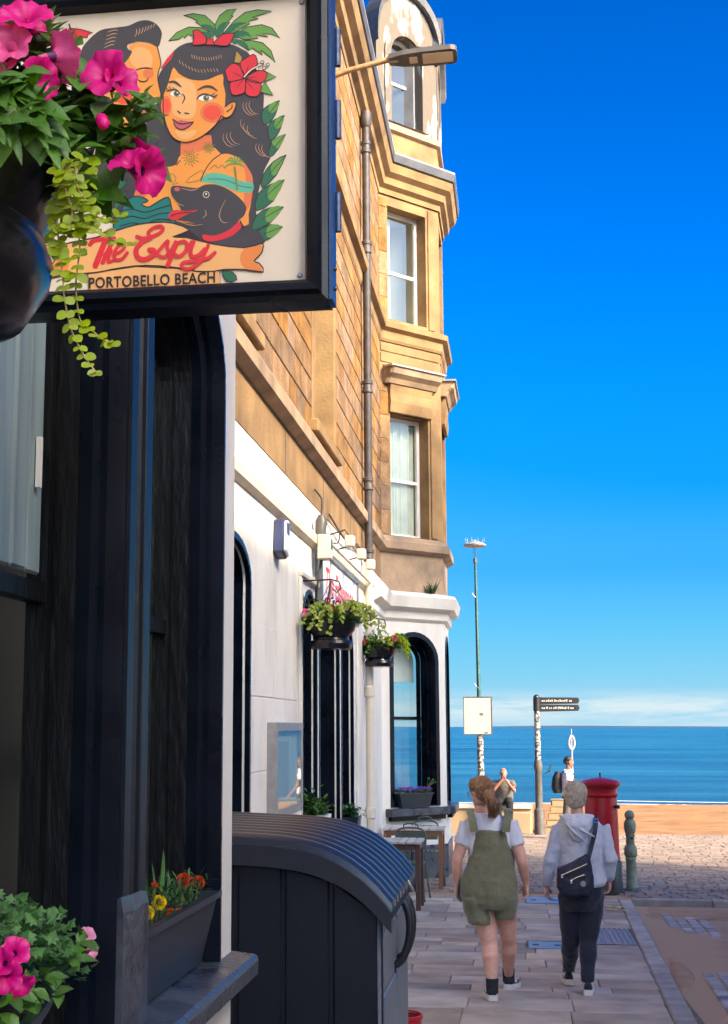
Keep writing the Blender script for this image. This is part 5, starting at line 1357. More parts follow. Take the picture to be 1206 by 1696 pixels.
# pots on the ledge by the doors
for (px, py, Y, s, label, m) in ((517, 1346, 12.75, 1.0, 'bushy green plant in a pale trough beside the first black door', 'white_plastic'), (579, 1348, 15.9, .8, 'grey green succulent in a slate grey pot beside the last black door', 'planter_grey')):
    c = atY(px, py + 8, Y); g = gz(Y); root = thing('plant_pot', (c.x, Y, g), label, 'potted plant', 'pots beside the pub doors')
    zt_ = c.z + .02
    MB().loft([[(c.x + a * .10 * s, Y + b * .16 * s, g) for a, b in ((-1, -1), (1, -1), (1, 1), (-1, 1))], [(c.x + a * .14 * s, Y + b * .2 * s, zt_) for a, b in ((-1, -1), (1, -1), (1, 1), (-1, 1))]]).build('pot', m, root)
    MB().loft([[(c.x + a * .15 * s, Y + b * .21 * s, zt_ - .025) for a, b in ((-1, -1), (1, -1), (1, 1), (-1, 1))], [(c.x + a * .15 * s, Y + b * .21 * s, zt_ + .004) for a, b in ((-1, -1), (1, -1), (1, 1), (-1, 1))]]).build('rim', m, root)
    fo = MB()
    for k in range(420):
        p = Vector((c.x + rm_.gauss(0, .06) * s, Y + rm_.gauss(0, .09) * s, zt_ + abs(rm_.gauss(0, .07)) * s)); d = Vector((rm_.uniform(-1, 1), rm_.uniform(-1, 1), rm_.uniform(-.2, 1)))
        add_leaf(fo, p, d, (0, 0, 1), .07 * s, .045 * s, 'ovate', mi=0 if rm_.random() < .6 else 1)
    o = fo.build('foliage', ['leaf', 'leaf_dark'] if s == 1 else ['leaf_dark', 'leaf_chrys'], root); o['kind'] = 'stuff'
# ================================================================== HANGING PUB SIGN
for nm, c in dict(print_cream=(.74, .60, .43), print_skin=(.84, .30, .045), print_skin_red=(.74, .17, .05), print_blush=(.80, .075, .03), print_dark=(.050, .043, .042),
                  print_red=(.66, .022, .030), print_green=(.13, .30, .045), print_green_dk=(.022, .13, .055), print_teal=(.012, .17, .14), print_teal_lt=(.11, .42, .26),
                  print_orange=(.82, .40, .13), print_orange_dk=(.78, .22, .04), print_tan=(.62, .34, .17), print_white=(.85, .82, .75), print_ink=(.030, .014, .012), print_pink=(.52, .10, .11), print_ochre=(.42, .24, .04), print_olive=(.22, .20, .03)).items():
    mat(nm, c, .45, .05, 8)
YS = 2.25                                   # the printed face of the panel
SG = thing('hanging_sign', (-.9, YS, 2.5), 'square black framed pub sign painted with a couple and a black dog', 'pub sign')
def sgp(x, y, k=0):
    p = atY(x, y, YS); return (p.x, YS - .00016 * k, p.z)
pr_, pb_ = atY(505, 462, YS), atY(503, 2, YS)
xr, zb, zt = pr_.x, atY(300, 473, YS).z, atY(300, 12, YS).z
xl = -.868
FW_, FD = .040, .030
MB().box(xl - .02, xr + .02, YS, YS + .028, zb - .02, zt + .02).build('panel', 'print_cream', SG)
panel = SG.children[0]
# moulded frame, four mitred bars
def bar(a, b, inn, name='frame_bar'):
    a, b, inn = Vector(a), Vector(b), Vector(inn).normalized()
    t = (b - a).normalized()
    prof = [(0, .002), (.006, -.020), (.014, -.028), (.026, -.030), (.032, -.020), (FW_ + .002, -.016), (FW_ + .002, .045), (0, .045)]
    mb = MB(); rings = []
    for p, s in ((a, 1), (b, -1)):
        rings.append([p - inn * (o) - t * (s * o) + Vector((0, d, 0)) for o, d in prof])
    return mb.loft(rings).build(name, 'black_paint', SG, smooth=False)
c4 = [(xl, YS, zb), (xr, YS, zb), (xr, YS, zt), (xl, YS, zt)]
bar(c4[0], c4[1], (0, 0, 1)); bar(c4[1], c4[2], (-1, 0, 0)); bar(c4[2], c4[3], (0, 0, -1)); bar(c4[3], c4[0], (1, 0, 0))
mat('blue_edge', (.022, .055, .15), .35, .2, 10, bump=.1)
xo = xr + FW_
MB().box(xo + .003, xo + .009, YS - .012, YS + .040, zb - FW_, zt + FW_).build('edge_strip', 'blue_edge', SG)
for z in (zb + .13, zb + .30, zt - .08):
    MB().tube([(xo + .013, YS + .035, z - .035), (xo + .013, YS + .035, z + .035)], .006, 8).build('hinge', 'blue_edge', SG)
for z in (zb - .015, zb + .02): MB().ball((xo + .010, YS + .012, z), .004, n=8, m=6).build('rivet', 'iron_black', SG)
for (x, y) in ((497, 456), (500, 4)): MB().lathe([(0, -.004), (.004, -.004), (.005, 0), (.0, .001)], sgp(x, y, 2), 10, axis='Y').build('panel_screw', 'galvanised', SG)
# fixing arms to the wall
for z in (zb + .06, zt - .06):
    MB().box(NBX + .001, xl - FW_ + .004, YS + .005, YS + .035, z - .02, z + .02).build('fixing_arm', 'iron_black', SG)

art = {}
def A(m): return art.setdefault(m, MB())
CNT = [0]
def bump_k(k):
    CNT[0] += 1; return k + (CNT[0] % 41) * .018
def fill(m, pts, k, sm=4, closed=True):
    q = [(p.x, p.y) for p in smooth_path([(x, y, 0) for x, y in pts], sm, True)] if sm else pts
    k = bump_k(k)
    A(m).add([sgp(x, y, k) for x, y in q], [tuple(range(len(q)))])
def line(m, pts, w, k, sm=5, taper=False):
    q = smooth_path([(x, y, 0) for x, y in pts], sm) if sm else [Vector((x, y, 0)) for x, y in pts]
    vs = []; n = len(q); k0 = bump_k(k)
    for i, p in enumerate(q):
        k = k0 + i * .05 * (1 if n < 60 else .4)
        t = q[min(i + 1, n - 1)] - q[max(i - 1, 0)]
        if t.length < 1e-6: t = Vector((1, 0, 0))
        nn = Vector((-t.y, t.x, 0)).normalized()
        ww = w / 2 * ((.25 + .75 * math.sin(math.pi * (i + .5) / n)) if taper else 1)
        vs += [sgp(p.x + nn.x * ww, p.y + nn.y * ww, k), sgp(p.x - nn.x * ww, p.y - nn.y * ww, k)]
    A(m).add(vs, [(2 * i, 2 * i + 1, 2 * i + 3, 2 * i + 2) for i in range(n - 1)])
    if not taper:
        for p in (q[0], q[-1]): dot(m, p.x, p.y, w / 2, k + .3)
def dot(m, x, y, r, k, ry=None, n=14):
    k = bump_k(k); ry = ry or r; A(m).add([sgp(x + r * math.cos(2 * math.pi * j / n), y + ry * math.sin(2 * math.pi * j / n), k) for j in range(n)], [tuple(range(n))])
def ring(m, x, y, r, w, k): line(m, [(x + r * math.cos(q), y + r * math.sin(q)) for q in (j * math.pi / 6 for j in range(13))], w, k, 2)
def outlined(m, pts, k, w=2.0, sm=4):
    fill(m, pts, k, sm); line('print_ink', pts + [pts[0]], w, k + 1, sm)
# dark mass of the woman's hair
fill('print_dark', [(289, 84), (305, 73), (322, 70), (348, 70), (381, 73), (402, 82), (416, 95), (436, 150), (437, 183), (446, 219), (453, 240), (448, 262), (437, 285), (428, 320), (424, 350), (432, 380), (436, 405), (380, 410), (330, 400), (270, 380), (200, 370), (165, 340), (160, 290), (175, 240), (205, 214), (238, 212), (243, 199), (249, 181), (267, 162), (262, 131), (272, 110)], 3)
# red headscarf behind
fill('print_red', [(267, 112), (276, 98), (290, 82), (284, 98), (268, 115)], 4, 0)
# man
fill('print_skin', [(214, 76), (229, 71), (249, 73), (261, 79), (264, 90), (267, 106), (263, 119), (262, 131), (264, 143), (267, 158), (264, 163), (256, 165), (257, 172), (249, 181), (244, 189), (243, 199), (238, 211), (226, 213), (209, 212), (188, 205), (176, 170), (180, 130), (193, 116), (206, 104), (216, 90)], 5, 3)
fill('print_orange', [(222, 80), (240, 80), (252, 92), (250, 112), (236, 116), (222, 110), (215, 98)], 6)
dot('print_blush', 205, 158, 15, 6); dot('print_skin_red', 246, 122, 9, 6)
fill('print_dark', [(133, 116), (134, 88), (143, 71), (166, 51), (193, 46), (213, 43), (229, 36), (244, 34), (259, 40), (268, 53), (267, 66), (262, 78), (249, 71), (229, 69), (214, 73), (211, 78), (214, 83), (219, 86), (214, 96), (206, 106), (196, 116), (186, 134), (160, 138)], 7)
for j in range(7): line('print_tan', [(224 + j * 5.0, 62 - j * 2.6), (227 + j * 5.0, 54 - j * 2.4), (226 + j * 5.2, 48 - j * 1.2)], 1.1, 8, 4, True)
for j in range(5): line('print_tan', [(172 + j * 1.5, 80 - j * 6.5), (184 + j * 1.5, 75 - j * 6.2), (190 + j * 1.5, 75 - j * 6)], 1.2, 8, 4, True)
line('print_ink', [(261, 78), (264, 90), (267, 106), (263, 119), (262, 131), (264, 143), (267, 158), (263, 164), (256, 165)], 1.6, 8)
line('print_ink', [(223, 118), (233, 114), (245, 113), (254, 115)], 2.0, 8, 5, True)
line('print_ink', [(228, 132), (236, 136), (244, 134), (246, 129)], 2.4, 8, 5, True)
line('print_ink', [(247, 167), (253, 164), (259, 164)], 2, 8, 4, True)
fill('print_pink', [(236, 187), (243, 182), (251, 182), (246, 190)], 8)
line('print_ink', [(213, 201), (221, 203), (228, 210)], 2.2, 8, 5, True)
# cocktail parasol
outlined('print_red', [(108, 56), (116, 47), (135, 49), (154, 55), (146, 58), (145, 63), (137, 62), (131, 68), (117, 70), (113, 63)], 5, 1.6, 0)
line('print_ink', [(117, 48), (115, 68)], 1, 7, 0); line('print_ink', [(118, 48), (131, 66)], 1, 7, 0); line('print_ink', [(115, 41), (117, 48)], 2.5, 7, 0)
line('print_ink', [(122, 70), (127, 96)], 4, 4, 0); line('print_tan', [(122, 70), (127, 96)], 2.0, 5, 0)
outlined('print_orange', [(105, 100), (122, 100), (142, 118), (140, 132), (112, 134), (104, 118)], 4, 1.6)
# woman's face, neck and shoulders
fill('print_skin_red', [(300, 226), (299, 262), (310, 268), (352, 250), (352, 240), (350, 224)], 4, 0)
fill('print_skin', [(299, 258), (292, 273), (270, 279), (245, 292), (234, 305), (222, 325), (236, 350), (300, 368), (402, 376), (412, 355), (418, 321), (419, 297), (412, 280), (397, 263), (378, 255), (366, 255), (352, 243), (330, 252)], 5, 3)
fill('print_skin_red', [(245, 292), (234, 305), (222, 325), (232, 338), (246, 318), (256, 298)], 6)
fill('print_skin_red', [(404, 270), (414, 284), (419, 300), (417, 330), (408, 350), (404, 330), (408, 300)], 6)
line('print_ink', [(366, 255.6), (352, 266), (340, 282.5), (333, 300.5)], 1.6, 7)
line('print_ink', [(299, 266), (293, 274)], 1.5, 7, 0)
fill('print_skin', [(288, 112), (283, 125), (277, 144.5), (271, 160), (271, 183), (275, 205), (284, 225), (296, 234), (312, 236), (333, 228), (353.6, 212), (364, 198.5), (367, 193), (375, 196), (385, 190), (392, 174), (389, 169), (382, 171), (373, 178), (374, 157), (370, 139), (369, 123), (346.6, 132), (329, 134), (312, 131), (296, 122)], 8, 2)
fill('print_orange', [(284, 140), (300, 130), (322, 140), (326, 170), (320, 195), (300, 196), (286, 185)], 9)
fill('print_orange', [(290, 216), (305, 219), (325, 216), (318, 228), (300, 230)], 9)
for (x, y, rx, ry) in ((352, 187, 20, 17), (276, 176, 9, 17)):
    dot('print_skin_red', x, y, rx, 10, ry, 20); dot('print_blush', x, y, rx * .72, 11, ry * .72, 20)
line('print_ink', [(271, 160), (271, 183), (275, 205), (284, 225), (296, 234), (312, 236), (333, 228), (353.6, 212), (364, 198.5), (367, 193), (375, 196), (385, 190), (392, 174), (389, 169), (382, 171), (373, 178)], 1.8, 12, 3)
line('print_ink', [(376, 186), (384, 180), (385, 175)], 1.8, 12)
for pts in ([(280, 137), (290, 136.5), (301, 145)], [(327, 150.5), (339, 144.5), (351, 145), (361, 152)]): line('print_dark', pts, 4.2, 12, 5, True)
for (x, y, rx) in ((292, 155.5, 9.5), (341, 163, 12)):
    fill('print_white', [(x - rx, y + 1), (x, y - 5), (x + rx, y + 1), (x, y + 5.5)], 12)
    dot('print_olive', x + 1, y + .3, 5.2, 13); dot('print_dark', x + 1, y + .3, 3, 14); dot('print_white', x + 2.2, y - 1, 1.2, 15)
line('print_dark', [(275, 152), (284, 150), (292, 149.5), (301, 158)], 3, 14, 5, True)
line('print_dark', [(326, 166), (332, 159), (342, 157), (359, 163)], 3.2, 14, 5, True)
for pts in ([(281, 151), (276, 147)], [(285, 150), (281, 145)], [(289, 149.5), (287, 145)], [(350, 159.5), (356, 155)], [(354, 161), (361, 158)]): line('print_dark', pts, 1.4, 14, 0)
line('print_ink', [(303, 156), (306.5, 163), (302, 173)], 1.8, 13, 5, True)
line('print_ink', [(295, 185), (299, 188)], 2, 13, 0); line('print_ink', [(307, 188), (313, 189)], 2, 13, 0)
fill('print_pink', [(287, 198.5), (295, 201), (300, 199.5), (305, 201), (321, 203), (314, 210), (304, 215), (296, 214), (290, 208)], 13, 3)
line('print_ink', [(287, 198.5), (296, 205), (306, 206), (321, 203)], 1.8, 14); line('print_ink', [(289, 204), (293, 212), (303, 215.5), (314, 210), (321, 203)], 1.4, 14)
# hair shine
for j in range(13):
    line('print_tan', [(318 + j * 4.0, 91 + 5 * math.sin(math.pi * j / 12)), (319 + j * 4.0, 97 + 4 * math.sin(math.pi * j / 12))], .8, 9, 0)
    line('print_tan', [(297 + j * 5.2, 100 + 16 * math.sin(math.pi * min(j, 9) / 14)), (299 + j * 5.2, 106 + 15 * math.sin(math.pi * min(j, 9) / 14))], .8, 9, 0)
for x0, y0 in ((400, 198), (405, 204), (411, 208), (371, 222), (377, 220), (383, 218), (404, 170), (409, 169), (414, 168), (425, 238), (430, 238), (435, 240)):
    line('print_tan', [(x0, y0), (x0 - 1, y0 + 9), (x0 + 6, y0 + 19), (x0 + 15, y0 + 22)], .9, 9, 5, True)
# palm leaves behind the bow
LV = [[(280, 68), (293, 54), (313, 45), (333, 46), (345, 52), (349, 62), (330, 62), (317, 60), (312, 57), (306, 64), (303, 60), (298, 65)],
      [(305, 26), (320, 22.6), (340, 26), (355, 40), (361, 60), (350, 57), (342, 47), (338, 46), (324, 37), (328, 36), (318, 30)],
      [(359, 62), (356, 42), (364, 26), (376, 17), (392, 15), (383, 27), (387, 26), (378, 37), (381, 37), (371, 50), (368, 58)],
      [(370, 56), (388, 35), (406, 21), (427, 16.5), (450, 19), (436, 24), (418, 29), (428, 31), (412, 36), (414, 40), (400, 47), (388, 56)],
      [(388, 58), (409, 45), (434, 41), (451, 47), (464, 64), (450, 57), (436, 56), (444, 62), (424, 58), (428, 64), (404, 66)],
      [(392, 69), (414.5, 67), (435, 71), (449, 84), (456, 104), (446, 94), (432, 83), (435, 92), (418, 80), (412, 84), (402, 77)]]
for q in LV:
    outlined('print_green', q, 3 if q is not LV[3] else 4, 1.5, 0)
    cx_, cy_ = sum(p[0] for p in q) / len(q), sum(p[1] for p in q) / len(q)
    fill('print_green_dk', [((p[0] - 362) * .55 + 362, (p[1] - 62) * .55 + 62) for p in q], 5.2, 0)
outlined('print_red', [(320, 52), (329, 51), (342, 63), (341, 73), (320, 75), (322, 64)], 12, 1.5); outlined('print_red', [(355, 71), (369, 58), (385, 56), (388, 60), (378, 76), (357, 75)], 12, 1.5)
outlined('print_red', [(342, 65), (354, 65), (355, 75), (342, 75)], 13, 1.3, 0)
# hibiscus
outlined('print_ochre', [(388, 104), (392, 85), (401.5, 95), (400, 106)], 10, 1.3, 0); outlined('print_green', [(438, 118), (458, 128), (438, 136)], 10, 1.4, 0); outlined('print_green', [(428, 152), (440, 137), (453, 159)], 10, 1.4, 0)
for q in ([(373, 117), (385, 106), (397, 110), (405, 129), (381, 136), (376, 128)], [(398, 104), (420, 90.5), (427, 103), (423, 112), (407, 127), (400, 115)], [(407, 129), (427, 118), (441, 120), (442, 129), (432, 138), (414, 135)],
          [(409, 131), (432, 139), (430, 157), (418, 161), (407, 154)], [(407, 131), (406, 153), (388, 158.5), (382, 150), (383, 137)]):
    outlined('print_red', q, 11, 1.5, 3); cx_, cy_ = sum(p[0] for p in q) / len(q), sum(p[1] for p in q) / len(q)
    line('print_ink', [(405, 130), ((cx_ + 405) / 2, (cy_ + 130) / 2), (cx_, cy_)], 1.1, 13, 3, True)
line('print_ink', [(404, 130), (416, 117), (436, 107)], 3.2, 14); line('print_cream', [(404, 130), (416, 117), (436, 107)], 1.8, 15)
for (x, y) in ((435, 104), (444, 108), (427, 115), (438, 114), (430, 108)): dot('print_ink', x, y, 3.2, 15); dot('print_cream', x, y, 2.0, 16)
# leaves down the right
for q in ([(463, 167), (459, 183), (451, 198.5), (437, 207), (434, 186), (446, 174)], [(471, 191.5), (466, 210), (458, 226), (447, 232), (444, 209), (456, 198)], [(473, 223), (462, 246), (446, 262), (450, 234)],
          [(474, 257), (458, 290), (434, 312), (436, 290), (453, 268)], [(471, 298), (453, 333), (424, 350), (428, 321), (450, 305)], [(469.5, 343), (448, 369), (418, 382), (425, 357), (448, 344)], [(468, 376), (448, 395), (428, 400), (423, 386), (448, 372)]):
    outlined('print_green_dk', q, 4, 1.5, 2)
    a_, b_ = Vector((*q[0], 0)), Vector((sum(p[0] for p in q) / len(q), sum(p[1] for p in q) / len(q), 0))
    fill('print_green', [q[0], q[1], tuple((b_ + (b_ - a_) * .1)[:2]), q[-1]], 5.5, 2)
    line('print_ink', [q[0], tuple((a_ + (b_ - a_) * 1.2)[:2])], 1.1, 7, 0)
# tattoos
for (x, y, r) in ((315.7, 262, 8), (346.4, 245, 5.5)):
    ring('print_olive', x, y, r * .8, 1.6, 7); ring('print_olive', x, y, r * .35, 1.3, 7)
    for j in range(14):
        q = j * math.pi / 7; line('print_olive', [(x + r * 1.1 * math.cos(q), y + r * 1.1 * math.sin(q)), (x + r * (1.9 if j % 2 else 1.5) * math.cos(q), y + r * (1.9 if j % 2 else 1.5) * math.sin(q))], 1.3, 7, 0)
fill('print_teal_lt', [(334, 301), (342, 289), (362, 287), (385, 293), (402, 301), (418.5, 303), (418, 318), (395, 318), (372, 309), (350, 303)], 7)
line('print_teal', [(345, 297), (372, 298), (400, 309), (417, 311)], 1.4, 8); line('print_olive', [(389, 278), (391, 295), (393, 314)], 3.5, 9)
for q in (200, 235, 270, 305, 340, 20, 160): line('print_green', [(389, 272), (389 + 10 * math.cos(R(q)), 269 + 9 * math.sin(R(q))), (389 + 17 * math.cos(R(q)), 274 + 11 * math.sin(R(q)))], 2.6, 9, 4, True)
for pts in ([(308, 302), (318, 292), (336, 283), (331, 298), (310, 303)], [(278, 296), (284, 288), (292, 296), (286, 306), (296, 303)], [(348, 281), (356, 274), (362, 279), (368, 274), (374, 280)], [(250, 312), (260, 306), (270, 312)]): line('print_olive', pts, 1.2, 7)
# teal waves and dark leaves at the left
outlined('print_teal', [(188, 369), (203, 346), (210, 333), (221, 326), (233, 326), (246, 333), (235, 338), (246, 343.5), (259.5, 336), (279, 327), (285, 346), (291, 372), (260, 372), (226, 378), (193, 386)], 6, 1.8, 3)
for dy in (0, 13, 25): line('print_ink', [(200, 350 + dy), (220, 352 + dy * .9 - 5), (240, 352 + dy * .8), (262, 346 + dy * .7), (283, 340 + dy)], 1.6, 8)
outlined('print_green_dk', [(211, 298), (206, 310), (188, 318), (190, 303)], 6, 1.3, 2); outlined('print_green_dk', [(210, 316), (206, 332), (190, 348), (192, 332)], 6, 1.3, 2)
outlined('print_red', [(164, 318), (176, 322), (178, 344), (168, 352), (160, 338)], 6, 1.6)
outlined('print_green_dk', [(250, 222), (247, 240), (240, 236)], 6, 1.2, 0); outlined('print_green_dk', [(264, 234), (254, 248), (246, 250)], 6, 1.2, 0)
# dog
fill('print_dark', [(284, 311), (294, 308), (325, 312), (340, 306.5), (359, 306.5), (378, 314), (397, 328), (408, 342.6), (405, 357), (395, 366.6), (402, 374), (429, 384), (436, 403), (405, 411), (366, 408), (335, 394), (332, 376), (311, 367), (284, 364), (301, 357), (296.5, 340), (285, 324)], 10, 3)
fill('print_red', [(279.6, 358), (289, 348.6), (308, 350), (328, 349), (312, 355), (300, 361), (292, 365), (283, 364)], 12)
line('print_ink', [(284, 358), (296, 354), (318, 352)], 1.4, 13)
dot('print_pink', 294, 314, 5, 12, 3.5); ring('print_cream', 342, 323, 5, 1.1, 12); dot('print_white', 342, 322, 1.5, 13)
for pts in ([(374.6, 331), (366, 348), (364, 360), (370, 369), (378, 369)], [(300, 312), (318, 316), (330, 312)], [(288, 330), (296, 338), (306, 342)], [(340, 348), (342, 356), (336, 362)], [(300, 369), (320, 374), (336, 372)]): line('print_tan', pts, 1.1, 12, 5, True)
fill('print_red', [(336, 389.5), (352, 391), (366, 388), (382, 380), (395, 369), (401, 376), (388, 389), (373, 396), (356, 400), (340, 399)], 12)
line('print_ink', [(398, 367), (404, 377)], 2.5, 13, 0)
# ribbon banner and lettering
fill('print_ink', [(286, 394), (314, 381), (334, 398), (309, 396)], 11, 0)
outlined('print_orange', [(72, 406), (80, 418), (92, 432), (80, 445), (72, 463), (100, 457), (160, 452), (185, 447), (226, 441), (260, 441), (293, 444), (326, 450), (355, 450), (373, 447), (405, 447), (437, 451), (430, 437), (421, 433), (432, 422), (436, 412), (434, 404), (405, 411), (354, 405), (309, 394), (287, 393), (314, 382), (286, 370), (259, 369), (226, 373), (193, 383), (160, 394), (120, 402), (95, 408)], 13, 2.2, 2)
fill('print_orange_dk', [(405, 413), (433, 407), (434, 414), (428, 424), (419, 433), (428, 438), (434, 449), (406, 445), (398, 430)], 14.5, 2); fill('print_orange_dk', [(76, 410), (110, 408), (116, 430), (110, 452), (76, 459), (84, 445), (95, 432), (84, 420)], 14.5, 2)
outlined('print_orange', [(146, 454), (185, 448), (226, 442), (293, 445), (330, 451), (364, 449), (367, 471), (147, 482)], 11, 1.8, 0)
outlined('print_green_dk', [(368, 449), (386, 451), (393, 464), (375, 466)], 10, 1.4, 2)
RED = 'print_red'
WK = [17]
def W(pts, w=6.0, sm=6): line(RED, pts, w * 1.12, WK[0], sm); WK[0] += .9
W([(150, 406), (156, 400), (172, 397), (189, 396)], 6.5); W([(176, 398), (168, 418), (159, 441)], 8.5)                      # T
W([(190, 396), (181, 414), (171, 436)], 6.5); W([(174, 424), (181, 415), (185, 416), (181, 428), (181, 435), (187, 433)], 5.2)   # h
W([(190, 422), (199, 419), (207, 411), (204, 405), (196, 410), (190, 422), (193, 431), (203, 430), (212, 420)], 5.2)             # e
W([(228, 393), (240, 396), (258, 391), (270, 383), (268, 376), (257, 378), (247, 386), (250, 394)], 5.5); W([(250, 395), (236, 402), (227, 414), (229, 427), (241, 431), (254, 424), (256, 416), (249, 415)], 7.5)   # E
W([(256, 425), (268, 412), (279, 400), (278, 410), (280, 421), (272, 427), (263, 424)], 5.2)                                       # s
W([(281, 424), (288, 412), (294, 401), (286, 424), (279, 441)], 7); W([(288, 414), (296, 404), (306, 401), (311, 407), (308, 418), (298, 426), (290, 422)], 5.4)   # p
W([(310, 416), (318, 402)], 5); W([(322, 402), (317, 416), (319, 426), (330, 424), (340, 414)], 6); W([(346, 408), (337, 428), (327, 440), (313, 447), (302, 443), (306, 436), (325, 434), (345, 429), (357, 420)], 5.4)   # y
artobj = []
aw = MB(); names = list(art)
for i, nm in enumerate(names):
    o = len(aw.v); aw.v += art[nm].v; aw.f += [tuple(o + j for j in f) for f in art[nm].f]; aw.m += [i] * len(art[nm].f)
aw.build('painted_artwork', names, panel)

def text_mesh(txt, bold=.0, shear=0.0, space=1.0):
    cu = bpy.data.curves.new('txt', 'FONT'); cu.body = txt; cu.offset = bold; cu.shear = shear; cu.space_character = space; cu.resolution_u = 3
    to = bpy.data.objects.new('txt', cu); col.objects.link(to)
    me = bpy.data.meshes.new_from_object(to.evaluated_get(bpy.context.evaluated_depsgraph_get()))
    bpy.data.objects.remove(to)
    return me
def place_text(txt, fn, name, m, parent, bold=0.0, shear=0.0, space=1.0, serif=False):
    """fn(u, v) maps the text's unit box onto the surface"""
    me = text_mesh(txt, bold, shear, space)
    xs = [v.co.x for v in me.vertices]; ys = [v.co.y for v in me.vertices]
    x0, x1, y1 = min(xs), max(xs), max(ys); y0 = 0.0
    mb = MB(); mb.add([fn((v.co.x - x0) / (x1 - x0), (v.co.y - y0) / (y1 - y0)) for v in me.vertices], [tuple(p.vertices) for p in me.polygons])
    return mb.build(name, m, parent)
place_text('PORTOBELLO BEACH', lambda u, v: sgp(148 + 209 * u + 0 * v, 478.5 - 10 * u - 18.0 * v, 19), 'lettering', 'print_ink', panel, .022, space=1.06)
# ================================================================== BIN STORE, WALL FITTINGS, CAFE FURNITURE
# ---- black plastic bin store with a curved ribbed lid
Y1, Y2 = 6.15, 7.60; XB, XF = -1.86, -.60; g1 = gz(6.9)
bs = thing('bin_store', ((XB + XF) / 2, (Y1 + Y2) / 2, g1), 'black plastic bin store with curved ribbed lid against the white wall', 'bin store')
def lidz(x):                                  # lid section: nearly flat at the wall, rolling down at the street edge
    t = (x - XB) / (XF + .055 - XB); return 1.265 - .05 * t - .25 * max(0, (t - .48) / .52) ** 3.4
NS = 6
for k in range(NS):                           # boarded near side, each board its own piece
    a, b_ = XB + (XF - XB) * k / NS, XB + (XF - XB) * (k + 1) / NS
    MB().add([(a + .008, Y1, g1), (b_ - .008, Y1, g1), (b_ - .008, Y1, lidz(b_ - .01) - .085), (a + .008, Y1, lidz(a + .01) - .085), (a + .008, Y1 + .03, g1), (b_ - .008, Y1 + .03, g1), (b_ - .008, Y1 + .03, lidz(b_ - .01) - .085), (a + .008, Y1 + .03, lidz(a + .01) - .085)],
             [(0, 1, 2, 3), (7, 6, 5, 4), (0, 4, 5, 1), (1, 5, 6, 2), (2, 6, 7, 3), (3, 7, 4, 0)]).build('side_board', 'shed_plastic', bs, bevel=.008)
    MB().box(b_ - .012, b_ + .012, Y1 + .012, Y1 + .028, g1 + .01, lidz(b_) - .10).build('board_groove', 'shed_plastic', bs)
    MB().add([(a, Y2 - .03, g1), (b_, Y2 - .03, g1), (b_, Y2 - .03, lidz(b_) - .1), (a, Y2 - .03, lidz(a) - .1), (a, Y2, g1), (b_, Y2, g1), (b_, Y2, lidz(b_) - .1), (a, Y2, lidz(a) - .1)], [(0, 1, 2, 3), (7, 6, 5, 4), (0, 4, 5, 1), (1, 5, 6, 2), (2, 6, 7, 3), (3, 7, 4, 0)]).build('side_board', 'shed_plastic', bs)
for k in range(2):                            # pair of front doors
    a, b_ = Y1 + .035 + k * (Y2 - Y1 - .06) / 2, Y1 + .03 + (k + 1) * (Y2 - Y1 - .06) / 2 - .006
    d = MB().box(XF - .04, XF, a, b_, g1 + .03, .905).build('front_door', 'shed_front', bs, bevel=.006)
    MB().box(XF - .001, XF + .012, a + .04, b_ - .04, g1 + .12, .60).build('door_panel', 'shed_front', d, bevel=.005)
    MB().box(XF - .001, XF + .012, a + .04, b_ - .04, .66, .86).build('door_panel', 'shed_front', d, bevel=.005)
    MB().box(XF - .002, XF + .006, a + .005, a + .03, .50, .62).build('hinge', 'iron_black', d)
MB().box(XF - .03, XF + .004, Y1 + .005, Y1 + .032, g1, .95).build('corner_post', 'shed_front', bs, bevel=.006)
MB().box(XB, XF - .05, Y1 + .04, Y2 - .04, g1, .9).build('inner_bin', 'shed_plastic', bs)
# big loop handles
for Yh in (7.02, 6.86):
    pts = smooth_path([(XF + .005, Yh, .93), (XF + .05, Yh, .92), (XF + .075, Yh, .84), (XF + .07, Yh, .74), (XF + .04, Yh, .66), (XF + .005, Yh, .63)], 5)
    MB().tube(pts, .020, 10).build('handle', 'iron_black', bs, smooth='all')
MB().tube([(XF + .012, 7.12, .97), (XF + .05, 7.13, .985), (XF + .07, 7.13, .94)], .012, 8).build('latch', 'galvanised', bs, smooth='all')
# lid: shell, fascia and each rib
xsn = [XB + (XF + .055 - XB) * k / 22 for k in range(23)]
def lid_strip(ya, yb, h0, h1, name, m, sm=True):
    mb = MB(); rings = []
    for x in xsn: rings.append([(x, ya, lidz(x) + h0), (x, ya, lidz(x) + h1), (x, yb, lidz(x) + h1), (x, yb, lidz(x) + h0)])
    return mb.loft(rings).build(name, m, par_, smooth=35 if sm else False)
par_ = bs
lid = lid_strip(Y1 - .045, Y2 + .03, -.03, .0, 'lid', 'black_paint_satin')
par_ = lid
lid_strip(Y1 - .055, Y1 - .012, -.085, .004, 'lid_fascia', 'shed_roof'); lid_strip(Y2 + .0, Y2 + .04, -.085, .004, 'lid_fascia', 'shed_roof')
n_r = 9
for k in range(n_r):
    ya = Y1 - .005 + k * (Y2 - Y1 + .01) / n_r
    mb = MB(); rings = []
    for x in xsn:
        z = lidz(x); w = (Y2 - Y1) / n_r
        rings.append([(x, ya + .004, z - .004), (x, ya + .012, z + .030), (x, ya + .035, z + .046), (x, ya + w - .075, z + .046), (x, ya + w - .058, z + .030), (x, ya + w - .050, z - .004)])
    mb.loft(rings).build('lid_rib', 'shed_roof', lid, smooth=40)

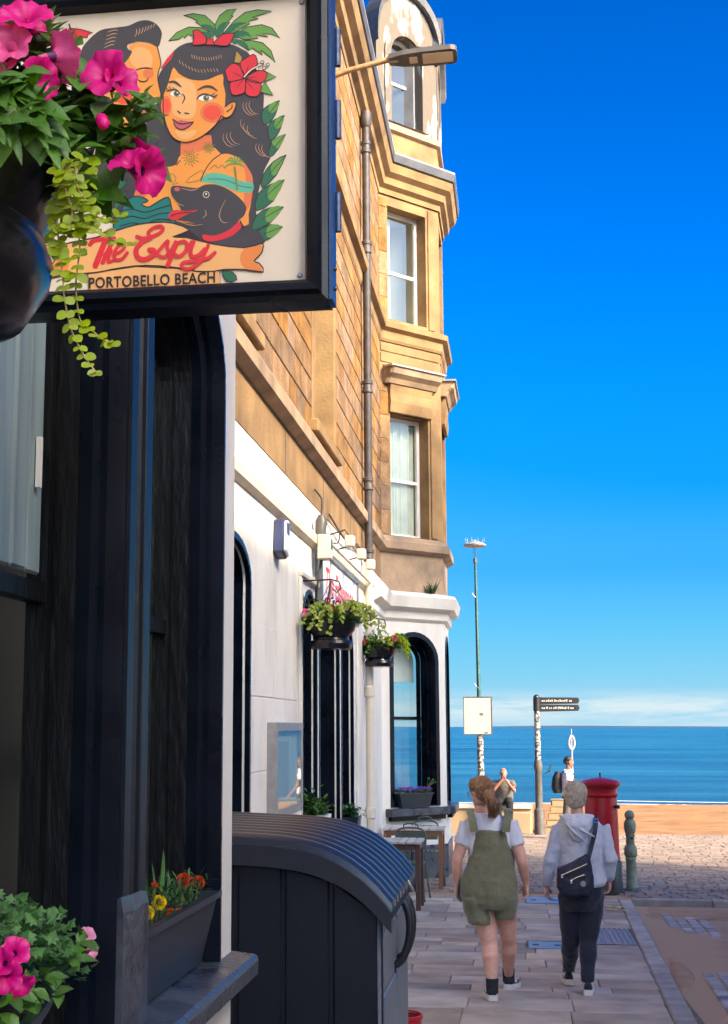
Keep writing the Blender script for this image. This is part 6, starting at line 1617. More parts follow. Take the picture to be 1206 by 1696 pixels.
# ---- red bucket on the flags beyond the bin store
Pb = Vector((-.70, 8.35, gz(8.35)))
bk = thing('bucket', Pb, 'red plastic bucket on the flagstones beside the bin store', 'bucket')
MB().lathe([(.085, 0), (.10, .005), (.125, .27), (.133, .275), (.133, .295), (.122, .295), (.095, .02), (.02, .015)], Pb, 26).build('pail', 'red_plastic', bk, smooth=35)
MB().lathe([(0, .255), (.115, .25), (.1, .27), (.0, .275)], Pb, 18, cap=False).build('soil', 'soil', bk)
MB().tube([(Pb.x - .13, Pb.y, Pb.z + .28)] + [(Pb.x - .13 * math.cos(q), Pb.y + .12 * math.sin(q), Pb.z + .285) for q in (j * .35 for j in range(1, 9))] + [(Pb.x + .13, Pb.y, Pb.z + .28)], .003, 5).build('handle', 'galvanised', bk)

# ---- menu case on the wall
a_, b_ = atX(441, 1210, FX + .04), atX(490, 1326, FX + .04)
y0_, y1_, z0_, z1_ = 10.78, 12.05, 1.075, 1.755
mc = thing('menu_case', (FX + .01, (y0_ + y1_) / 2, z0_), 'glazed menu case in a grey frame on the white wall', 'menu case')
MB().box(FX + .0065, FX + .045, y0_, y1_, z0_, z1_).build('back_board', 'menu_paper', mc)
f = MB(); plate(f, rect(y0_ - .03, y1_ + .03, z0_ - .03, z1_ + .03), [rect(y0_ + .035, y1_ - .035, z0_ + .035, z1_ - .035)], fn_f, .0065, .085); f.build('frame', 'galvanised', mc, bevel=.004)
MB().box(FX + .078, FX + .082, y0_ + .02, y1_ - .02, z0_ + .02, z1_ - .02).build('pane', 'glass_sky', mc)
MB().box(FX + .0455, FX + .048, y0_ + .2, y1_ - .5, z0_ + .12, z1_ - .12).build('menu_sheet', 'notice_white', mc)

# ---- alarm box
c = atX(466, 890, FX + .05)
al = thing('alarm_box', (FX + .01, c.y, c.z), 'white and navy alarm box high on the sunlit white wall', 'alarm box')
pts = [(-.17, -.20), (.10, -.26), (.17, -.18), (.17, .17), (.10, .24), (-.13, .20)]
mb = MB(); mb.prism([(c.y + u * .75, c.z + v * .68) for u, v in pts], fn_f, .002, .085); mb.build('case', 'navy_plastic', al, bevel=.012)
mb = MB(); mb.prism([(c.y + u * .68, c.z + v * .62) for u, v in pts], fn_f, .084, .105); mb.build('cover', 'white_plastic', al, bevel=.010)
MB().prism([(c.y - .05, c.z + .02), (c.y + .08, c.z + .02), (c.y + .08, c.z + .12), (c.y - .05, c.z + .12)], fn_f, .1045, .107).build('badge', 'navy_plastic', al)

# ---- electric meter box, insulator and cables beside the name board
Yb = 13.25
bx = thing('junction_box', (FX + .01, Yb, 3.2), 'cream upright junction box with cables beside the name board', 'junction box')
z0_, z1_ = atX(520, 915, FX + .1).z, atX(520, 873, FX + .1).z
MB().box(FX + .062, FX + .19, Yb - .10, Yb + .10, z0_, z1_).build('case', 'pipe_cream', bx, bevel=.01)
MB().box(FX + .1895, FX + .193, Yb - .06, Yb + .06, z1_ - .14, z1_ - .04).build('warning_label', 'lamp_teal', bx)
MB().tube([(FX + .08, Yb, z1_), (FX + .09, Yb, z1_ + .14), (FX + .09, Yb, z1_ + .2)], [.05, .06, .03], 10).build('insulator', 'lamp_grey', bx, smooth=True)
MB().tube(smooth_path([(FX + .09, Yb, z1_ + .19), (FX + .10, Yb - .02, z1_ + .33), (FX + .07, Yb + .06, z1_ + .40), (FX + .02, Yb + .02, z1_ + .46)], 5), .010, 6).build('cable', 'cable', bx, smooth='all')
MB().tube(smooth_path([(FX + .09, Yb, z1_ + .15), (FX + .1, Yb + .5, z1_ + .02), (FX + .09, Yb + 1.3, z1_ + .10), (FX + .02, Yb + 2.0, z1_ + .32)], 6), .008, 6).build('cable', 'cable', bx, smooth='all')
MB().tube([(FX + .09, Yb, z0_), (FX + .05, Yb, z0_ - .25), (FX + .03, Yb, z0_ - .45)], .014, 6).build('cable', 'cable', bx, smooth='all')
MB().tube(smooth_path([(FX + .05, Yb + .9, 3.93), (FX + .06, Yb + 2.2, 3.84), (FX + .05, Yb + 3.6, 3.93), (FX + .10, 18.1, 3.90)], 6), .012, 6).build('cable', 'cable', bx, smooth='all')

# ---- name board over the doors with its picture lights
yb0, yb1 = 13.5, 16.62; zb0, zb1 = 2.99, 3.46
nbd = thing('name_board', (FX + .02, 15, zb0), 'long white name board with red script letters above the black doors', 'sign')
MB().box(FX + .002, FX + .05, yb0, yb1, zb0, zb1).build('board', 'sash_white', nbd)
bd_ = nbd.children[0]
f = MB(); plate(f, rect(yb0 - .05, yb1 + .05, zb0 - .05, zb1 + .05), [rect(yb0, yb1, zb0, zb1)], fn_f, .001, .075); f.build('frame', 'shed_front', nbd, bevel=.005)
place_text('The Esplanade', lambda u, v: (FX + .0515, yb0 + .35 + (yb1 - yb0 - .7) * u, zb0 + .10 + .27 * v), 'lettering', 'print_red', bd_, .02, .25)
MB().tube([(FX + .12, yb0 + .1, zb1 + .11), (FX + .12, yb1 + 1.4, zb1 + .11)], .018, 8).build('light_rail', 'pipe_cream', nbd, smooth=True)
for y in (14.1, 15.2, 16.2):
    MB().tube([(FX + .01, y, zb1 + .24), (FX + .22, y, zb1 + .30), (FX + .26, y, zb1 + .24)], .010, 6).build('lamp_arm', 'pipe_iron', nbd, smooth='all')
    MB().box(FX + .22, FX + .32, y - .05, y + .05, zb1 + .12, zb1 + .24).build('lamp_head', 'pipe_cream', nbd, bevel=.012)

# ---- cafe tables
def table(px, py, hpx, label, m, w=.80, dpt=.62, slats=True, H=.74):
    P = atG(px, py); x1, y0 = P.x, P.y; x0 = x1 - w; g = gz(y0); y1 = y0 + dpt
    t = thing('cafe_table', ((x0 + x1) / 2, (y0 + y1) / 2, g), label, 'table', 'cafe tables outside the pub')
    for (x, y) in ((x0, y0), (x1 - .055, y0), (x0, y1 - .055), (x1 - .055, y1 - .055)): MB().box(x, x + .055, y, y + .055, gz(y), g + H - .028).build('leg', m, t, bevel=.004)
    for (a, b, c, d) in ((x0 + .056, x1 - .056, y0 + .005, y0 + .03), (x0 + .056, x1 - .056, y1 - .03, y1 - .005), (x0 + .005, x0 + .03, y0 + .056, y1 - .056), (x1 - .03, x1 - .005, y0 + .056, y1 - .056)): MB().box(a, b, c, d, g + H - .095, g + H - .028).build('apron', m, t)
    n = 8
    for k in range(n):
        a = x0 - .02 + (w + .04) * k / n; MB().box(a + .006, a + (w + .04) / n - .006, y0 - .02, y1 + .02, g + H - .027, g + H).build('slat', 'table_slat', t, bevel=.003)
    return t
table(734, 1474, 0, 'slatted wooden cafe table under the canted bay window', 'table_wood', H=.80)
table(697, 1509, 0, 'slatted dark wooden cafe table beside the bin store', 'table_wood_dark', w=.70, H=.78)
# ---- stacking metal chairs
def chair(X, Y, rz, label):
    g = gz(Y); t = thing('cafe_chair', (X, Y, g), label, 'chair', 'green metal cafe chairs', rz)
    def T(mb, name, m='chair_green', sm='all'): return mb.build(name, m, t, smooth=sm, local=True)
    seat = MB(); plate(seat, [(-.19, -.19), (.19, -.19), (.205, .0), (.19, .19), (-.19, .19), (-.205, .0)], [rect(-.13 + k * .055, -.10 + k * .055, -.12, .12) for k in range(5)], lambda u, v, w: (u, v, .455 + w), -.006, .006); T(seat, 'seat', sm=False)
    for sx in (-1, 1):
        T(MB().tube(smooth_path([(sx * .20, -.19, .45), (sx * .215, -.205, .25), (sx * .235, -.235, 0)], 4), .012, 8), 'leg')
        T(MB().tube(smooth_path([(sx * .195, .19, .45), (sx * .215, .215, .22), (sx * .24, .25, 0)], 4), .012, 8), 'leg')
    T(MB().tube(smooth_path([(-.19, .18, .45), (-.195, .225, .65), (-.18, .25, .80), (-.10, .26, .855), (.10, .26, .855), (.18, .25, .80), (.195, .225, .65), (.19, .18, .45)], 5), .012, 8), 'back_frame')
    bp_ = MB(); rings = []
    for z, y, w in ((.60, .222, .17), (.68, .236, .185), (.76, .25, .18), (.80, .253, .15)): rings.append([(-w, y - .004, z), (w, y - .004, z), (w, y + .004, z), (-w, y + .004, z)])
    T(bp_.loft(rings), 'back_panel', sm=False)
    T(MB().tube(smooth_path([(-.09, .262, .85), (-.085, .265, .90), (0, .266, .915), (.085, .265, .90), (.09, .262, .85)], 5), .009, 8), 'hand_grip')
    return t
chair(-1.28, 20.0, R(8), 'green metal chair pulled up behind the table under the bay window')
chair(-1.38, 17.9, R(-4), 'green metal chair standing between the two cafe tables')
# ================================================================== PEOPLE
mat('skin', (0.68, 0.36, 0.255), .5, .10, 25, sss=.12, bump=.05, bscale=120)
mat('skin_red', (0.36, 0.145, 0.095), .5, .12, 25, sss=.12)
mat('skin_dark', (0.22, 0.11, 0.07), .5, .10, 25, sss=.08)
mat('hair_auburn', (0.22, 0.095, 0.04), .5, .5, 26, c2=(0.44, 0.22, 0.10), stretch=(6, 6, .6), bump=.6, bscale=40)
mat('hair_blonde_grey', (0.44, 0.35, 0.25), .55, .35, 30, c2=(0.68, 0.57, 0.43), stretch=(6, 6, .7), bump=.7, bscale=40)
mat('hair_black', (0.012, 0.010, 0.010), .5, .3, 30, bump=.5)
mat('cloth_white', (0.66, 0.65, 0.68), .85, .06, 12, bump=.25, bscale=30, sheen=.2)
mat('cloth_olive', (0.155, 0.148, 0.082), .85, .10, 9, bump=.3, bscale=26, sheen=.2)
mat('cloth_grey', (0.50, 0.52, 0.58), .9, .08, 14, bump=.3, bscale=22, sheen=.3)
mat('cloth_navy', (0.007, 0.010, 0.024), .85, .2, 12, bump=.3, bscale=24, sheen=.2)
mat('bag_navy', (0.010, 0.013, 0.030), .55, .25, 12, bump=.25, bscale=30)
mat('cloth_black', (0.012, 0.012, 0.014), .8, .2, 12, bump=.2)
mat('cloth_taupe', (0.105, 0.09, 0.078), .85, .15, 12, bump=.3)
mat('sole_white', (0.66, 0.62, 0.56), .6, .12, 20)
mat('lens_clear', (0.25, 0.22, 0.2), .2, .1, 8)

def solid(mb, name, m, parent, vox=.010, sm=4, dec=None, disp=0.0, dscale=.12):
    """fuse the pieces of mb into one continuous skin"""
    o = mb.build(name, m, parent)
    md = o.modifiers.new('r', 'REMESH'); md.mode = 'VOXEL'; md.voxel_size = vox; md.use_smooth_shade = True
    if sm: s_ = o.modifiers.new('s', 'SMOOTH'); s_.factor = .5; s_.iterations = sm
    if disp:
        tx = bpy.data.textures.new('fold', 'CLOUDS'); tx.noise_scale = dscale; tx.noise_depth = 2
        d_ = o.modifiers.new('d', 'DISPLACE'); d_.texture = tx; d_.strength = disp; d_.mid_level = .5; d_.texture_coords = 'LOCAL'
    me = bpy.data.meshes.new_from_object(o.evaluated_get(bpy.context.evaluated_depsgraph_get()))
    me.name = name; old = o.data; o.modifiers.clear(); o.data = me
    if not me.materials: me.materials.append(MATS[m])
    me.polygons.foreach_set('use_smooth', [True] * len(me.polygons)); bpy.data.meshes.remove(old)
    return o
def ell(c, rx, ry, n=20, yaw=0.0, tilt=0.0):
    c = Vector(c); out = []
    for j in range(n):
        q = 2 * math.pi * j / n; x, y = rx * math.cos(q), ry * math.sin(q)
        out.append(c + Vector((x * math.cos(yaw) - y * math.sin(yaw), x * math.sin(yaw) + y * math.cos(yaw), tilt * y)))
    return out
def ringpx(xl, xr, y, Y, depth, dy=0.0, tilt=0.0):
    a, b = atY(xl, y, Y), atY(xr, y, Y); c = (a + b) / 2; c.y += dy
    return ell(c, (b - a).length / 2, depth / 2, tilt=tilt)
def hand(mb, wrist, d, side, sc=1.0, curl=.6, palm_n=(0, 1, 0)):
    """palm, four bent fingers of unequal length and a thumb; d points from wrist to fingertips, side is the thumb side"""
    w = Vector(wrist); d = Vector(d).normalized(); s = Vector(side); s = (s - d * s.dot(d)).normalized(); n = d.cross(s).normalized()
    if n.dot(Vector(palm_n)) < 0: n = -n
    mb.loft([[w + d * (t * sc) + s * (a * wd * sc) + n * (b * th * sc) for a, b in ((-1, -.6), (-.6, -1), (.6, -1), (1, -.6), (1, .6), (.6, 1), (-.6, 1), (-1, .6))] for t, wd, th in ((-.01, .024, .018), (.02, .03, .017), (.055, .040, .016), (.088, .040, .013))])
    for k, L in enumerate((.068, .078, .074, .058)):
        b = w + d * (.082 * sc) + s * ((.030 - .020 * k) * sc)
        d1 = (d * math.cos(curl * .5) + n * math.sin(curl * .5)); d2 = (d * math.cos(curl * 1.2) + n * math.sin(curl * 1.2)); d3 = (d * math.cos(curl * 1.8) + n * math.sin(curl * 1.8))
        p1 = b + d1 * (L * .45 * sc); p2 = p1 + d2 * (L * .32 * sc); p3 = p2 + d3 * (L * .25 * sc)
        mb.tube([b - d * .02 * sc, b, p1, p2, p3], [.0088 * sc, .009 * sc, .0083 * sc, .0076 * sc, .006 * sc], 8)
    b = w + d * .025 * sc + s * .024 * sc
    t1 = (d * .62 + s * .75 + n * .35).normalized(); t2 = (d * .9 + s * .25 + n * .4).normalized()
    mb.tube([b - t1 * .015 * sc, b + t1 * .028 * sc, b + t1 * .028 * sc + t2 * .03 * sc, b + t1 * .028 * sc + t2 * .052 * sc], [.012 * sc, .0115 * sc, .0095 * sc, .007 * sc], 8)
def head(mb, c, yaw, pitch=0.0, sc=1.0, ear=True):
    """skull, face, nose, chin and ears; faces +Y turned by yaw"""
    M = Matrix.Translation(Vector(c)) @ Matrix.Rotation(yaw, 4, 'Z') @ Matrix.Rotation(pitch, 4, 'X')
    P = lambda x, y, z: M @ Vector((x * sc, y * sc, z * sc))
    rings = []
    for z, rx, yf, yb in ((-.118, .026, .060, .015), (-.108, .042, .076, -.005), (-.085, .056, .086, -.035), (-.055, .064, .090, -.062), (-.02, .070, .092, -.086), (.02, .075, .095, -.098), (.06, .074, .090, -.100), (.09, .062, .072, -.086), (.108, .042, .046, -.058), (.116, .015, .012, -.020)):
        cy_ = (yf + yb) / 2; ry = (yf - yb) / 2
        rings.append([P(rx * math.cos(q), cy_ + ry * math.sin(q), z) for q in (2 * math.pi * j / 20 for j in range(20))])
    mb.loft(rings)
    mb.tube([P(0, .088, .012), P(0, .100, -.012), P(0, .113, -.032), P(0, .098, -.040)], [.009 * sc, .010 * sc, .013 * sc, .010 * sc], 8)      # nose
    mb.ball(P(0, .082, -.100), .020 * sc); mb.tube([P(-.022, .090, -.064), P(0, .097, -.062), P(.022, .090, -.064)], [.006 * sc, .009 * sc, .006 * sc], 6)   # chin, lips
    mb.tube([P(-.045, .086, .018), P(0, .093, .016), P(.045, .086, .018)], .010 * sc, 6)                                          # brow
    if ear:
        for s in (-1, 1): mb.loft([[P(s * (.070 + o), -.008 + .020 * a * k, -.012 + .032 * b * k) for a, b in ((1, 0), (.7, .8), (-.2, 1), (-.8, .4), (-.5, -.6), (.2, -1))] for o, k in ((0, .7), (.012, 1.0), (.017, .8))])
    return P
def eyes(P, root_parent, sc=1.0):
    e = MB()
    for s in (-1, 1): e.ball(P(s * .031, .0865, -.002), .0115 * sc, n=8, m=6)
    e.build('eyes', 'cloth_white', root_parent)
    e = MB()
    for s in (-1, 1): e.ball(P(s * .031, .096, -.002), .0055 * sc, n=8, m=6)
    e.build('irises', 'hair_black', root_parent)
def shoe(root, heel, d, L=.255, w=.088, up='cloth_black', lift=0.0, pitch=0.0):
    """trainer: thick pale sole with a heel curve, dark upper, white side flash"""
    h = Vector(heel); d = Vector(d).normalized(); s = Vector((d.y, -d.x, 0)).normalized(); z = Vector((0, 0, 1))
    dz = Vector((d.x, d.y, -math.sin(pitch))).normalized(); uz = s.cross(dz).normalized()
    if uz.z < 0: uz = -uz
    Q = lambda a, b, c: h + dz * (a * L) + s * (b * w * .5) + uz * c
    rings = []
    for a, b in ((-.02, .55), (.04, .82), (.2, .86), (.45, .82), (.7, 1.06), (.88, .88), (1.0, .40)): rings.append([Q(a, -b, .0), Q(a, b, .0), Q(a, b * 1.06, .022), Q(a, b, .042 if a < .3 else .034), Q(a, -b, .042 if a < .3 else .034), Q(a, -b * 1.06, .022)])
    so = MB().loft(rings).build('shoe', 'sole_white', root, smooth=40)
    rings = []
    for a, b, hh in ((.0, .55, .075), (.08, .72, .092), (.25, .74, .098), (.42, .72, .088), (.6, .78, .070), (.8, .80, .056), (.95, .5, .044)): rings.append([Q(a, b * math.cos(q), .034 + (hh - .034) * max(0, math.sin(q)) ** .7 if math.sin(q) > 0 else .03) for q in (2 * math.pi * j / 12 for j in range(12))])
    MB().loft(rings).build('upper', up, so, smooth='all')
    for sg in (-1, 1): MB().add([Q(.30, sg * .80, .045), Q(.55, sg * .86, .045), Q(.50, sg * .72, .074), Q(.34, sg * .72, .078)], [(0, 1, 2, 3)]).build('side_flash', 'sole_white', so)
    return so

# ------------------------------------------------ woman in olive dungarees
YA = 10.85
rootw = thing('person', (atY(818, 1640, YA).x, YA, gz(YA)), 'woman in olive short dungarees and white top with auburn ponytail walking away', 'person')
g = gz(YA)
hd_c = atY(797, 1311, YA + .02); sh_l, sh_r = atY(774, 1368, YA), atY(845, 1366, YA)
hipL, hipR = atY(793, 1478, YA), atY(832, 1476, YA)
kL, kR = atY(811, 1560, YA - .04), atY(842, 1550, YA + .12)
fL = Vector((atG(816, 1655).x, 10.66, 0)); fR = Vector((atG(843, 1636).x, 11.18, 0))
aL = Vector((fL.x, fL.y + .05, gz(fL.y) + .095)); aR = Vector((fR.x, fR.y + .05, gz(fR.y) + .095))
bd = MB()
HP = head(bd, hd_c, R(42), R(-12), .96)
bd.tube([atY(801, 1356, YA), atY(799, 1336, YA + .01)], [.056, .052], 14)
bd.loft([ringpx(772, 848, 1362, YA, .17), ringpx(776, 846, 1400, YA, .20), ringpx(780, 846, 1430, YA, .21), ringpx(768, 852, 1465, YA, .24), ringpx(780, 845, 1488, YA, .20)])
eL, wLp = atY(757, 1424, YA - .03), atY(757, 1462, YA + .04)
eR, wRp = atY(865, 1428, YA - .03), atY(872, 1463, YA + .06)
bd.tube([sh_l, sh_l.lerp(eL, .5), eL, eL.lerp(wLp, .35), wLp], [.056, .052, .042, .041, .026], 14)
bd.tube([sh_r, sh_r.lerp(eR, .5), eR, eR.lerp(wRp, .35), wRp], [.056, .053, .043, .042, .026], 14)
hand(bd, wLp, Vector((.02, .10, -1)), (.5, 1, 0), .95, .45, (1, 0, 0)); hand(bd, wRp, Vector((-.10, .06, -1)), (-.5, 1, 0), .95, .9, (-1, 0, 0))
for (h_, k_, a_) in ((hipL, kL, aL), (hipR, kR, aR)):
    cal = k_.lerp(a_, .32) + Vector((0, -.018, 0))
    bd.tube([h_, h_.lerp(k_, .5), h_.lerp(k_, .85), k_, k_.lerp(a_, .12), cal, k_.lerp(a_, .65), k_.lerp(a_, .9), a_], [.098, .088, .070, .062, .058, .064, .050, .037, .040], 16)
for f_, a_, dd in ((fL, aL, Vector((-.10, 1, 0))), (fR, aR, Vector((.20, 1, 0)))):
    bd.tube([a_, a_ + dd * .10 + Vector((0, 0, -.05))], [.036, .03], 8)
body = solid(bd, 'body', 'skin', rootw, .0072, 3)
eyes(HP, body, .96)
# top
ts = MB()
ts.loft([ringpx(788, 816, 1346, YA, .15), ringpx(778, 836, 1352, YA, .17), ringpx(768, 850, 1362, YA, .20), ringpx(768, 852, 1378, YA, .225), ringpx(774, 850, 1410, YA, .245), ringpx(776, 850, 1440, YA, .25)])
for s0, e0_, m_ in ((sh_l, eL, 1), (sh_r, eR, 1)):
    d_ = (e0_ - s0); ts.tube([s0 + Vector((0, 0, .012)) - d_ * .05, s0 + d_ * .15, s0 + d_ * .35, s0 + d_ * .56], [.062, .063, .064, .066], 14)
solid(ts, 'top', 'cloth_white', rootw, .009, 3, disp=.014, dscale=.09)
# dungarees
dg = MB()
dg.loft([ringpx(781, 843, 1373, YA, .285, .0), ringpx(780, 847, 1392, YA, .29), ringpx(778, 851, 1412, YA, .30), ringpx(771, 853, 1435, YA, .32), ringpx(762, 858, 1456, YA, .35), ringpx(762, 859, 1478, YA, .36), ringpx(766, 857, 1494, YA, .345), ringpx(774, 853, 1504, YA, .31)])
dg.loft([ringpx(763, 812, 1486, YA, .32), ringpx(768, 815, 1506, YA, .30), ringpx(774, 816, 1520, YA - .01, .29), ringpx(775, 817, 1529, YA - .01, .285)])
dg.loft([ringpx(814, 861, 1486, YA + .02, .32), ringpx(816, 858, 1503, YA + .03, .30), ringpx(818, 854, 1516, YA + .04, .28), ringpx(819, 853, 1521, YA + .04, .275)])
dgo = solid(dg, 'dungarees', 'cloth_olive', rootw, .009, 3, disp=.022, dscale=.11)
for xa, xb, xc in ((786, 780, 774), (838, 841, 838)):
    st_ = MB(); pts = [atY(xa, 1378, YA - .150), atY((xa + xb) / 2, 1362, YA - .138), atY(xb, 1349, YA - .098), atY(xb - 1, 1341, YA - .03), atY(xc + 6, 1348, YA + .07)]
    pts = smooth_path(pts, 4); rings = []
    for i, p in enumerate(pts):
        w_ = .030 if i < 6 else .026; rings.append([p + Vector((-w_, 0, -.002)), p + Vector((w_, 0, -.002)), p + Vector((w_, .010, .010)), p + Vector((-w_, .010, .010))])
    st_.loft(rings).build('strap', 'cloth_olive', dgo, smooth=40)
# hair: cap over the skull and a low ponytail with loose strands
hr = MB()
def cap_hair(mb, P, front=.045, low=-.035, grow=1.10):
    for (x, y, z, a, b, c) in ((0, -.008, .035, .083, .098, .085), (0, -.035, .0, .083, .078, .085), (-.03, .028, .060, .052, .055, .052), (.03, .028, .060, .052, .055, .052), (0, -.05, -.04, .066, .052, .055)):
        mb.ball(P(x, y, z), a, b, c, 14, 10)
cap_hair(hr, HP)
pt = smooth_path([atY(806, 1313, YA - .09), atY(811, 1320, YA - .135), atY(816, 1331, YA - .14), atY(818, 1341, YA - .125), atY(815, 1351, YA - .12)], 4)
hr.tube(pt, [.030 + .018 * math.sin(math.pi * i / (len(pt) - 1)) - .018 * (i / len(pt)) for i in range(len(pt))], 12)
for dx in (-.02, .0, .022): hr.tube([p + Vector((dx * i / len(pt), -.008, 0)) for i, p in enumerate(pt)], [.020 - .013 * i / len(pt) for i in range(len(pt))], 8)
solid(hr, 'hair', 'hair_auburn', rootw, .0075, 2, disp=.010, dscale=.03)
def strands(P, name, m, root, n, spread, length, seed, part=(0, -.01, .03)):
    # fine locks combed back over the skull
    r = random.Random(seed); mb = MB()
    for k in range(n):
        q = r.uniform(0, 2 * math.pi); e = r.uniform(.15, 1.35); pts = []
        for j in range(6):
            ee = e - j * length; x, y, z = math.cos(ee) * math.cos(q), math.cos(ee) * math.sin(q), math.sin(ee)
            if y > .45 and z < .55: break
            s_ = spread * (1 + r.uniform(-.015, .03)); pts.append(P(x * .088 * s_, y * .106 * s_ - .014, z * .098 * s_ + .022))
            q += r.uniform(-.06, .06)
        if len(pts) > 2: mb.tube(pts, [.0022, .0030, .0028, .0026, .0022, .001][:len(pts)], 4)
    return mb.build(name, m, root, smooth='all')
strands(HP, 'hair_locks', 'hair_auburn', rootw, 260, .985, .20, 3)
pl = MB(); rq = random.Random(8)
for k in range(60):
    o_ = Vector((rq.uniform(-.03, .03), rq.uniform(-.03, .02), rq.uniform(-.01, .01))); pl.tube([p + o_ * (.4 + 1.1 * math.sin(math.pi * min(1, i / len(pt) * .9))) + Vector((0, 0, -.02 * (i / len(pt)) * rq.random())) for i, p in enumerate(pt)], [.0032] * (len(pt) - 1) + [.0008], 4)
pl.build('ponytail_locks', 'hair_auburn', rootw, smooth='all')
MB().lathe([(.026, -.008), (.030, 0), (.026, .008)], atY(807, 1315, YA - .10), 10, axis='Y').build('hair_tie', 'cloth_black', rootw)
gl = MB()
for s in (-1, 1):
    cc = [HP(s * .033 + .026 * math.cos(q), .106, -.004 + .022 * math.sin(q)) for q in (j * math.pi / 6 for j in range(13))]; gl.tube(cc, .0028, 5)
    gl.tube([HP(s * .060, .102, .0), HP(s * .082, .03, .006), HP(s * .082, -.02, .004)], .0028, 5)
gl.build('glasses', 'galvanised', rootw)
for f_, a_, dd, pit in ((fL, aL, Vector((-.16, 1, 0)), 0.0), (fR, aR, Vector((.30, 1, 0)), 0.0)):
    MB().tube([a_ + Vector((0, 0, -.045)), a_ + Vector((0, 0, .0)), a_ + Vector((0, 0, .055))], [.046, .046, .048], 14).build('sock', 'cloth_black', rootw, smooth=True)
    shoe(rootw, Vector((f_.x, f_.y, gz(f_.y) + .004)) - dd * .03, dd, .25, .090, 'cloth_black', pitch=pit + .02)

# ------------------------------------------------ woman in grey hoodie
YB_ = 11.2
root2 = thing('person', (atY(962, 1640, YB_).x, YB_, gz(YB_)), 'woman with short fair hair in grey hoodie and navy trousers carrying a crossbody bag', 'person')
hc = atY(954, 1318, YB_ + .02)
sl2, sr2 = atY(928, 1372, YB_), atY(996, 1370, YB_)
bd = MB()
HP2 = head(bd, hc, R(-12), R(-6), .94)
bd.tube([atY(957, 1362, YB_), atY(955, 1336, YB_ + .01)], [.052, .048], 14)
bd.loft([ringpx(925, 998, 1368, YB_, .17), ringpx(930, 996, 1410, YB_, .19), ringpx(932, 1000, 1460, YB_, .20), ringpx(935, 995, 1485, YB_, .18)])
eL2, wL2 = atY(911, 1430, YB_ - .02), atY(905, 1466, YB_ + .05); eR2, wR2 = atY(1011, 1425, YB_ - .04), atY(1009, 1456, YB_ + .05)
bd.tube([sl2, eL2, wL2], [.05, .04, .026], 12); bd.tube([sr2, eR2, wR2], [.05, .04, .026], 12)
hand(bd, wL2, Vector((.04, .10, -1)), (.4, 1, 0), .88, .75, (1, 0, 0)); hand(bd, wR2, Vector((-.12, .05, -1)), (-.5, 1, 0), .88, .8, (-1, 0, 0))
hL2, hR2 = atY(945, 1485, YB_), atY(981, 1485, YB_); kL2, kR2 = atY(945, 1560, YB_ + .07), atY(974, 1562, YB_ - .02)
f2L = Vector((atG(944, 1634).x, 11.50, 0)); f2R = Vector((atG(975, 1650).x, 11.02, 0))
a2L = Vector((f2L.x, f2L.y + .05, gz(f2L.y) + .10)); a2R = Vector((f2R.x, f2R.y + .05, gz(f2R.y) + .10))
for h_, k_, a_ in ((hL2, kL2, a2L), (hR2, kR2, a2R)): bd.tube([h_, k_, a_, a_ + Vector((0, .03, -.05))], [.08, .055, .036, .03], 12)
b2 = solid(bd, 'body', 'skin', root2, .0072, 3); eyes(HP2, b2, .94)
ho = MB()
ho.loft([ringpx(938, 972, 1350, YB_, .19), ringpx(926, 990, 1358, YB_, .225), ringpx(919, 1001, 1370, YB_, .25), ringpx(921, 1000, 1395, YB_, .29), ringpx(924, 999, 1425, YB_, .30), ringpx(926, 1003, 1448, YB_, .31), ringpx(929, 1004, 1462, YB_, .31), ringpx(931, 1002, 1467, YB_, .29)])
for s0, e_, w_ in ((sl2, eL2, wL2), (sr2, eR2, wR2)): ho.tube([s0 + Vector((0, 0, .01)), s0.lerp(e_, .5), e_, e_.lerp(w_, .5), w_.lerp(e_, .10), w_], [.066, .061, .055, .050, .044, .038], 14)
hoo = solid(ho, 'hoodie', 'cloth_grey', root2, .009, 3, disp=.026, dscale=.085)
hh = MB()          # hood lying on the back
rings = []
for k in range(17):
    t = -1 + 2 * k / 16; x = 955 + 31 * t; dr = (1 - t * t)
    top = atY(x, 1352 - 4 * dr, YB_ - .02 - .09 * dr); bot = atY(955 + 24 * t + 4, 1360 + 34 * dr ** .8, YB_ - .115 - .045 * dr)
    mid = top.lerp(bot, .5) + Vector((0, -.030 * dr - .01, .01)); rings.append([top, top + Vector((0, -.030, .012)), mid + Vector((0, -.022, 0)), bot + Vector((0, -.018, 0)), bot + Vector((0, .03, 0)), mid + Vector((0, .03, 0)), top + Vector((0, .03, 0))])
hh.loft(rings); solid(hh, 'hood', 'cloth_grey', hoo, .009, 3, disp=.028, dscale=.07)
for (xa, ya, xb, yb) in ((936, 1362, 968, 1392), (945, 1360, 985, 1386)):
    p0, p1 = atY(xa, ya, YB_ - .175), atY(xb, yb, YB_ - .185); MB().tube([p0, p0.lerp(p1, .5) + Vector((0, -.012, -.012)), p1], [.006, .012, .006], 8).build('hood_fold', 'cloth_grey', hoo, smooth='all')
tr = MB()
tr.loft([ringpx(930, 1000, 1452, YB_, .26), ringpx(927, 1001, 1470, YB_, .29), ringpx(927, 1000, 1490, YB_, .30), ringpx(932, 996, 1506, YB_, .27)])
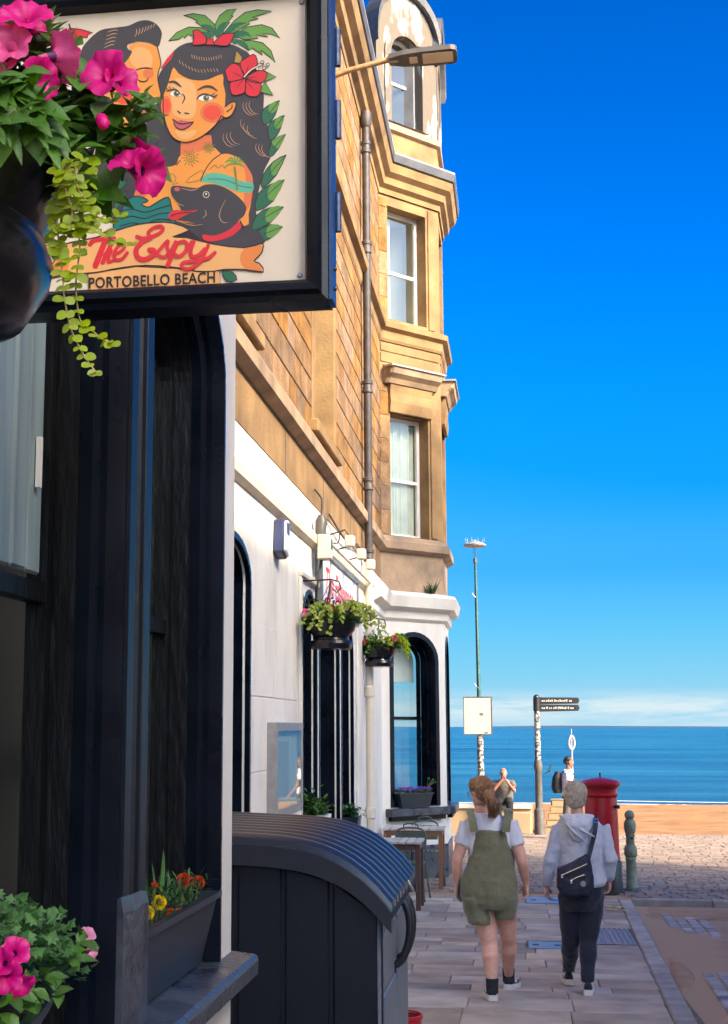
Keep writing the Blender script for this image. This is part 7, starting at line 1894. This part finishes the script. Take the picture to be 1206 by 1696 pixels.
for xl_, xr_, h_, k_, a_ in ((929, 963, hL2, kL2, a2L), (962, 998, hR2, kR2, a2R)):
    tr.tube([h_ + Vector((0, 0, .02)), h_.lerp(k_, .35), h_.lerp(k_, .75), k_, k_.lerp(a_, .3) + Vector((0, -.012, 0)), k_.lerp(a_, .65), a_ + Vector((0, 0, .02)), a_ + Vector((0, 0, -.01))], [.098, .092, .076, .068, .066, .056, .050, .052], 16)
solid(tr, 'trousers', 'cloth_navy', root2, .009, 3, disp=.022, dscale=.09)
hr = MB()
for (x, y, z, a, b, c) in ((0, -.012, .030, .089, .104, .090), (0, -.040, .0, .087, .080, .088), (0, .03, .06, .076, .06, .055), (0, -.045, -.045, .072, .060, .060), (-.05, -.01, -.03, .036, .045, .055), (.05, -.01, -.03, .036, .045, .055)): hr.ball(HP2(x, y, z), a, b, c, 16, 12)
solid(hr, 'hair', 'hair_blonde_grey', root2, .0075, 2, disp=.016, dscale=.028)
strands(HP2, 'hair_locks', 'hair_blonde_grey', root2, 420, 1.02, .22, 5)
# crossbody bag with zips, badge and strap over the right shoulder
bg = thing('crossbody_bag', atY(953, 1485, YB_ - .18), 'slouchy navy crossbody bag with two pale zips on the hoodie wearer', 'bag')
bm2 = MB(); F_ = [(922, 1437), (946, 1428), (972, 1414), (979, 1425), (984, 1455), (984, 1474), (976, 1484), (950, 1486), (930, 1482), (922, 1468)]
rings = []
for (k, y) in ((.86, YB_ - .145), (1.0, YB_ - .175), (1.0, YB_ - .215), (.9, YB_ - .238), (.55, YB_ - .246)): rings.append([atY(953 + (x - 953) * k, 1456 + (yy - 1456) * k, y) for x, yy in F_])
solid(bm2.loft(rings), 'pouch', 'bag_navy', bg, .008, 2, disp=.014, dscale=.06); pouch = bg.children[0]
for pts in ([(929, 1450), (950, 1441), (972, 1431)], [(944, 1459), (956, 1453), (968, 1449)]):
    MB().tube([atY(x, y, YB_ - .251) for x, y in pts], .0042, 5).build('zip', 'chrome', pouch); x, y = pts[0]
    MB().box(atY(x, y, YB_).x - .007, atY(x, y, YB_).x + .010, YB_ - .262, YB_ - .252, atY(x, y + 4, YB_ - .25).z, atY(x, y - 1, YB_ - .25).z).build('zip_pull', 'chrome', pouch)
MB().lathe([(0, -.004), (.018, -.004), (.022, 0), (.02, .004)], atY(966, 1464, YB_ - .248), 16, axis='Y').build('badge', 'galvanised', pouch)
def strap(pts, w, par, m):
    pts = smooth_path(pts, 5); rings = []
    for i, p in enumerate(pts):
        t = (pts[min(i + 1, len(pts) - 1)] - pts[max(i - 1, 0)]).normalized(); s = t.cross(Vector((0, 1, 0)))
        if s.length < .2: s = Vector((1, 0, 0))
        s.normalize(); n_ = s.cross(t).normalized()
        rings.append([p - s * w, p + s * w, p + s * w + n_ * .004, p - s * w + n_ * .004])
    return MB().loft(rings).build('strap', m, par, smooth=40)
strap([atY(974, 1424, YB_ - .20), atY(979, 1404, YB_ - .178), atY(985, 1380, YB_ - .175), atY(987, 1362, YB_ - .150), atY(985, 1352, YB_ - .08), atY(980, 1351, YB_ + .03)], .017, bg, 'bag_navy')
for z_ in (1356, 1361): MB().tube([atY(981, z_, YB_ - .152), atY(991, z_ + 1, YB_ - .150)], .0035, 5).build('buckle', 'chrome', bg)
for f_, a_, dd in ((f2L, a2L, Vector((-.12, 1, 0))), (f2R, a2R, Vector((.06, 1, 0)))):
    MB().tube([a_ + Vector((0, .0, -.04)), a_ + Vector((0, 0, .03))], .038, 12).build('sock', 'cloth_white', root2, smooth=True)
    shoe(root2, Vector((f_.x, f_.y, gz(f_.y) + .004)) - dd * .03, dd, .24, .088, 'cloth_navy', pitch=.02)

# ------------------------------------------------ man with backpack walking across the promenade
YM = 31.5
pm_ = atY(941, 1300, YM); gm = gz(YM); rx = pm_.x
root3 = thing('person', (rx, YM, gm), 'dark haired man in white T-shirt with black backpack walking along the promenade', 'person')
bd = MB(); Zt = atY(942, 1252, YM).z; hs = Zt - .125
V = lambda x, y, z: Vector((rx + x, YM + y, gm + z)); Htot = Zt - gm; k = Htot / 1.77
P3 = head(bd, (rx + .03, YM, hs), R(-78), 0, 1.0)
bd.tube([V(.0, 0, 1.45 * k), V(.02, 0, 1.56 * k)], .055, 12)
bd.loft([ell(V(0, 0, 1.46 * k), .10, .15), ell(V(0, 0, 1.36 * k), .12, .21), ell(V(0, 0, 1.1 * k), .11, .17), ell(V(0, 0, .95 * k), .12, .17), ell(V(0, 0, .85 * k), .1, .15)])
for s in (-1, 1):
    e_ = V(.02 - .06 * s, s * .25, 1.12 * k); w_ = V(.16 - .10 * s, s * .24, .92 * k)
    bd.tube([V(0, s * .19, 1.40 * k), e_, w_], [.055, .042, .028], 12); hand(bd, w_, (.4, 0, -1), (1, 0, 0), 1.0, .6, (0, -s, 0))
    kn = V(.05 + .10 * s, s * .10, .50 * k); an = V(-.02 + .26 * s, s * .10, .10)
    bd.tube([V(0, s * .09, .92 * k), kn, kn.lerp(an, .35) + Vector((-.02, 0, 0)), an, an + Vector((.10, 0, -.05))], [.088, .062, .056, .038, .03], 12)
    shoe(root3, an + Vector((-.05, 0, -.095)), (1, 0, 0), .27, .095, 'cloth_black')
solid(bd, 'body', 'skin_dark', root3, .010, 3); eyes(P3, root3.children[-1])
ts = MB(); ts.loft([ell(V(0, 0, 1.49 * k), .09, .12), ell(V(0, 0, 1.44 * k), .125, .20), ell(V(0, 0, 1.3 * k), .145, .22), ell(V(0, 0, 1.05 * k), .14, .20), ell(V(0, 0, .93 * k), .145, .20)])
for s in (-1, 1): ts.tube([V(0, s * .18, 1.42 * k), V(.0, s * .235, 1.24 * k)], [.075, .078], 12)
solid(ts, 't_shirt', 'cloth_white', root3, .011, 3, disp=.02)
sh = MB(); sh.loft([ell(V(0, 0, .98 * k), .13, .18), ell(V(0, 0, .86 * k), .14, .19)])
for s in (-1, 1): kn = V(.05 + .10 * s, s * .10, .50 * k); sh.tube([V(0, s * .09, .90 * k), V(0, s * .09, .9 * k).lerp(kn, .9)], [.105, .095], 12)
solid(sh, 'shorts', 'cloth_taupe', root3, .011, 3)
hr = MB(); hr.ball(P3(0, -.012, .052), .084, .092, .072, 14, 10); hr.ball(P3(0, -.05, .01), .078, .058, .07, 14, 10); solid(hr, 'hair', 'hair_black', root3, .009, 2, disp=.01)
bp3 = thing('backpack', V(-.24, 0, 1.0 * k), 'black backpack worn by the man in white T-shirt', 'backpack')
b_ = MB(); b_.loft([ell(V(-.235, 0, .98 * k), .09, .13), ell(V(-.25, 0, 1.1 * k), .115, .16), ell(V(-.235, 0, 1.3 * k), .105, .155), ell(V(-.21, 0, 1.44 * k), .06, .10)]); solid(b_, 'sack', 'cloth_black', bp3, .011, 3)
for s in (-1, 1): MB().tube([V(-.12, s * .12, 1.42 * k), V(.02, s * .13, 1.50 * k), V(.14, s * .13, 1.36 * k), V(.10, s * .14, 1.15 * k), V(-.10, s * .13, 1.05 * k)], .016, 6).build('strap', 'cloth_black', bp3, smooth='all')

# ------------------------------------------------ man sitting on the sea wall
ps = atY(834, 1285, 34.2); sx, sy = ps.x, 34.25; ZS = -.088
root4 = thing('person', (sx, sy, ZS), 'bald man in taupe T-shirt sitting on the sea wall with hands raised to his face', 'person')
V = lambda x, y, z: Vector((sx + x, sy + y, ZS + z))
bd = MB(); P4 = head(bd, V(0, -.14, .74), R(180), R(22), 1.05)
bd.tube([V(0, -.06, .55), V(0, -.10, .66)], .06, 12)
bd.loft([ell(V(0, -.04, .57), .19, .11), ell(V(0, -.02, .48), .22, .13), ell(V(0, .02, .2), .19, .13), ell(V(0, .05, .03), .19, .15)])
for s, wx in ((-1, .03), (1, .05)):
    e_ = V(s * .25, -.30, .33); w_ = V(s * wx, -.30, .60); bd.tube([V(s * .20, -.04, .53), e_, w_], [.06, .045, .03], 12); hand(bd, w_, (-.3 * s, .15, 1), (0, 1, .1), 1.0, .7, (-s, .5, 0))
    kn = V(s * .14, -.44, .05); an = V(s * .13, -.40, -.42); bd.tube([V(s * .10, .02, .08), kn, kn.lerp(an, .4), an], [.10, .07, .062, .042], 12)
    shoe(root4, an + Vector((0, .08, -.10)), (0, -1, 0), .28, .10, 'cloth_black')
bo4 = solid(bd, 'body', 'skin_red', root4, .010, 3); eyes(P4, bo4)
ts = MB(); ts.loft([ell(V(0, -.05, .60), .10, .09), ell(V(0, -.04, .56), .21, .13), ell(V(0, -.02, .45), .245, .16), ell(V(0, .02, .2), .22, .165), ell(V(0, .05, .02), .22, .18)])
for s in (-1, 1): ts.tube([V(s * .19, -.04, .53), V(s * .235, -.17, .42)], [.08, .08], 12)
solid(ts, 't_shirt', 'cloth_taupe', root4, .011, 3, disp=.02)
tr = MB(); tr.loft([ell(V(0, .05, .10), .21, .17), ell(V(0, .03, .012), .21, .17)])
for s in (-1, 1): kn = V(s * .14, -.44, .05); an = V(s * .13, -.40, -.42); tr.tube([V(s * .10, .0, .10), kn, an + Vector((0, 0, .04))], [.115, .088, .07], 12)
solid(tr, 'trousers', 'cloth_black', root4, .011, 3)
